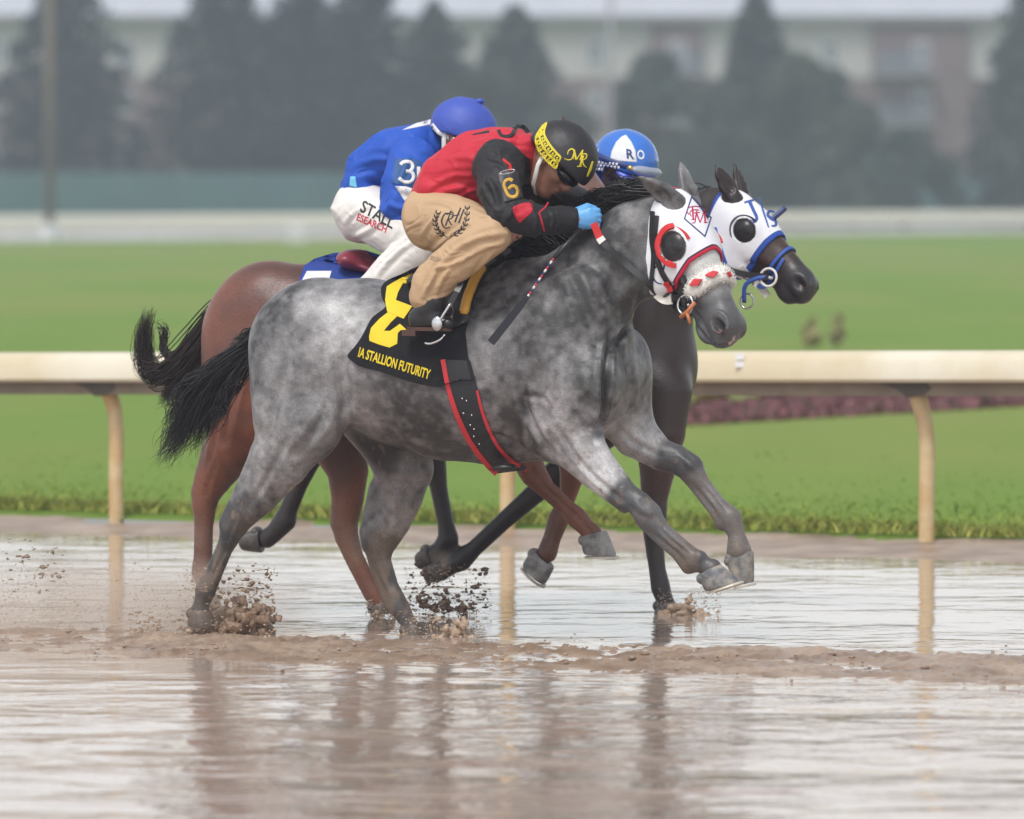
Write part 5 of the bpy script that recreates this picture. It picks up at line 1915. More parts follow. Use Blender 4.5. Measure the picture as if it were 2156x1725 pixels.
armF = [(1095, 345, .17, 48), (1150, 392, .24, 42), (1196, 420, .25, 37), (1228, 434, .19, 31), (1252, 440, .12, 24)]
legN = [(905, 452, -.09, 56, 60), (950, 470, -.18, 60, 58), (1000, 486, -.26, 52, 48), (1034, 496, -.30, 41, 38), (990, 524, -.32, 42, 38), (938, 566, -.33, 43, 38), (905, 602, -.335, 39, 36), (895, 624, -.335, 34, 32)]
legF = [(p[0], p[1], -p[2], *p[3:]) for p in legN]
for l in (torso, armN, armF, legN, legF): J.body.add(J.limb(J.thin(l)), .03)
J.body.add(J.limb([(1108, 322, -.01, 36, 34), (1140, 330, -.03, 30, 30), (1160, 340, -.04, 32, 32)]), .02)
J.head((1170, 338), -.055, (.58, -.34, -.74), (.74, -.14, .66))
J.body.add(J.limb([(1200, 463, -.14, 13), (1236, 460, -.12, 12)]), .02)
J.build_body(m_skin)
RF = [([(905, 395), (950, 372), (1000, 370)], .008, 6), ([(920, 412), (955, 398), (1005, 400)], .009, 6), ([(1040, 300), (1075, 312), (1112, 316)], .006, 6), ([(940, 335), (985, 330), (1010, 345)], .006, 7), ([(1060, 292), (1095, 300), (1118, 296)], .007, 5), ([(960, 425), (985, 405), (1015, 395)], .007, 5), ([(985, 300), (1020, 296), (1050, 290)], .005, 8)]
SF = [([(1030, 330), (1060, 345), (1078, 372)], .007, 5), ([(1022, 370), (1040, 400), (1050, 440)], .008, 6), ([(1085, 432), (1070, 455), (1060, 475)], .010, 6), ([(1120, 440), (1130, 465), (1125, 485)], .006, 5), ([(1010, 390), (1030, 420), (1045, 450)], .008, 5), ([(1160, 445), (1166, 462), (1160, 482)], .005, 4), ([(1070, 330), (1085, 350), (1090, 362)], .006, 4)]
shirt = J.garment('silks', [torso], m_red, h=.007, amp=.013, sc=7, seed=4, folds=RF,
                  extra=lambda f: (f.add(el_px(FG, 1085, 345, 0, 40, .19, 40), .04), f.add(el_px(FG, 985, 395, 0, 70, .135, 36, ang=12), .05), f.add(el_px(FG, 934, 398, 0, 40, .172, 30, ang=-10), .03), f.add(el_px(FG, 985, 400, 0, 48, .165, 26, ang=0), .03)))
J.garment('sleeve.n', [armN], m_blk, h=.006, amp=.012, sc=9, seed=6, folds=SF, extra=lambda f: (f.add(el_px(FG, 1048, 352, -.13, 46, .10, 56), .03),))
J.garment('sleeve.f', [armF], m_blk, h=.007, amp=.005, sc=12, seed=7)


def breech_extra(f):
    f.add(el_px(FG, 908, 464, 0, 44, .165, 52, ang=10), .05)
    f.add(el_px(FG, 914, 464, -.09, 48, .10, 58), .05)


BF = [([(1068, 490), (1010, 500), (965, 522), (925, 560)], .010, 6), ([(1060, 512), (1005, 530), (955, 562)], .008, 5), ([(902, 538), (930, 512), (985, 470)], .011, 6), ([(1040, 530), (990, 585), (950, 630)], .007, 5),
      ([(925, 555), (908, 590), (890, 625)], .010, 5), ([(884, 500), (905, 470), (925, 440)], .006, 6), ([(990, 440), (1020, 455), (1062, 470)], .006, 7), ([(950, 560), (930, 590), (918, 625)], .007, 5), ([(898, 425), (930, 428), (965, 440)], .006, 5),
      ([(975, 548), (940, 560), (915, 566)], .008, 4), ([(965, 600), (940, 620), (905, 632)], .006, 4)]


J.garment('breeches', [legN, legF, [(908, 452, 0, 48, 80), (930, 430, 0, 40, 72)]], m_tan, h=.0065, amp=.009, sc=7, seed=9, extra=breech_extra, folds=BF)
J.boot((905, 648, -.335), (862, 688, -.335), (946, 690, -.345), [(912, 632, -.335, 27), (905, 650, -.335, 25)], m_boot)
J.boot((905, 648, .335), (862, 688, .335), (946, 690, .345), [(912, 632, .335, 27), (905, 650, .335, 25)], m_boot)
hel = J.helmet(m_cap_b, rim=.010)
J.goggles(m_dkglass, m_blk)
J.glove((1200, 463, -.14), (1226, 461, -.125), None, m_glove_b)
J.glove((1252, 440, .12), (1268, 446, .11), None, m_glove_b, 'glove.f', vside=1)
# chin strap, ear guard
MB().band([J.hp(-.02, -.088 * 1, .0), J.hp(.0, -.09, -.05), J.hp(.035, -.06, -.115), J.hp(.05, -.0, -.14)], [J.Rm @ np.array([0, -1.0, 0])] * 2 + [J.Rm @ np.array([.3, -.9, -.4]), J.Rm @ np.array([.2, 0, -1.0])], .016, .003).build('chin_strap', m_strapw, J.root, True)
MB().band([J.hp(-.055, .088, .01), J.hp(-.03, .09, -.03), J.hp(.0, .088, -.07), J.hp(.035, .06, -.115)], J.Rm @ np.array([0, 1.0, 0]), .020, .003).build('chin_strap', m_strapw, J.root, True)
# print on the cap: greek key band and monogram
HB = [J.bv['helmet']]


def key_unit(o, ex, ey):
    """one meander unit, 6 x 6 grid cells, drawn as strokes"""
    g = [[(0, 0), (0, 5), (5, 5), (5, 1.6), (2.2, 1.6), (2.2, 3.2), (3.6, 3.2)]]
    return [stroke2([(o[0] + (x * ex[0] + y * ey[0]) / 6, o[1] + (x * ex[1] + y * ey[1]) / 6) for x, y in l], 2.6) for l in g]


cp = bezier([(1143, 264), (1128, 290), (1133, 315), (1150, 338), (1170, 356)], 40)      # outer (left) edge of band
cq = bezier([(1151, 258), (1146, 280), (1155, 300), (1168, 317), (1181, 331)], 40)      # inner edge
parts = [stroke2(cp, 3.0), stroke2(cq, 3.0), stroke2([(np.asarray(a) + np.asarray(b_)) / 2 for a, b_ in zip(cp, cq)], 2.2), stroke2([cp[-1], cq[-1]], 3.0)]
nu = 7
for i in range(nu):
    i0 = int(i * (len(cp) - 1) / nu); i1 = int((i + 1) * (len(cp) - 1) / nu)
    for rr2 in (0, 1):
        a0 = np.asarray(cp[i0]) * (1 - .5 * rr2) + np.asarray(cq[i0]) * .5 * rr2
        a1 = np.asarray(cp[i1]) * (1 - .5 * rr2) + np.asarray(cq[i1]) * .5 * rr2
        b0 = (np.asarray(cq[i0]) - np.asarray(cp[i0])) * .5
        parts += key_unit(a0, (a1 - a0), b0)
decal('cap_print', FG, HB, merge2(parts), m_yel, hel, .0015, 4, .002)
ms = [stroke2(bezier([(1195, 326), (1197, 318), (1205, 314), (1209, 322), (1206, 336)], 16), [1.5, 3, 1.5]), stroke2(bezier([(1188, 334), (1196, 337), (1204, 334), (1209, 318)], 14), [1, 2.2, 1.2]),
      stroke2([(1209, 315), (1213, 337)], [2, 4.4]), stroke2([(1213, 337), (1227, 316)], [1.2, 2.2]), stroke2([(1227, 316), (1222, 338)], [2, 4.0]),
      stroke2([(1228, 328), (1221, 350)], [4.2, 3.4]), stroke2(bezier([(1215, 336), (1221, 326), (1234, 325), (1234, 333), (1226, 338)], 16), [1.2, 3, 1.4]), stroke2(bezier([(1226, 338), (1229, 348), (1235, 353)], 8), [2.4, 3.2, 1.2]), stroke2([(1215, 351), (1225, 350)], 2)]
decal('cap_print', FG, HB, merge2(ms), m_yel, hel, .0015, 4, .002)
decal('cap_print', FG, HB, merge2([stroke2([(1248, 340), (1243, 356), (1236, 372)], [3, 5, 3])]), m_yel, hel, .0015, 4, .002)
# print on the silks
SB = [J.bv['sleeve.n'], J.bv['silks']]
decal('silks_print', FG, [J.bv['sleeve.n']], poly2([(1080, 436), (1097, 429), (1113, 426), (1121, 431), (1122, 446), (1094, 470), (1087, 462), (1080, 447)]), m_red, J.cloth['sleeve.n'], .0015, 6, .002)
decal('silks_print', FG, [J.bv['sleeve.n']], merge2([stroke2([(1154, 427), (1147, 438), (1135, 448)], 3.4), stroke2([(1135, 448), (1141, 468), (1146, 488)], 3.4)]), m_red, J.cloth['sleeve.n'], .0015, 5, .002)
decal('silks_print', FG, [J.bv['silks']], merge2([stroke2(bezier([(1049, 274), (1056, 286), (1072, 287), (1080, 282), (1085, 270)], 14), [7, 6, 9, 10]), stroke2(bezier([(1086, 266), (1102, 268), (1112, 280)], 8), [5, 8, 9]), stroke2([(995, 284), (1030, 277)], [2, 5])]), m_blk, J.cloth['silks'], .0015, 5, .002)
decal('yoke', FG, [J.bv['silks']], poly2([(1006, 372), (1008, 345), (1022, 322), (1042, 310), (1062, 312), (1076, 322), (1096, 320), (1116, 336), (1114, 420), (1060, 424), (1018, 420)]), m_blk, J.cloth['silks'], .003, 7, .004)
# number card 6 on the sleeve
card = decal('number_card', FG, SB, poly2([(1049, 366), (1086, 360), (1099, 416), (1062, 426)]), mat('black_card', (.034, .035, .042), rough=.45, vary=.1), J.cloth['sleeve.n'], .006, 7, .006)
card_b = [bvh_of(np.array([v.co[:] for v in card.data.vertices]), [tuple(p.vertices) for p in card.data.polygons])]
six = [stroke2(bezier([(1079, 381), (1074, 378), (1066, 380), (1061, 388), (1065, 402), (1071, 412), (1080, 415), (1088, 411), (1090, 402), (1086, 394), (1078, 392), (1070, 398)], 44), 6.6)]
decal('number', FG, card_b, merge2(six), m_gold, card, .0014, 5, .002)
mb = MB()
rg = [FG.P(1053 + 15 + 16 * math.cos(a), 364 - 2 + 4 * math.sin(a) - .2 * 15 * math.cos(a), -.345) for a in np.linspace(0, 2 * math.pi, 20)]
mb.tube(rg, .0016, n=6, cap=False).build('ring', mat('steel', (.6, .6, .6), rough=.25, metal=1.0, vary=.05), card, True)
decal('lanyard', FG, SB, merge2([stroke2([(1058, 336), (1072, 348), (1075, 360)], [4, 5, 7])]), mat('red_plastic', (.62, .03, .035), rough=.35, vary=.05), card, .004, 5, .004)
# logo on the breeches: CRH in a wreath
BB = [J.bv['breeches']]
m_ink = mat('black_ink', (.02, .02, .022), rough=.6, vary=.1)
lg_ = [stroke2(bezier([(953, 452), (938, 450), (930, 466), (937, 480), (948, 478)], 20), [1.5, 3.4, 1.6]), stroke2([(938, 476), (950, 444)], 2.6), stroke2(bezier([(940, 452), (953, 447), (953, 458), (943, 463)], 14), 2.2), stroke2([(944, 463), (951, 474)], 2.4),
       stroke2([(958, 468), (970, 438)], 3.2), stroke2([(951, 456), (968, 452)], 2.0), stroke2([(966, 470), (977, 441)], 3.0)]
for side in (0, 1):
    arc = bezier([(942, 500), (925, 488), (917, 468), (922, 448)], 16) if not side else bezier([(948, 500), (968, 488), (981, 466), (984, 436)], 16)
    lg_.append(stroke2(arc, 1.4))
    for k in range(2, len(arc), 2):
        p0 = np.asarray(arc[k]); t = np.asarray(arc[k]) - np.asarray(arc[k - 1]); t /= np.linalg.norm(t); nn = np.array([-t[1], t[0]])
        for sg_ in (-1, 1):
            lg_.append(stroke2([p0, p0 + t * 4 + nn * sg_ * 4, p0 + t * 9 + nn * sg_ * 5], [1.2, 3.4, .8]))
decal('breeches_print', FG, BB, merge2(lg_), m_ink, J.cloth['breeches'], .0012, 4, .0015)
sm = [poly2([(918 + 14 * math.cos(a) * (.7 + .5 * random.random()) + 8 * k, 545 + 7 * math.sin(a) * (.6 + .6 * random.random()) - 4 * k) for a in np.linspace(0, 6.28, 14)[:-1]]) for k in range(2)]
decal('mud_stain', FG, BB, merge2(sm[:1]), mat('dried_mud', (.36, .245, .15), rough=.9, vary=.3, vscale=40), J.cloth['breeches'], .0008, 4, .0008)
# ------------------------------------------------------------------ rider of the bay (blue, number 3)
m_blue = mat('royal_blue_silk', (.016, .085, .46), vary=.08, **m_cloth_kw)
m_blue2 = mat('blue_cap_cover', (.045, .085, .42), rough=.55, vary=.05)
m_whs = mat('white_silk', (.74, .73, .74), vary=.03, **m_cloth_kw)
m_whb = mat('white_breeches', (.76, .72, .68), vary=.04, **m_cloth_kw)
K = Rider(FB, 'jockey in blue silks and white breeches, number three on the sleeve')
tor = [(768, 402, 0, 46, 74), (790, 355, 0, 54, 84), (835, 326, 0, 58, 92), (885, 312, 0, 50, 94), (915, 308, 0, 38, 56)]
aN = [(866, 338, -.16, 46), (850, 392, -.24, 44), (842, 436, -.27, 40), (868, 458, -.25, 35), (930, 468, -.19, 30), (1010, 466, -.12, 24)]
aF = [(895, 338, .16, 46), (900, 395, .23, 40), (920, 440, .25, 36), (960, 455, .19, 30), (1016, 460, .12, 24)]
lN = [(762, 440, -.09, 56, 58), (795, 462, -.17, 56, 54), (845, 488, -.25, 52, 46), (888, 502, -.29, 42, 36), (866, 536, -.31, 42, 36), (828, 572, -.32, 43, 36), (790, 612, -.325, 38, 34), (772, 632, -.325, 32, 30)]
lF = [(p[0], p[1], -p[2], *p[3:]) for p in lN]
for l in (tor, aN, aF, lN, lF): K.body.add(K.limb(K.thin(l)), .03)
K.body.add(K.limb([(915, 308, 0, 34, 32), (940, 300, 0, 28, 28), (960, 290, 0, 30, 30)]), .02)
K.head((966, 285), -.02, (.80, -.22, -.52), (.50, -.10, .84))
K.body.add(K.limb([(1010, 466, -.12, 13), (1040, 462, -.11, 12)]), .02)
K.build_body(m_skin)
K.garment('silks', [tor], m_blue, h=.008, amp=.015, sc=7, seed=14, folds=[([(755, 345), (800, 335), (850, 350)], .009, 7), ([(748, 375), (790, 370), (825, 390)], .009, 7), ([(770, 400), (800, 395), (825, 405)], .008, 6), ([(860, 275), (880, 300), (905, 320)], .007, 6)],
          extra=lambda f: (f.add(el_px(FB, 785, 388, 0, 42, .165, 30, ang=-15), .03), f.add(el_px(FB, 890, 322, 0, 34, .18, 34), .04)))
K.garment('sleeve.n', [aN], m_blue, h=.007, amp=.013, sc=9, seed=16, folds=[([(830, 380), (850, 400), (880, 405)], .008, 6), ([(818, 430), (845, 440), (875, 435)], .009, 6), ([(860, 330), (850, 360), (835, 390)], .008, 6), ([(830, 465), (860, 455), (880, 440)], .008, 5)], extra=lambda f: (f.add(el_px(FB, 868, 340, -.12, 42, .10, 50), .03),))
K.garment('sleeve.f', [aF], m_blue, h=.008, amp=.006, sc=10, seed=17)
K.garment('breeches', [lN, lF, [(766, 440, 0, 46, 78), (785, 420, 0, 38, 70)]], m_whb, h=.007, amp=.010, sc=7, seed=19,
          folds=[([(745, 500), (775, 485), (815, 460)], .010, 6), ([(880, 500), (840, 530), (800, 570)], .008, 6), ([(850, 520), (815, 555), (785, 590)], .007, 6), ([(725, 470), (750, 445), (790, 430)], .007, 6)],
          extra=lambda f: (f.add(el_px(FB, 760, 445, 0, 44, .165, 58, ang=10), .05), f.add(el_px(FB, 764, 444, -.09, 48, .10, 62), .05)))
K.boot((768, 645, -.325), (730, 682, -.325), (806, 684, -.33), [(772, 632, -.325, 25), (768, 648, -.325, 24)], m_boot)
K.boot((768, 645, .325), (730, 682, .325), (806, 684, .33), [(772, 632, .325, 25), (768, 648, .325, 24)], m_boot)
khel = K.helmet(m_blue2, rx=.134, ry=.116, rz=.120, rim=-.004)
MB().ellip(K.hp(0, 0, .158), (.020, .020, .012), 12, 8).build('button', m_blue2, khel, True)
K.goggles(m_dkglass, m_blk)
kb = [K.bv['helmet']]
decal('cap_band', FB, kb, merge2([stroke2(bezier([(909, 262), (925, 280), (950, 292), (985, 301), (1010, 304)], 16), 8)]), m_whs, khel, .0018, 5, .002)
MB().band([K.hp(-.055, -.086, .04), K.hp(-.03, -.09, -.02), K.hp(.0, -.088, -.07), K.hp(.035, -.06, -.115)], K.Rm @ np.array([0, -1.0, 0]), .018, .003).build('chin_strap', m_strapw, K.root, True)
K.glove((1010, 466, -.12), (1034, 464, -.11), None, m_blk)
K.glove((1016, 460, .12), (1038, 458, .11), None, m_blk, 'glove.f', vside=1)
ks = [K.bv['sleeve.n'], K.bv['silks']]
kc = decal('number_patch', FB, ks, poly2([(832, 336), (866, 334), (886, 340), (884, 396), (862, 394), (826, 386)]), mat('dark_blue_patch', (.014, .075, .24), rough=.6, vary=.08), K.cloth['sleeve.n'], .004, 7, .004)
kcb = [bvh_of(np.array([v.co[:] for v in kc.data.vertices]), [tuple(p.vertices) for p in kc.data.polygons])]
three = [stroke2(bezier([(843, 347), (851, 341), (864, 342), (869, 351), (864, 360), (855, 361)], 24), 7), stroke2(bezier([(855, 361), (867, 363), (871, 373), (864, 383), (850, 383), (840, 375)], 24), 7)]
decal('number', FB, kcb, merge2(three), m_whs, kc, .0014, 5, .002)
decal('sleeve_patch', FB, [K.bv['sleeve.n']], poly2([(832, 392), (856, 393), (880, 402), (879, 412), (852, 424), (842, 408)]), m_whs, K.cloth['sleeve.n'], .0015, 6, .002)
decal('sleeve_patch', FB, ks, poly2([(877, 352), (884, 352), (884, 392), (877, 386)]), m_whs, K.cloth['sleeve.n'], .005, 6, .004)
decal('collar_patch', FB, [K.bv['silks']], poly2([(848, 274), (878, 260), (908, 252), (912, 262), (880, 268)]), m_whs, K.cloth['silks'], .002, 6, .003)
decal('breeches_print', FB, [K.bv['breeches']], fit_text('STALL', (757, 445), (68, 38), (9, -24), .015), m_ink, K.cloth['breeches'], .0012, 4, .0015)
m_rink = mat('red_ink', (.56, .03, .07), rough=.6, vary=.08)
decal('breeches_print', FB, [K.bv['breeches']], fit_text('ESEARCH', (750, 464), (62, 27), (5, -15), .02), m_rink, K.cloth['breeches'], .0012, 4, .0015)
decal('waist_patch', FB, [K.bv['silks'], K.bv['breeches']], poly2([(738, 372), (748, 372), (752, 396), (736, 392)]), mat('sky_blue_print', (.18, .55, .78), rough=.6, vary=.05), K.cloth['breeches'], .002, 5, .002)

# ------------------------------------------------------------------ rider of the dark bay (quartered helmet, R O)
Lr = Rider(FD, 'jockey in a blue and white quartered helmet peering over the grey horse')
tor = [(1095, 440, 0, 44, 72), (1125, 408, 0, 48, 82), (1170, 388, 0, 50, 88), (1220, 386, 0, 46, 90), (1252, 392, 0, 34, 52)]
aN = [(1215, 402, -.16, 42), (1222, 440, -.23, 38), (1250, 462, -.25, 34), (1310, 470, -.2, 28), (1350, 462, -.13, 23)]
aF = [(1240, 402, .16, 42), (1262, 440, .22, 36), (1300, 462, .22, 32), (1360, 458, .12, 23)]
lN = [(1090, 462, -.09, 50, 54), (1135, 482, -.18, 50, 50), (1190, 500, -.26, 46, 44), (1225, 512, -.29, 40, 36), (1200, 545, -.31, 40, 36), (1160, 585, -.32, 40, 36), (1118, 626, -.325, 32, 30)]
lF = [(p[0], p[1], -p[2], *p[3:]) for p in lN]
for l in (tor, aN, aF, lN, lF): Lr.body.add(Lr.limb(Lr.thin(l)), .03)
Lr.body.add(Lr.limb([(1252, 392, 0, 30, 30), (1280, 385, 0, 27, 27), (1300, 375, 0, 30, 30)]), .02)
Lr.head((1312, 352), -.02, (.68, -.66, -.30), (.26, -.12, .95))
Lr.build_body(mat('dark_skin', (.16, .085, .06), rough=.5, vary=.12, vscale=25))
Lr.garment('silks', [tor], m_blue, h=.010, amp=.006, sc=8, seed=24)
Lr.garment('sleeve.n', [aN], m_blue, h=.009, amp=.006, sc=10, seed=26)
Lr.garment('sleeve.f', [aF], m_blue, h=.010, amp=.006, sc=10, seed=27)
Lr.garment('breeches', [lN, lF, [(1092, 462, 0, 42, 76), (1105, 445, 0, 36, 70)]], m_whb, h=.010, amp=.006, sc=8, seed=29)
Lr.boot((1115, 640, -.325), (1080, 676, -.325), (1152, 678, -.33), [(1118, 626, -.325, 25), (1115, 642, -.325, 24)], m_boot)
Lr.boot((1115, 640, .325), (1080, 676, .325), (1152, 678, .33), [(1118, 626, .325, 25), (1115, 642, .325, 24)], m_boot)
m_hq = mat('blue_helmet_gloss', (.035, .16, .56), rough=.25, vary=.05, coat=.3)
lhel = Lr.helmet(m_hq, rx=.140, ry=.122, rz=.126, dz=.03, rim=-.012)
lb = [Lr.bv['helmet']]
m_hw = mat('white_helmet_gloss', (.74, .75, .78), rough=.25, vary=.04, coat=.3)
decal('helmet_quarter', FD, lb, poly2([(1309, 288), (1318, 284), (1330, 300), (1338, 318), (1341, 342), (1284, 338), (1288, 318), (1297, 300)]), m_hw, lhel, .0012, 6, .002)
decal('helmet_quarter', FD, lb, poly2([(1262, 310), (1255, 326), (1251, 342), (1253, 344)]), m_hw, lhel, .0012, 6, .002)
m_nvy = mat('navy_print', (.018, .04, .17), rough=.5, vary=.05)
decal('helmet_letter', FD, lb, fit_text('R', (1320, 334), (16, 2), (-2, -20), .03), m_nvy, lhel, .0030, 4, .002)
decal('helmet_letter', FD, lb, fit_text('O', (1342, 336), (15, 0), (-2, -20), .03), m_hw, lhel, .0030, 4, .002)
ck = []
for r_ in range(3):
    for c in range(7):
        x0_, y0_ = 1252 + c * 7.4 + (3.7 if r_ % 2 else 0), 339 + r_ * 7 + c * .8
        ck.append(poly2([(x0_, y0_), (x0_ + 4.4, y0_ - 1), (x0_ + 4.8, y0_ + 5), (x0_ + .4, y0_ + 6)]))
decal('helmet_band', FD, lb, poly2([(1250, 338), (1300, 342), (1300, 364), (1252, 362)]), m_nvy, lhel, .0012, 6, .002)
decal('helmet_band', FD, lb, merge2(ck), m_hw, lhel, .0026, 5, .002)
# raised goggles on the front of the helmet and a dark face mask
f = Field(); f.add(ellip((.128, 0, .022), (.034, .086, .026)), .008); f.sub(ellip((.09, 0, .022), (.05, .075, .05)), .004)
V_, F_ = f.mesh(.005)
gg = mesh_obj('goggles', V_ @ Lr.Rm.T + Lr.t, F_, mat('smoke_lens', (.30, .34, .42), rough=.12, vary=.1, spec=.6), Lr.root)
pts = [Lr.hp(.150 * math.cos(a) - .006, .128 * math.sin(a), .024) for a in np.linspace(R(28), R(332), 30)]
MB().band(pts, [Lr.Rm @ np.array([math.cos(a), math.sin(a), 0]) for a in np.linspace(R(28), R(332), 30)], .024, .003).build('strap', m_nvy, gg, True)
for sd_ in (-1, 1):
    MB().ellip(Lr.hp(.112, sd_ * .084, .022), (.013, .013, .013), 12, 8).build('clip', mat('brass', (.62, .42, .14), rough=.3, metal=.8, vary=.05), gg, True)
pk = MB(); ring = []
for k in range(17):
    a = R(-62) + R(124) * k / 16
    ring.append((a, Lr.hp(.142 * math.cos(a), .122 * math.sin(a), -.006), Lr.hp(.196 * math.cos(a * .9) + 0, .112 * math.sin(a), -.022)))
V_ = [p for r_ in ring for p in (r_[1], r_[2], r_[2] + Lr.Rm @ np.array([0, 0, -.006]), r_[1] + Lr.Rm @ np.array([0, 0, -.008]))]
F_ = []
for k in range(16):
    for j in range(4): F_.append((k * 4 + j, (k + 1) * 4 + j, (k + 1) * 4 + (j + 1) % 4, k * 4 + (j + 1) % 4))
pk.add(V_, F_); auto_smooth(pk.build('peak', mat('bright_blue_peak', (.03, .08, .62), rough=.4, vary=.05), lhel), 50)
f = Field(); f.add(ellip((.034, 0, -.055), (.074, .066, .075)), .01); f.add(ellip((.09, 0, -.045), (.036, .03, .03)), .02)
V_, F_ = f.mesh(.006)
mesh_obj('face_mask', V_ @ Lr.Rm.T + Lr.t, F_, m_blk, Lr.root)
Lr.goggles(m_dkglass, m_blk)
Lr.glove((1350, 462, -.13), (1372, 460, -.12), None, m_blk)
Lr.glove((1360, 458, .12), (1380, 456, .11), None, m_blk, 'glove.f', vside=1)

# ================================================================== TACK OF THE GREY
def thing_at(fr, name, label, cat, group=None): return empty(name, tuple(fr.o), -fr.th, label, cat, group)


def mesh_bvh(o): return bvh_of(np.array([v.co[:] for v in o.data.vertices]), [tuple(p.vertices) for p in o.data.polygons])


def z3(pts): return [(718.7 + .1493 * x, 569.0 + .1493 * y) for x, y in pts]


m_felt = mat('black_felt', (.014, .014, .016), rough=.85, vary=.25, vscale=14, bump=.002, bscale=90, spec=.2)
m_ycl = mat('yellow_applique', (.74, .56, .02), rough=.75, vary=.06, vscale=12, bump=.001, bscale=200)
sc_ = thing_at(FG, 'saddle_cloth', 'black saddle cloth with a yellow six and race name on the grey', 'saddle cloth', 'saddle cloths')
outl = z3([(1000, 30), (830, 110), (640, 195), (560, 300), (590, 430), (640, 545), (500, 650), (420, 730), (300, 950), (200, 1100), (120, 1220), (200, 1320), (400, 1390), (600, 1440), (1000, 1570), (1350, 1640), (1480, 1600)]) + [(945, 806), (975, 800), (1000, 800), (985, 750), (980, 700), (1000, 620), (960, 570), (900, 560)]
outl = [tuple(p) for p in bezier([np.array(p) for p in outl[:17]], 60)] + outl[17:]
cl = decal('cloth', FG, [G.bvh], poly2(outl), m_felt, sc_, .014, 9, .016)
# soft folds in the cloth
co = np.array([v.co[:] for v in cl.data.vertices])
Fq = [tuple(p.vertices) for p in cl.data.polygons]
wv = .006 * np.sin((co[:, 0] * 2.2 + co[:, 2] * 1.4) * 26 + 3 * fbm(co * 6, 3, 2)) * sstep(.95 - co[:, 2], -.05, .12)
co[:, 1] -= np.abs(wv)
cl.data.vertices.foreach_set('co', co.astype(np.float32).ravel()); cl.data.update()
clb = [mesh_bvh(cl)]
up6 = z3([(1000, 45), (860, 110), (700, 200), (640, 240), (628, 330), (618, 430), (650, 590), (760, 640), (880, 690), (1000, 515), (880, 470), (770, 430), (800, 320), (870, 190), (930, 190), (1040, 80)])
lo6 = z3([(660, 598), (790, 655), (700, 740), (600, 860), (690, 860), (830, 760), (930, 850), (840, 850), (800, 890), (790, 1040), (680, 1095), (530, 1050), (400, 1000), (393, 940), (420, 820), (540, 690)])
decal('number', FG, clb, merge2([poly2(up6), poly2(lo6)]), m_ycl, sc_, .003, 6, .004)
decal('lettering', FG, clb, fit_text('IA STALLION FUTURITY', (753.3, 751.5), (150, 48), (5.0, -20.5), .022), m_ycl, sc_, .003, 4, .004)

m_lth = mat('black_leather', (.013, .012, .012), rough=.38, vary=.2, vscale=10, spec=.5)
m_redtrim = mat('red_trim', (.56, .028, .036), rough=.6, vary=.06)
m_steel = MATS['steel']
sd_t = thing_at(FG, 'saddle', 'small black racing saddle with a yellow front roll under the red rider', 'saddle')
f = Field()
f.add(tube([(*gp(885, 592, 0), .030, .13), (*gp(940, 592, 0), .026, .14), (*gp(1000, 578, 0), .030, .12), (*gp(1045, 548, 0), .036, .07)]), .03)
V_, F_ = f.mesh(.008)
mesh_obj('seat', V_, F_, m_lth, sd_t)
both = [G.bvh] + clb
flap = decal('flap', FG, both, poly2([(1052, 535), (1078, 530), (1040, 562), (1012, 596), (994, 640), (984, 680), (962, 692), (940, 660), (950, 610), (975, 570), (1010, 545)]), m_lth, sd_t, .016, 9, .016)
rp_ = bezier([(1078, 530), (1054, 546), (1028, 570), (1006, 602), (990, 636), (981, 670)], 26)
rl = []
for (x, y) in rp_:
    p, n = G.cast(x, y, .030)
    if p is not None: rl.append((p, n))
q = MB().tube([p for p, n in rl], [.012] + [.019] * (len(rl) - 2) + [.012], n=12)
q.build('front_roll', mat('yellow_roll', (.72, .37, .05), rough=.45, vary=.06), sd_t, True)
# stirrup leather and iron
for vs in (-1, 1):
    p0 = gp(975, 590, vs * .33); p1 = gp(948, 642, vs * .37)
    st = MB().band([p0, gp(962, 615, vs * .36), p1], np.array([0, vs, 0.]), .022, .005).build('stirrup_leather', m_lth, sd_t)
    ir = MB()
    a0 = gp(948, 640, vs * .375)
    ir.tube(bezier([a0, gp(934, 662, vs * .385), gp(922, 684, vs * .385)], 10), .0055, n=8)
    ir.tube(bezier([a0, gp(952, 662, vs * .30), gp(940, 690, vs * .295)], 10), .0055, n=8)
    ir.tube([gp(921, 686, vs * .385), gp(930, 694, vs * .35), gp(940, 691, vs * .295)], .008, n=8)
    ir.ellip(gp(920, 682, vs * .392), (.022, .008, .028), 14, 8)
    ir.tube(bezier([gp(893, 722, vs * .37), gp(906, 724, vs * .375), gp(926, 716, vs * .375), gp(937, 704, vs * .37)], 12), [.002, .005, .005, .005] + [.0045] * 6 + [.003] * 3, n=8)
    ir.build('stirrup', m_steel, sd_t, True)

gi = thing_at(FG, 'girth', 'black elastic girth with red edges round the belly of the grey', 'girth')
Lg = bezier([(934, 758), (944, 810), (962, 868), (990, 925), (1024, 970), (1045, 992)], 30)
Rg = bezier([(990, 760), (1004, 812), (1018, 868), (1042, 925), (1072, 962), (1108, 984)], 30)
decal('strap', FG, [G.bvh] + clb, ([tuple(p) for p in Lg + Rg], [(i, i + 1, len(Lg) + i + 1, len(Lg) + i) for i in range(len(Lg) - 1)]), mat('black_elastic', (.015, .015, .017), rough=.5, vary=.2, vscale=20, bump=.001, bscale=200), gi, .010, 8, .012)
decal('edging', FG, [G.bvh] + clb, stroke2(Lg, [10, 9, 10, 10, 9]), m_redtrim, gi, .0135, 6, .006)
decal('edging', FG, [G.bvh] + clb, stroke2(Rg[7:], [4, 6, 6, 7, 6]), m_redtrim, gi, .0135, 6, .006)
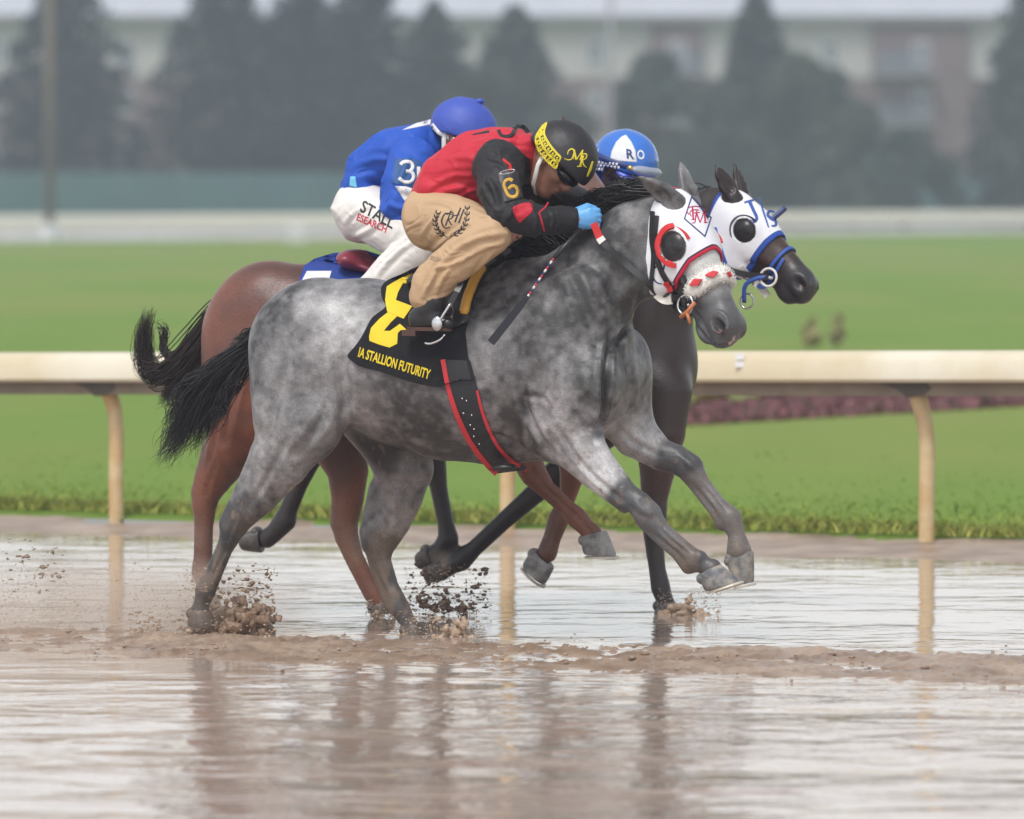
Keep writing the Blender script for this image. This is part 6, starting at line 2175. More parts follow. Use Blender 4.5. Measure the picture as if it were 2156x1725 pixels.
MB().ellip(gp(1062, 984, -.14), (.05, .04, .018), 14, 8).build('buckle', m_lth, gi, True)
st = MB()
for (x, y) in ((975, 838), (984, 842), (978, 868), (995, 872), (992, 892), (1000, 900), (1010, 930), (1000, 915)):
    p, n = G.cast(x, y, .013)
    if p is not None: st.ellip(p, (.004, .004, .004), 8, 6)
st.build('stud', m_steel, gi, True)


# ------------------------------------------------------------------ hoods
def hood(H, label, xf, cloth_m, eye_r, name='hood', hsz=.0045, back=None):
    """cloth shell over the head; xf(q)->front edge distance (negative inside)"""
    t = thing_at(H.fr, name, label, 'hood', 'blinker hoods')
    f = Field()
    for op, pr, k in H.hops[:-4]:
        (f.add if op == 'a' else f.sub)(pr, k)
    lo = np.array([-.12, -.16, -.36]); hi = np.array([.48, .16, .07])

    def post(p, D_):
        sh = np.abs(D_ - .006) - .0042
        r = xf(p)
        d = np.maximum(sh, r)
        for s_ in (-1, 1):
            e = np.linalg.norm((p - np.array([.198, s_ * .098, -.076])) / np.array([1.0, 1.3, .95]), axis=-1)
            d = np.maximum(d, (eye_r - e))
            # ear opening
            e2 = np.linalg.norm((p - np.array([.025, s_ * .066, .0])) / np.array([1.05, .8, 1.3]), axis=-1)
            d = np.maximum(d, (.050 - e2))
        return d
    V, F = f.mesh(hsz, 0.0, post, (lo, hi))
    rr_ = xf(V)
    for s_ in (-1, 1):
        e2 = np.linalg.norm((V - np.array([.025, s_ * .066, .0])) / np.array([1.05, .8, 1.3]), axis=-1)
        V_attr = .050 - e2
        ear_t = V_attr if s_ == -1 else np.maximum(ear_t, V_attr)
    Vl = V * H.sc @ H.Rm.T + H.t
    o = mesh_obj('hood_cloth', Vl, F, cloth_m, t, True, None, {'edge': rr_, 'ear': ear_t})
    return t, o, bvh_of(Vl, F)


def hood_mat(name, bands):
    """white cloth, border bands by distance from the hem: bands = [(distance, colour), ...] nearest the hem first"""
    m = bpy.data.materials.new(name); m.use_nodes = True
    nt = m.node_tree; b = nt.nodes['Principled BSDF']; b.inputs['Roughness'].default_value = .6
    b.inputs['Specular IOR Level'].default_value = .3
    a = nd(nt, 'ShaderNodeAttribute', attribute_name='edge')
    cur = None
    mx0 = (.76, .76, .80, 1)
    prev = None
    for dist, colr in bands[::-1]:
        gt = nd(nt, 'ShaderNodeMath', operation='GREATER_THAN'); gt.inputs[1].default_value = -dist
        nt.links.new(a.outputs['Fac'], gt.inputs[0])
        mx = nd(nt, 'ShaderNodeMix', data_type='RGBA')
        if prev is None: mx.inputs[6].default_value = mx0
        else: nt.links.new(prev, mx.inputs[6])
        mx.inputs[7].default_value = (*colr, 1)
        nt.links.new(gt.outputs[0], mx.inputs[0]); prev = mx.outputs[2]
    nt.links.new(prev, b.inputs['Base Color'])
    tc = nd(nt, 'ShaderNodeTexCoord'); nz = nd(nt, 'ShaderNodeTexNoise', Scale=9.0, Detail=3.0)
    nt.links.new(tc.outputs['Object'], nz.inputs['Vector'])
    bp = nd(nt, 'ShaderNodeBump', Strength=.6, Distance=.010); nt.links.new(nz.outputs[0], bp.inputs['Height']); nt.links.new(bp.outputs[0], b.inputs['Normal'])
    return m


def xf_grey(p):
    x, y, z = p[..., 0], np.abs(p[..., 1]), p[..., 2]
    front = x - (.262 + .28 * np.maximum(y - .012, 0) - .35 * np.minimum(z + .05, 0))
    backe = -.035 - x + .10 * np.clip((-z - .05) / .2, 0, 1.2) * -.6
    low = -.33 - z
    return np.maximum(np.maximum(front, backe), low)


m_hood_g = hood_mat('white_hood_cloth', [(.013, (.50, .02, .05)), (.019, (.02, .02, .05))])
hd, hdc, hdb = hood(G, 'white blinker hood with a red monogram in a diamond on the grey', xf_grey, m_hood_g, .056)
# mesh eye cups with a red cup rim
m_screen_e = mat('dark_eye_mesh', (.030, .028, .030), rough=.28, vary=.15, vscale=60, alpha=.5)


def eye_cup(H, parent, colr, s_, r=.056, mat_rim=None, arc=(95, 275), wdt=.030):
    f = Field()
    c = np.array([.198, s_ * .092, -.076])
    f.add(ellip(c, (r * 1.02, .040, r * .98)), .005)
    f.sub(ellip(c - [0, s_ * .006, 0], (r * .97, .038, r * .93)), .003)
    f.cut(lambda p: -(p[..., 1] * s_ - .072), .003)
    V, F = f.mesh(.004)
    mesh_obj('eye_screen', V * H.sc @ H.Rm.T + H.t, F, m_screen_e, parent)
    pts = []; nr = []
    for k in range(25):
        a = R(arc[0] + (arc[1] - arc[0]) * k / 24)
        e = math.sin(math.pi * k / 24)
        pts.append(H.hp(c[0] + r * 1.10 * math.cos(a), c[1] + s_ * (.004 + .006 * e), c[2] + r * 1.04 * math.sin(a)))
        nr.append(H.Rm @ np.array([math.cos(a) * .8, s_ * .9, math.sin(a) * .8]))
    q = MB()
    V = []; wl_ = [wdt * (.35 + .65 * math.sin(math.pi * min(1, max(0, k / 24)))) for k in range(25)]
    q.band(pts, [H.Rm @ np.array([math.cos(R(arc[0] + (arc[1] - arc[0]) * k / 24)), 0, math.sin(R(arc[0] + (arc[1] - arc[0]) * k / 24))]) for k in range(25)], [.012 + w for w in wl_], .006)
    auto_smooth(q.build('cup_rim', mat_rim, parent), 40)


m_redcup = mat('red_cup', (.62, .028, .030), rough=.38, vary=.06, vscale=20)
for s_ in (-1, 1): eye_cup(G, hd, None, s_, .062, m_redcup, (80, 290), .010)
MB().band([G.hp(.165 + .004 * k, -G.ns * .118, -.05 - .030 * k) for k in range(5)], G.Rm @ np.array([0, -G.ns, 0.]), [.05, .036, .03, .036, .055], .006).build('far_cup', m_redcup, hd, True)
HBg = [hdb]
def zm(pts): return [(1317.6 + .1278 * x, 335.4 + .1278 * y) for x, y in pts]      # from the close-up grid


cr_o = [(800, 1075), (700, 1100), (610, 1170), (540, 1290), (512, 1400), (525, 1520), (565, 1620), (640, 1710), (720, 1765), (835, 1790)]
cr_i = [(805, 1140), (710, 1180), (635, 1240), (592, 1340), (585, 1440), (605, 1540), (650, 1620), (715, 1670), (780, 1700), (835, 1715)]
decal('cup_crescent', FG, HBg, poly2([tuple(p) for p in bezier([np.array(p) for p in zm(cr_o)], 36)] + [tuple(p) for p in bezier([np.array(p) for p in zm(cr_i)[::-1]], 36)]), m_redcup, hd, .012, 4, .014)
dm = [(1474, 413), (1507, 467), (1490, 498), (1440, 457)]
dm = [(1456, 415), (1497, 459), (1484, 498), (1441, 461)]
dsk = []
for i in range(4):
    a, b_ = np.array(dm[i], float), np.array(dm[(i + 1) % 4], float)
    dsk.append(stroke2([a + (b_ - a) * t for t in np.linspace(-.02, 1.02, 12)], 2.4))
decal('diamond', FG, HBg, merge2(dsk), m_nvy, hd, .0016, 4, .002)
m_mono = mat('crimson_thread', (.46, .02, .09), rough=.6, vary=.08)


def zm(pts): return [(1317.6 + .1278 * x, 335.4 + .1278 * y) for x, y in pts]      # from the close-up grid


mg = [stroke2([tuple(p) for p in bezier([np.array(p) for p in zm([(1270, 830), (1250, 800), (1150, 795), (1070, 820), (1050, 880), (1080, 930)])], 24)], [1.6, 1.8, 1.6, 2.0]),
      stroke2([tuple(p) for p in bezier([np.array(p) for p in zm([(1240, 860), (1190, 850), (1110, 870), (1095, 920), (1120, 960)])], 20)], 1.8),
      stroke2(zm([(1135, 795), (1150, 1010)]), 3.2), stroke2(zm([(1115, 1012), (1185, 1012)]), 1.4), stroke2(zm([(1150, 905), (1255, 895)]), 1.6),
      stroke2([tuple(p) for p in bezier([np.array(p) for p in zm([(1205, 870), (1185, 990), (1175, 1060), (1125, 1068)])], 14)], [2.6, 2.2, 1.4]),
      stroke2(zm([(1200, 905), (1262, 1062)]), [3.4, 3.4, 1.6]), stroke2(zm([(1262, 1062), (1335, 850)]), 1.8), stroke2(zm([(1335, 850), (1345, 1062)]), 3.2), stroke2(zm([(1325, 1062), (1385, 1060)]), 1.5)]
MOFF = (-5, -2)
mg = [([(x + MOFF[0], y + MOFF[1]) for x, y in v], f_) for v, f_ in mg]
decal('monogram', FG, HBg, merge2(mg), m_mono, hd, .0016, 3, .002)
qm = [stroke2(bezier([(1398, 572), (1388, 560), (1377, 566), (1374, 580), (1382, 594), (1394, 598)], 20), [2, 3.4, 3, 2]), stroke2([(1400, 556), (1396, 572), (1406, 590)], [3, 4, 3])]
decal('cheek_mark', FG, HBg, merge2(qm), m_nvy, hd, .0016, 3, .002)

# ------------------------------------------------------------------ bridle of the grey
br = thing_at(FG, 'bridle', 'black bridle with a white sheepskin noseband and red tipped rein on the grey', 'bridle', 'bridles')
gh = [G.bvh, hdb]


def strap_px(fr, H, bvhs, pts, w, m, parent, name, off=.006, thick=.008, n=24):
    decal(name, fr, bvhs, stroke2([tuple(p) for p in bezier([np.array(p, float) for p in pts], n)], w), m, parent, off, 6, thick)


ns = G.ns


def around(H, x0, slope, off, a0, a1, n=40, zc=-.09):
    """points round the nose at x = x0 + slope*z offset, cast outwards from the head axis"""
    pts = []; nr = []
    for k in range(n):
        a = R(a0 + (a1 - a0) * k / (n - 1))
        d = np.array([0, math.sin(a), math.cos(a)])
        c = H.hp(x0, 0, zc); dl = H.Rm @ (d + np.array([-slope * math.cos(a), 0, 0])); dl /= np.linalg.norm(dl)
        h = H.bvh.ray_cast(Vector(c + dl * .25), Vector(-dl))
        p = np.array(h[0]) if h[0] is not None else c + dl * .07
        pts.append(p + dl * off); nr.append(dl)
    return pts, nr


# sheepskin noseband: thick fluffy roll
pts, nr = around(G, .365, .10, .010, -118, 118, 46)
V_ = []; F_ = []
nn_ = 14
for i, p in enumerate(pts):
    a = pts[max(i - 1, 0)]; b_ = pts[min(i + 1, len(pts) - 1)]
    t = (b_ - a) / np.linalg.norm(b_ - a); n = nr[i] - t * (nr[i] @ t); n /= np.linalg.norm(n); s_ = np.cross(t, n)
    e = .35 + .65 * min(1, min(i, len(pts) - 1 - i) / 5)
    for k in range(nn_):
        an = 2 * math.pi * k / nn_
        V_.append(p + n * math.cos(an) * .020 * e + s_ * math.sin(an) * .036 * e)
for i in range(len(pts) - 1):
    for k in range(nn_):
        k2 = (k + 1) % nn_
        F_.append((i * nn_ + k, i * nn_ + k2, (i + 1) * nn_ + k2, (i + 1) * nn_ + k))
V_ = np.array(V_); F_ = np.array(F_)
shp = mesh_obj('noseband', V_, F_, mat('sheepskin', (.88, .86, .81), rough=.95, vary=.03, vscale=60, bump=.003, bscale=110, spec=.1, sheen=.2), br)
rngs = np.random.default_rng(8)
NB = vnormals(V_, F_)
sel = rngs.integers(0, len(V_), 5200)
rt = V_[sel] + rngs.normal(size=(5200, 3)) * .004
dd = NB[sel] + rngs.normal(size=(5200, 3)) * .55; dd /= np.linalg.norm(dd, axis=1, keepdims=True)
mesh_obj('fleece', *strands(rt, dd, rngs.uniform(.003, .007, 5200), np.full(5200, .0014), rngs, gravity=(0, 0, -.1), wave=.2, seg=3), MATS['sheepskin'], shp)['kind'] = 'stuff'
shb = [bvh_of(V_ + NB * .010, F_)]
for poly in ([(1452, 602), (1462, 588), (1478, 588), (1470, 602)], [(1484, 580), (1501, 571), (1513, 574), (1501, 585)], [(1531, 574), (1535, 572), (1540, 582), (1537, 584)]):
    decal('red_diamond', FG, shb, poly2(poly), m_redtrim, shp, .006, 4, .012)
strap_px(FG, G, gh, [(1376, 446), (1374, 500), (1378, 540), (1372, 600)], 7, m_lth, br, 'throat_latch', .010, .008)
strap_px(FG, G, gh, [(1384, 455), (1380, 520), (1392, 565), (1405, 590), (1418, 612), (1432, 640)], 8, m_lth, br, 'cheek_strap', .010, .010)
strap_px(FG, G, gh, [(1440, 580), (1446, 600), (1450, 622), (1446, 648)], 6, m_lth, br, 'noseband_strap', .006, .006)
strap_px(FG, G, gh, [(1404, 592), (1414, 612)], 11, m_redcup, br, 'keeper', .014, .008, 6)
mb = MB()
cbit = G.hp(.40, ns * .070, -.150)
e1_, e2_ = G.Rm @ np.array([1., 0, 0]), G.Rm @ np.array([0, 0, 1.])
mb.tube([cbit + (e1_ * math.cos(a) + e2_ * math.sin(a)) * .036 + G.Rm @ np.array([0, ns * .012, 0]) for a in np.linspace(0, 2 * math.pi, 25)], .0045, n=8, cap=False)
cb2 = G.hp(.40, -ns * .070, -.150)
mb.tube([cb2 + (e1_ * math.cos(a) + e2_ * math.sin(a)) * .036 - G.Rm @ np.array([0, ns * .012, 0]) for a in np.linspace(0, 2 * math.pi, 25)], .0045, n=8, cap=False)
mb.tube([cbit, cb2], .006, n=8)
bit = mb.build('bit', m_steel, br, True)
m_org = mat('orange_rubber', (.50, .17, .06), rough=.5, vary=.08)
mb = MB(); c0 = cbit + G.Rm @ np.array([.030, ns * .018, 0])
mb.tube([c0 + e2_ * .045 - e1_ * .01, c0, c0 - e2_ * .04 - e1_ * .0], .008, n=10); mb.tube([c0 - e2_ * .005, c0 + e1_ * .045 - e2_ * .012], .007, n=10)
mb.build('bit_loop', m_org, br, True)
# reins, near side: bit -> white tape -> neck -> hand, red grip near the hand
R0 = cbit - e1_ * .036 + G.Rm @ np.array([0, ns * .012, 0])
def on_neck(px, py, off):
    p, n = G.cast(px, py, off)
    return p
hand = FG.P(1250, 470, -.155)
rn_ = [R0, on_neck(1398, 618, .02), on_neck(1362, 590, .015), on_neck(1320, 555, .015), on_neck(1290, 528, .02), on_neck(1272, 508, .03), hand]
rn_ = [p for p in rn_ if p is not None]
rb = bezier(rn_, 48)
nrv = FG.M @ np.array([0., -1, .1])
def rein_part(a, b_, m, nm, w, th):
    k0, k1 = int(a * (len(rb) - 1)), int(b_ * (len(rb) - 1))
    auto_smooth(MB().band(rb[k0:k1 + 1], nrv, w, th).build(nm, m, br), 40)
rein_part(0, .80, m_lth, 'rein', .024, .006)
rein_part(.80, .86, m_strapw, 'rein_tape', .030, .009)
rein_part(.86, 1.0, m_redcup, 'rein_grip', .028, .008)
rein_part(.10, .24, mat('white_tape', (.75, .72, .66), rough=.7, vary=.06), 'rein_tape', .040, .010)
fr2 = [cb2 - e1_ * .036] + [FG.P(1400, 560, .16), FG.P(1330, 490, .14), FG.P(1275, 448, .11)]
MB().band(bezier(fr2, 20), FG.M @ np.array([0., 1, .1]), .024, .006).build('rein', m_lth, br)
# lower straps under the chin
strap_px(FG, G, gh, [(1402, 618), (1420, 640), (1440, 655), (1450, 668)], 15, m_lth, br, 'chin_strap', .008, .010)

# ------------------------------------------------------------------ whip in the near hand
wh = thing_at(FG, 'whip', 'black riding whip with a striped shaft hanging over the shoulder of the grey', 'whip')
def wp(px, py, v=-.335): return gp(px, py, v)
w0, w1, w2, w3 = wp(1222, 484, -.20), wp(1166, 544, -.30), wp(1110, 626, -.345), wp(1034, 722, -.36)
MB().tube([w0, (w0 + w1) / 2, w1], [.011, .010, .008], n=10).build('handle', m_lth, wh, True)
nst = 14
for k in range(nst):
    a = w1 + (w2 - w1) * k / nst; b_ = w1 + (w2 - w1) * (k + 1) / nst
    MB().tube([a, b_], .0042, n=8).build('shaft', [mat('shaft_red', (.5, .03, .05), rough=.4, vary=.05), m_whs, m_nvy][k % 3], wh, True)
dirw = (w3 - w2) / np.linalg.norm(w3 - w2)
auto_smooth(MB().band([w2 - dirw * .005, w2 + (w3 - w2) * .15, w2 + (w3 - w2) * .55, w3], np.array([0, -1., 0]), [.012, .026, .029, .030], .006).build('popper', mat('navy_leather', (.012, .013, .020), rough=.7, vary=.15), wh), 40)

# ================================================================== TACK OF THE BAY
scb = thing_at(FB, 'saddle_cloth', 'blue saddle cloth with a white numeral on the bay', 'saddle cloth', 'saddle cloths')
clb2 = decal('cloth', FB, [B.bvh], poly2([(640, 566), (662, 552), (700, 540), (770, 535), (850, 560), (850, 700), (700, 720), (600, 700), (612, 640), (628, 600)]), mat('blue_felt', (.016, .05, .27), rough=.8, vary=.15, vscale=12, bump=.002, bscale=90), scb, .014, 10, .016)
decal('number', FB, [mesh_bvh(clb2)], merge2([poly2([(646, 572), (698, 572), (692, 592), (664, 594), (664, 604), (634, 612), (630, 602)]), poly2([(634, 620), (664, 610), (650, 690), (630, 690)])]), mat('white_applique', (.72, .72, .76), rough=.7, vary=.04), scb, .003, 6, .004)
sdb = thing_at(FB, 'saddle', 'saddle with a maroon seat end under the blue rider', 'saddle')
f = Field()
f.add(tube([(*bp_(742, 546, 0), .034, .13), (*bp_(800, 566, 0), .030, .14), (*bp_(860, 566, 0), .030, .12), (*bp_(905, 540, 0), .036, .07)]), .03)
f.add(ellip(bp_(752, 546, -.02), (.055, .15, .036)), .03)
V_, F_ = f.mesh(.009)
mesh_obj('seat', V_, F_, mat('maroon_leather', (.24, .035, .055), rough=.35, vary=.1), sdb)
decal('flap', FB, [B.bvh, mesh_bvh(clb2)], poly2([(905, 530), (925, 540), (860, 600), (850, 690), (800, 690), (790, 600), (840, 550)]), m_lth, sdb, .016, 10, .016)

# ================================================================== TACK OF THE DARK BAY
def xf_dark(p):
    x, y, z = p[..., 0], np.abs(p[..., 1]), p[..., 2]
    front = x - (.305 + .10 * np.maximum(y - .012, 0) - .10 * np.minimum(z + .05, 0))
    backe = -.035 - x + .06 * np.clip((-z - .05) / .2, 0, 1.2)
    return np.maximum(np.maximum(front, backe), -.30 - z)


m_hood_d = hood_mat('white_hood_cloth_blue', [(.024, (.025, .075, .36))])
hd2, hdc2, hdb2 = hood(D, 'white blinker hood lettered J/S with blue trim on the dark horse', xf_dark, m_hood_d, .054, hsz=.0055)
m_blkcup = mat('black_cup', (.02, .02, .024), rough=.4, vary=.1)
for s_ in (-1, 1): eye_cup(D, hd2, None, s_, .058, m_blkcup, (80, 290), .016)
MB().band([D.hp(.17, -D.ns * .09, -.03), D.hp(.165, -D.ns * .14, .045), D.hp(.165, -D.ns * .145, .06)], D.Rm @ np.array([1., 0, 0]), .034, .010).build('far_cup', m_nvy, hd2)
m_bprint = mat('blue_print', (.03, .09, .34), rough=.6, vary=.06)
js = [stroke2(bezier([(1582, 424), (1590, 442), (1597, 458), (1592, 466), (1583, 463)], 16), [7, 6, 6, 4]), stroke2([(1571, 426), (1592, 420)], 4), stroke2([(1602, 416), (1611, 445), (1622, 478)], [2, 3.4, 2.4]),
      stroke2(bezier([(1634, 447), (1624, 444), (1620, 452), (1628, 460), (1636, 464), (1637, 474), (1628, 475)], 20), [3, 5, 6, 5, 3])]
js = [([(x - 4, y + 1) for x, y in v], f_) for v, f_ in js]
decal('hood_letters', FD, [hdb2], merge2(js), m_bprint, hd2, .002, 4, .002)

br2 = thing_at(FD, 'bridle', 'blue bridle with pale bit rings on the dark horse', 'bridle', 'bridles')
m_bstrap = mat('blue_strap', (.03, .085, .36), rough=.5, vary=.06)
pts, nr = around(D, .385, .10, .004, -140, 140, 40)
MB().band(pts, nr, .015, .005).build('noseband', m_bstrap, br2, True)
dh = [D.bvh, hdb2]
strap_px(FD, D, dh, [(1560, 560), (1580, 585), (1600, 600), (1618, 622)], 12, m_strapw, br2, 'cheek_strap', .008, .008)
strap_px(FD, D, dh, [(1560, 575), (1590, 595), (1615, 600), (1650, 545)], 7, m_bstrap, br2, 'noseband_strap', .006, .006)
strap_px(FD, D, dh, [(1505, 480), (1516, 520), (1530, 560), (1545, 585)], 8, m_bstrap, br2, 'throat_latch', .008, .008)
mb = MB()
for s_ in (-1, 1):
    cb = D.hp(.415, s_ * .078, -.150)
    e1d, e2d = D.Rm @ np.array([1., 0, 0]), D.Rm @ np.array([0, 0, 1.])
    mb.tube([cb + (e1d * math.cos(a) + e2d * math.sin(a)) * .036 for a in np.linspace(0, 2 * math.pi, 25)],   .0052 if s_ == D.ns else .004, n=8, cap=False)
mb.tube([D.hp(.415, -.078, -.15), D.hp(.415, .078, -.15)], .006, n=8)
mb.build('bit', m_strapw, br2, True)
cb = D.hp(.415, D.ns * .078, -.150)
MB().band(bezier([cb, D.hp(.38, D.ns * .085, -.19), D.hp(.36, D.ns * .08, -.25), D.hp(.40, D.ns * .06, -.31)], 16), D.Rm @ np.array([0, D.ns, 0.]), .017, .005).build('hanging_strap', m_bstrap, br2, True)
MB().tube([D.hp(.40, D.ns * .05, -.30) + (D.Rm @ np.array([math.cos(a) * .03, 0, math.sin(a) * .03])) for a in np.linspace(0, 2 * math.pi, 21)], .004, n=7, cap=False).build('ring', m_steel, br2, True)
rd0 = [cb, dp(1540, 570, -.14), dp(1470, 520, -.15), dp(1378, 462, -.13)]
MB().band(bezier(rd0, 24), FD.M @ np.array([0., -1, .1]), .024, .006).build('rein', m_lth, br2)
rd1 = [D.hp(.415, -D.ns * .078, -.15), dp(1540, 560, .14), dp(1470, 510, .15), dp(1386, 456, .12)]
MB().band(bezier(rd1, 24), FD.M @ np.array([0., 1, .1]), .024, .006).build('rein', m_lth, br2)
# ================================================================== SPLASHES
m_mudf = mat('flying_mud', (.24, .155, .10), rough=.42, vary=.3, vscale=30, bump=.002, bscale=90)
m_mudl = mat('muddy_spray', (.42, .31, .22), rough=.4, vary=.2, vscale=20)
def drops(c, r, rng):
    n = len(c)
    big_ = r.max() > .0036
    st = np.stack([rng.uniform(.7, 2.6, n), rng.uniform(.5, .9, n), rng.uniform(.4, 1.6, n)], 1) * r[:, None]
    return blobs(c, st, rng, False, .35)


def splash(name, label, px, py, Y, clods, spray, m1, m2, seed, base=None):
    """px,py base point; clods: (n, x0,x1,y0,y1 px box, rmin,rmax m, lean); spray likewise"""
    rng = np.random.default_rng(seed)
    o = at_y(px, py, Y)
    e = empty(name, (o[0], o[1], 0), label=label, cat='splash', group='mud splashes round the hooves')
    mm = (Y + 25) / FPX
    def pts(n, x0, x1, y0, y1, dep, bias=1.0):
        t = rng.uniform(0, 1, n) ** bias
        x = rng.uniform(x0, x1, n); y = y1 + (y0 - y1) * t
        P_ = np.stack([(x - CX) * mm - o[0], rng.normal(0, dep, n), CAM[2] - (y - HORIZON) * mm], 1)
        return P_
    if base:
        # lumpy sheet of mud torn upwards: blended blobs
        f = Field()
        for (x0, y0, r0, n, *big_) in base:
            fk = big_[0] if big_ else 1.0
            c0 = np.array([(x0 - CX) * mm - o[0], 0, CAM[2] - (y0 - HORIZON) * mm])
            for k in range(n * 2):
                d = rng.normal(size=3) * np.array([1, .9, .75]) * r0 * .6 * mm
                rr = r0 * mm * rng.uniform(.10, .34) * fk
                q = c0 + d
                tip_ = q + np.array([rng.normal(0, .4), rng.normal(0, .3), rng.uniform(.2, 1.0)]) * r0 * mm * .5
                f.add(tube([(*q, rr), (*tip_, rr * .2)]), .008)
        V, F = f.mesh(.0065)
        N = vnormals(V, F)
        V = V + N * ((fbm(V * 55, seed, 3) - .5) * (.030 if fk < 1.3 else .012))[:, None]
        mesh_obj('mud_sheet', V, F, m1, e)['kind'] = 'stuff'
    if clods:
        c = []; r = []
        for (n, x0, x1, y0, y1, ra, rb_, dep, bias) in clods:
            c.append(pts(n, x0, x1, y0, y1, dep, bias)); r.append(ra + (rb_ - ra) * rng.uniform(0, 1, n) ** 2.5)
        ob = mesh_obj('clods', *drops(np.concatenate(c), np.concatenate(r), rng), m1, e); ob['kind'] = 'stuff'
    if spray:
        c = []; r = []
        for (n, x0, x1, y0, y1, ra, rb_, dep, bias) in spray:
            c.append(pts(n, x0, x1, y0, y1, dep, bias)); r.append(ra + (rb_ - ra) * rng.uniform(0, 1, n) ** 2.5)
        ob = mesh_obj('spray', *drops(np.concatenate(c), np.concatenate(r), rng), m2, e); ob['kind'] = 'stuff'
    return e


splash('mud_splash', 'dark brown mud bursting up beside the rear hoof of the grey', 475, 1335, .12,
       [(200, 430, 575, 1225, 1335, .0015, .008, .10, 1.3), (110, 455, 575, 1200, 1290, .0012, .006, .08, 1.0)],
       [(900, 380, 580, 1190, 1345, .0012, .004, .14, 1.8)], m_mudf, m_mudl, 31,
       base=[(470, 1330, 38, 26), (500, 1312, 42, 34), (530, 1322, 36, 26), (545, 1300, 26, 16), (440, 1335, 30, 16), (500, 1280, 22, 10)])
splash('mud_splash', 'low pale spray trailing left of the rear hoof of the grey', 330, 1335, .15,
       [(120, 270, 410, 1285, 1345, .002, .007, .12, 1.5)], [(5000, -60, 430, 1190, 1352, .0008, .0022, .35, 2.2)], m_mudl, m_mudl, 32,
       base=[(390, 1338, 22, 12), (330, 1340, 18, 10), (290, 1335, 16, 8)])
splash('mud_splash', 'clods hanging in the air at the left edge', 90, 1200, .35,
       [(90, 10, 150, 1140, 1250, .0015, .008, .15, 1.0), (25, -20, 380, 1080, 1250, .001, .005, .2, 1.0)], [(900, -40, 300, 1130, 1345, .0006, .002, .25, 1.2)], mat('pale_clod', (.24, .165, .11), rough=.5, vary=.3, vscale=30), m_mudl, 33)
splash('mud_splash', 'peaked brown splash ahead of the front reaching hind hoof', 950, 1345, -.02,
       [(60, 830, 1020, 1300, 1348, .002, .007, .08, 1.4)], [(500, 820, 1025, 1290, 1350, .001, .003, .1, 1.6)], m_mudl, m_mudl, 34,
       base=[(940, 1346, 20, 7, 1.6), (962, 1330, 20, 8, 1.6), (967, 1310, 10, 6, 1.5), (990, 1346, 20, 6, 1.5), (910, 1350, 16, 5, 1.4), (840, 1350, 16, 5, 1.4)])
splash('mud_splash', 'dark clods thrown up under the folded legs in the middle', 945, 1275, 1.2,
       [(150, 860, 1030, 1195, 1290, .002, .009, .14, .9), (90, 890, 1010, 1245, 1295, .002, .009, .12, 1.3)], [(700, 850, 1035, 1190, 1300, .001, .003, .16, 1.3)], mat('dark_clod', (.15, .10, .07), rough=.45, vary=.3, vscale=30), m_mudl, 35,
       base=[(895, 1268, 20, 10), (930, 1282, 22, 12), (965, 1286, 18, 8)])
splash('mud_splash', 'tan wedge of water rising off the planted hoof of the dark horse', 1450, 1298, 1.25,
       [(20, 1390, 1515, 1262, 1300, .0015, .004, .06, 1.4)], [(700, 1385, 1520, 1240, 1302, .0008, .0026, .07, 1.5)], m_mudl, m_mudl, 36,
       base=[(1410, 1300, 18, 6, 1.7), (1432, 1290, 18, 8, 1.7), (1447, 1276, 14, 8, 1.6), (1452, 1262, 9, 6, 1.5), (1470, 1294, 18, 8, 1.7), (1492, 1302, 14, 5, 1.5), (1385, 1303, 12, 4, 1.5)])
splash('mud_splash', 'brown water curling round the rear hoof of the bay', 800, 1292, .95,
       None, [(300, 770, 850, 1262, 1300, .001, .003, .08, 1.4)], m_mudl, m_mudl, 37, base=[(795, 1294, 14, 8), (825, 1294, 12, 8)])


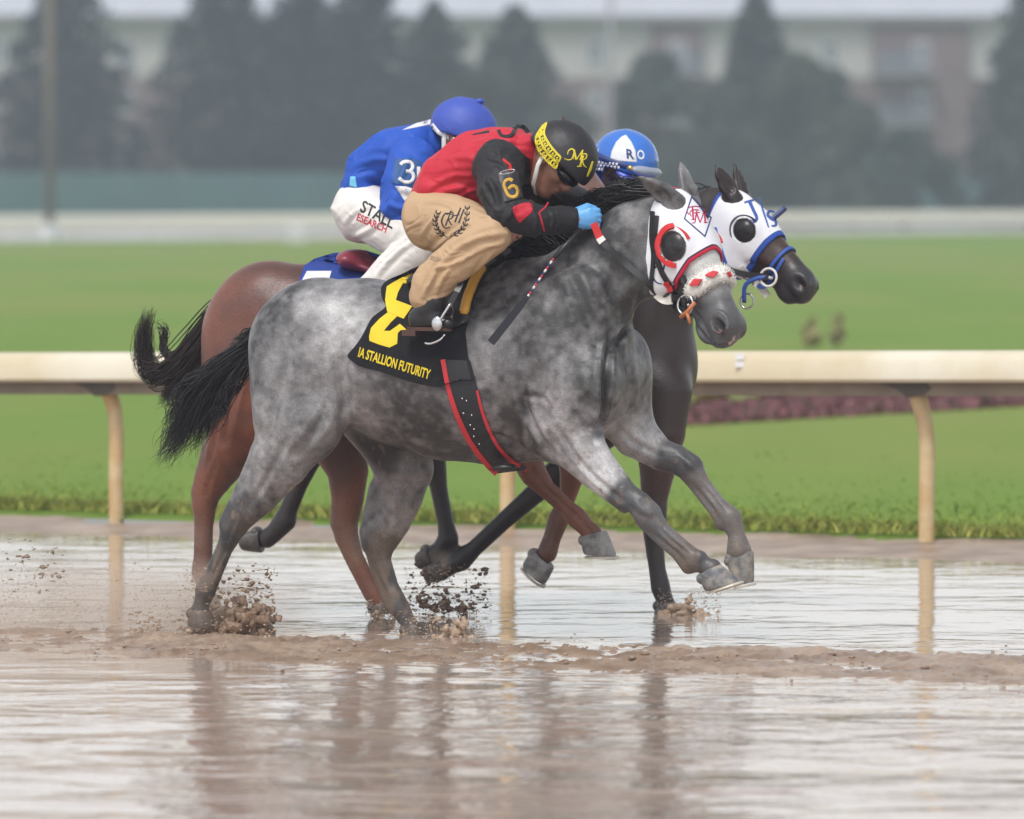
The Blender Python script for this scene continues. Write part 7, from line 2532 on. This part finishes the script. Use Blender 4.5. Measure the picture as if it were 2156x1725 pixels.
# drifting mist of muddy water behind the horses
def mist(name, lab, px, py, Y, rx, ry, rz, dens, colr, seed):
    c = at_y(px, py, Y)
    mb = MB().ellip((0, 0, 0), (rx, ry, rz), 24, 14)
    m = bpy.data.materials.new(name); m.use_nodes = True
    nt = m.node_tree
    for n_ in list(nt.nodes):
        if n_.type == 'BSDF_PRINCIPLED': nt.nodes.remove(n_)
    v = nt.nodes.new('ShaderNodeVolumePrincipled'); v.inputs['Color'].default_value = (*colr, 1); v.inputs['Anisotropy'].default_value = .1
    tc = nd(nt, 'ShaderNodeTexCoord')
    mp = nd(nt, 'ShaderNodeMapping'); mp.inputs['Scale'].default_value = (1 / rx, 1 / ry, 1 / rz)
    nt.links.new(tc.outputs['Object'], mp.inputs['Vector'])
    gr_ = nd(nt, 'ShaderNodeTexGradient', gradient_type='SPHERICAL'); nt.links.new(mp.outputs[0], gr_.inputs[0])
    nz = nd(nt, 'ShaderNodeTexNoise', Scale=3.2, Detail=3.0); 
    mp2 = nd(nt, 'ShaderNodeMapping'); mp2.inputs['Location'].default_value = (seed, 0, 0); nt.links.new(tc.outputs['Object'], mp2.inputs['Vector']); nt.links.new(mp2.outputs[0], nz.inputs['Vector'])
    rp = nd(nt, 'ShaderNodeMapRange'); rp.inputs[1].default_value = .35; rp.inputs[2].default_value = .75; rp.inputs[3].default_value = .15; rp.inputs[4].default_value = 1.6
    nt.links.new(nz.outputs[0], rp.inputs[0])
    mu = nd(nt, 'ShaderNodeMath', operation='MULTIPLY'); nt.links.new(gr_.outputs['Fac'], mu.inputs[0]); nt.links.new(rp.outputs[0], mu.inputs[1])
    m3 = nd(nt, 'ShaderNodeMath', operation='MULTIPLY'); m3.inputs[1].default_value = dens; nt.links.new(mu.outputs[0], m3.inputs[0])
    nt.links.new(m3.outputs[0], v.inputs['Density']); nt.links.new(v.outputs[0], nt.nodes['Material Output'].inputs['Volume'])
    o = mb.build('mud_mist', m, smooth=True)
    o.location = (c[0], c[1], c[2])
    tag(o, lab, 'mist', kind='stuff')


mist('tan_mist', 'tan mist of fine muddy spray drifting low at the left', 130, 1290, .3, 1.15, .5, .26, 3.2, (.86, .74, .63), 0)
mist('tan_mist_small', 'thin tan mist round the rear hoof of the grey', 420, 1300, .2, .5, .3, .22, 2.6, (.84, .70, .58), 5)
# ================================================================== AIR: rain haze
hz = MB().box((-1500, -60, -1.5), (1500, 560, 16.5)).build('haze', None)
m_h = bpy.data.materials.new('rain_haze'); m_h.use_nodes = True
nt = m_h.node_tree
for n_ in list(nt.nodes):
    if n_.type == 'BSDF_PRINCIPLED': nt.nodes.remove(n_)
pv = nt.nodes.new('ShaderNodeVolumePrincipled')
pv.inputs['Color'].default_value = (.70, .78, .96, 1)
pv.inputs['Density'].default_value = 0.0010
pv.inputs['Anisotropy'].default_value = 0.2
nt.links.new(pv.outputs[0], nt.nodes['Material Output'].inputs['Volume'])
hz.data.materials.append(m_h)
tag(hz, 'pale grey rain haze filling the air', 'haze', kind='stuff')
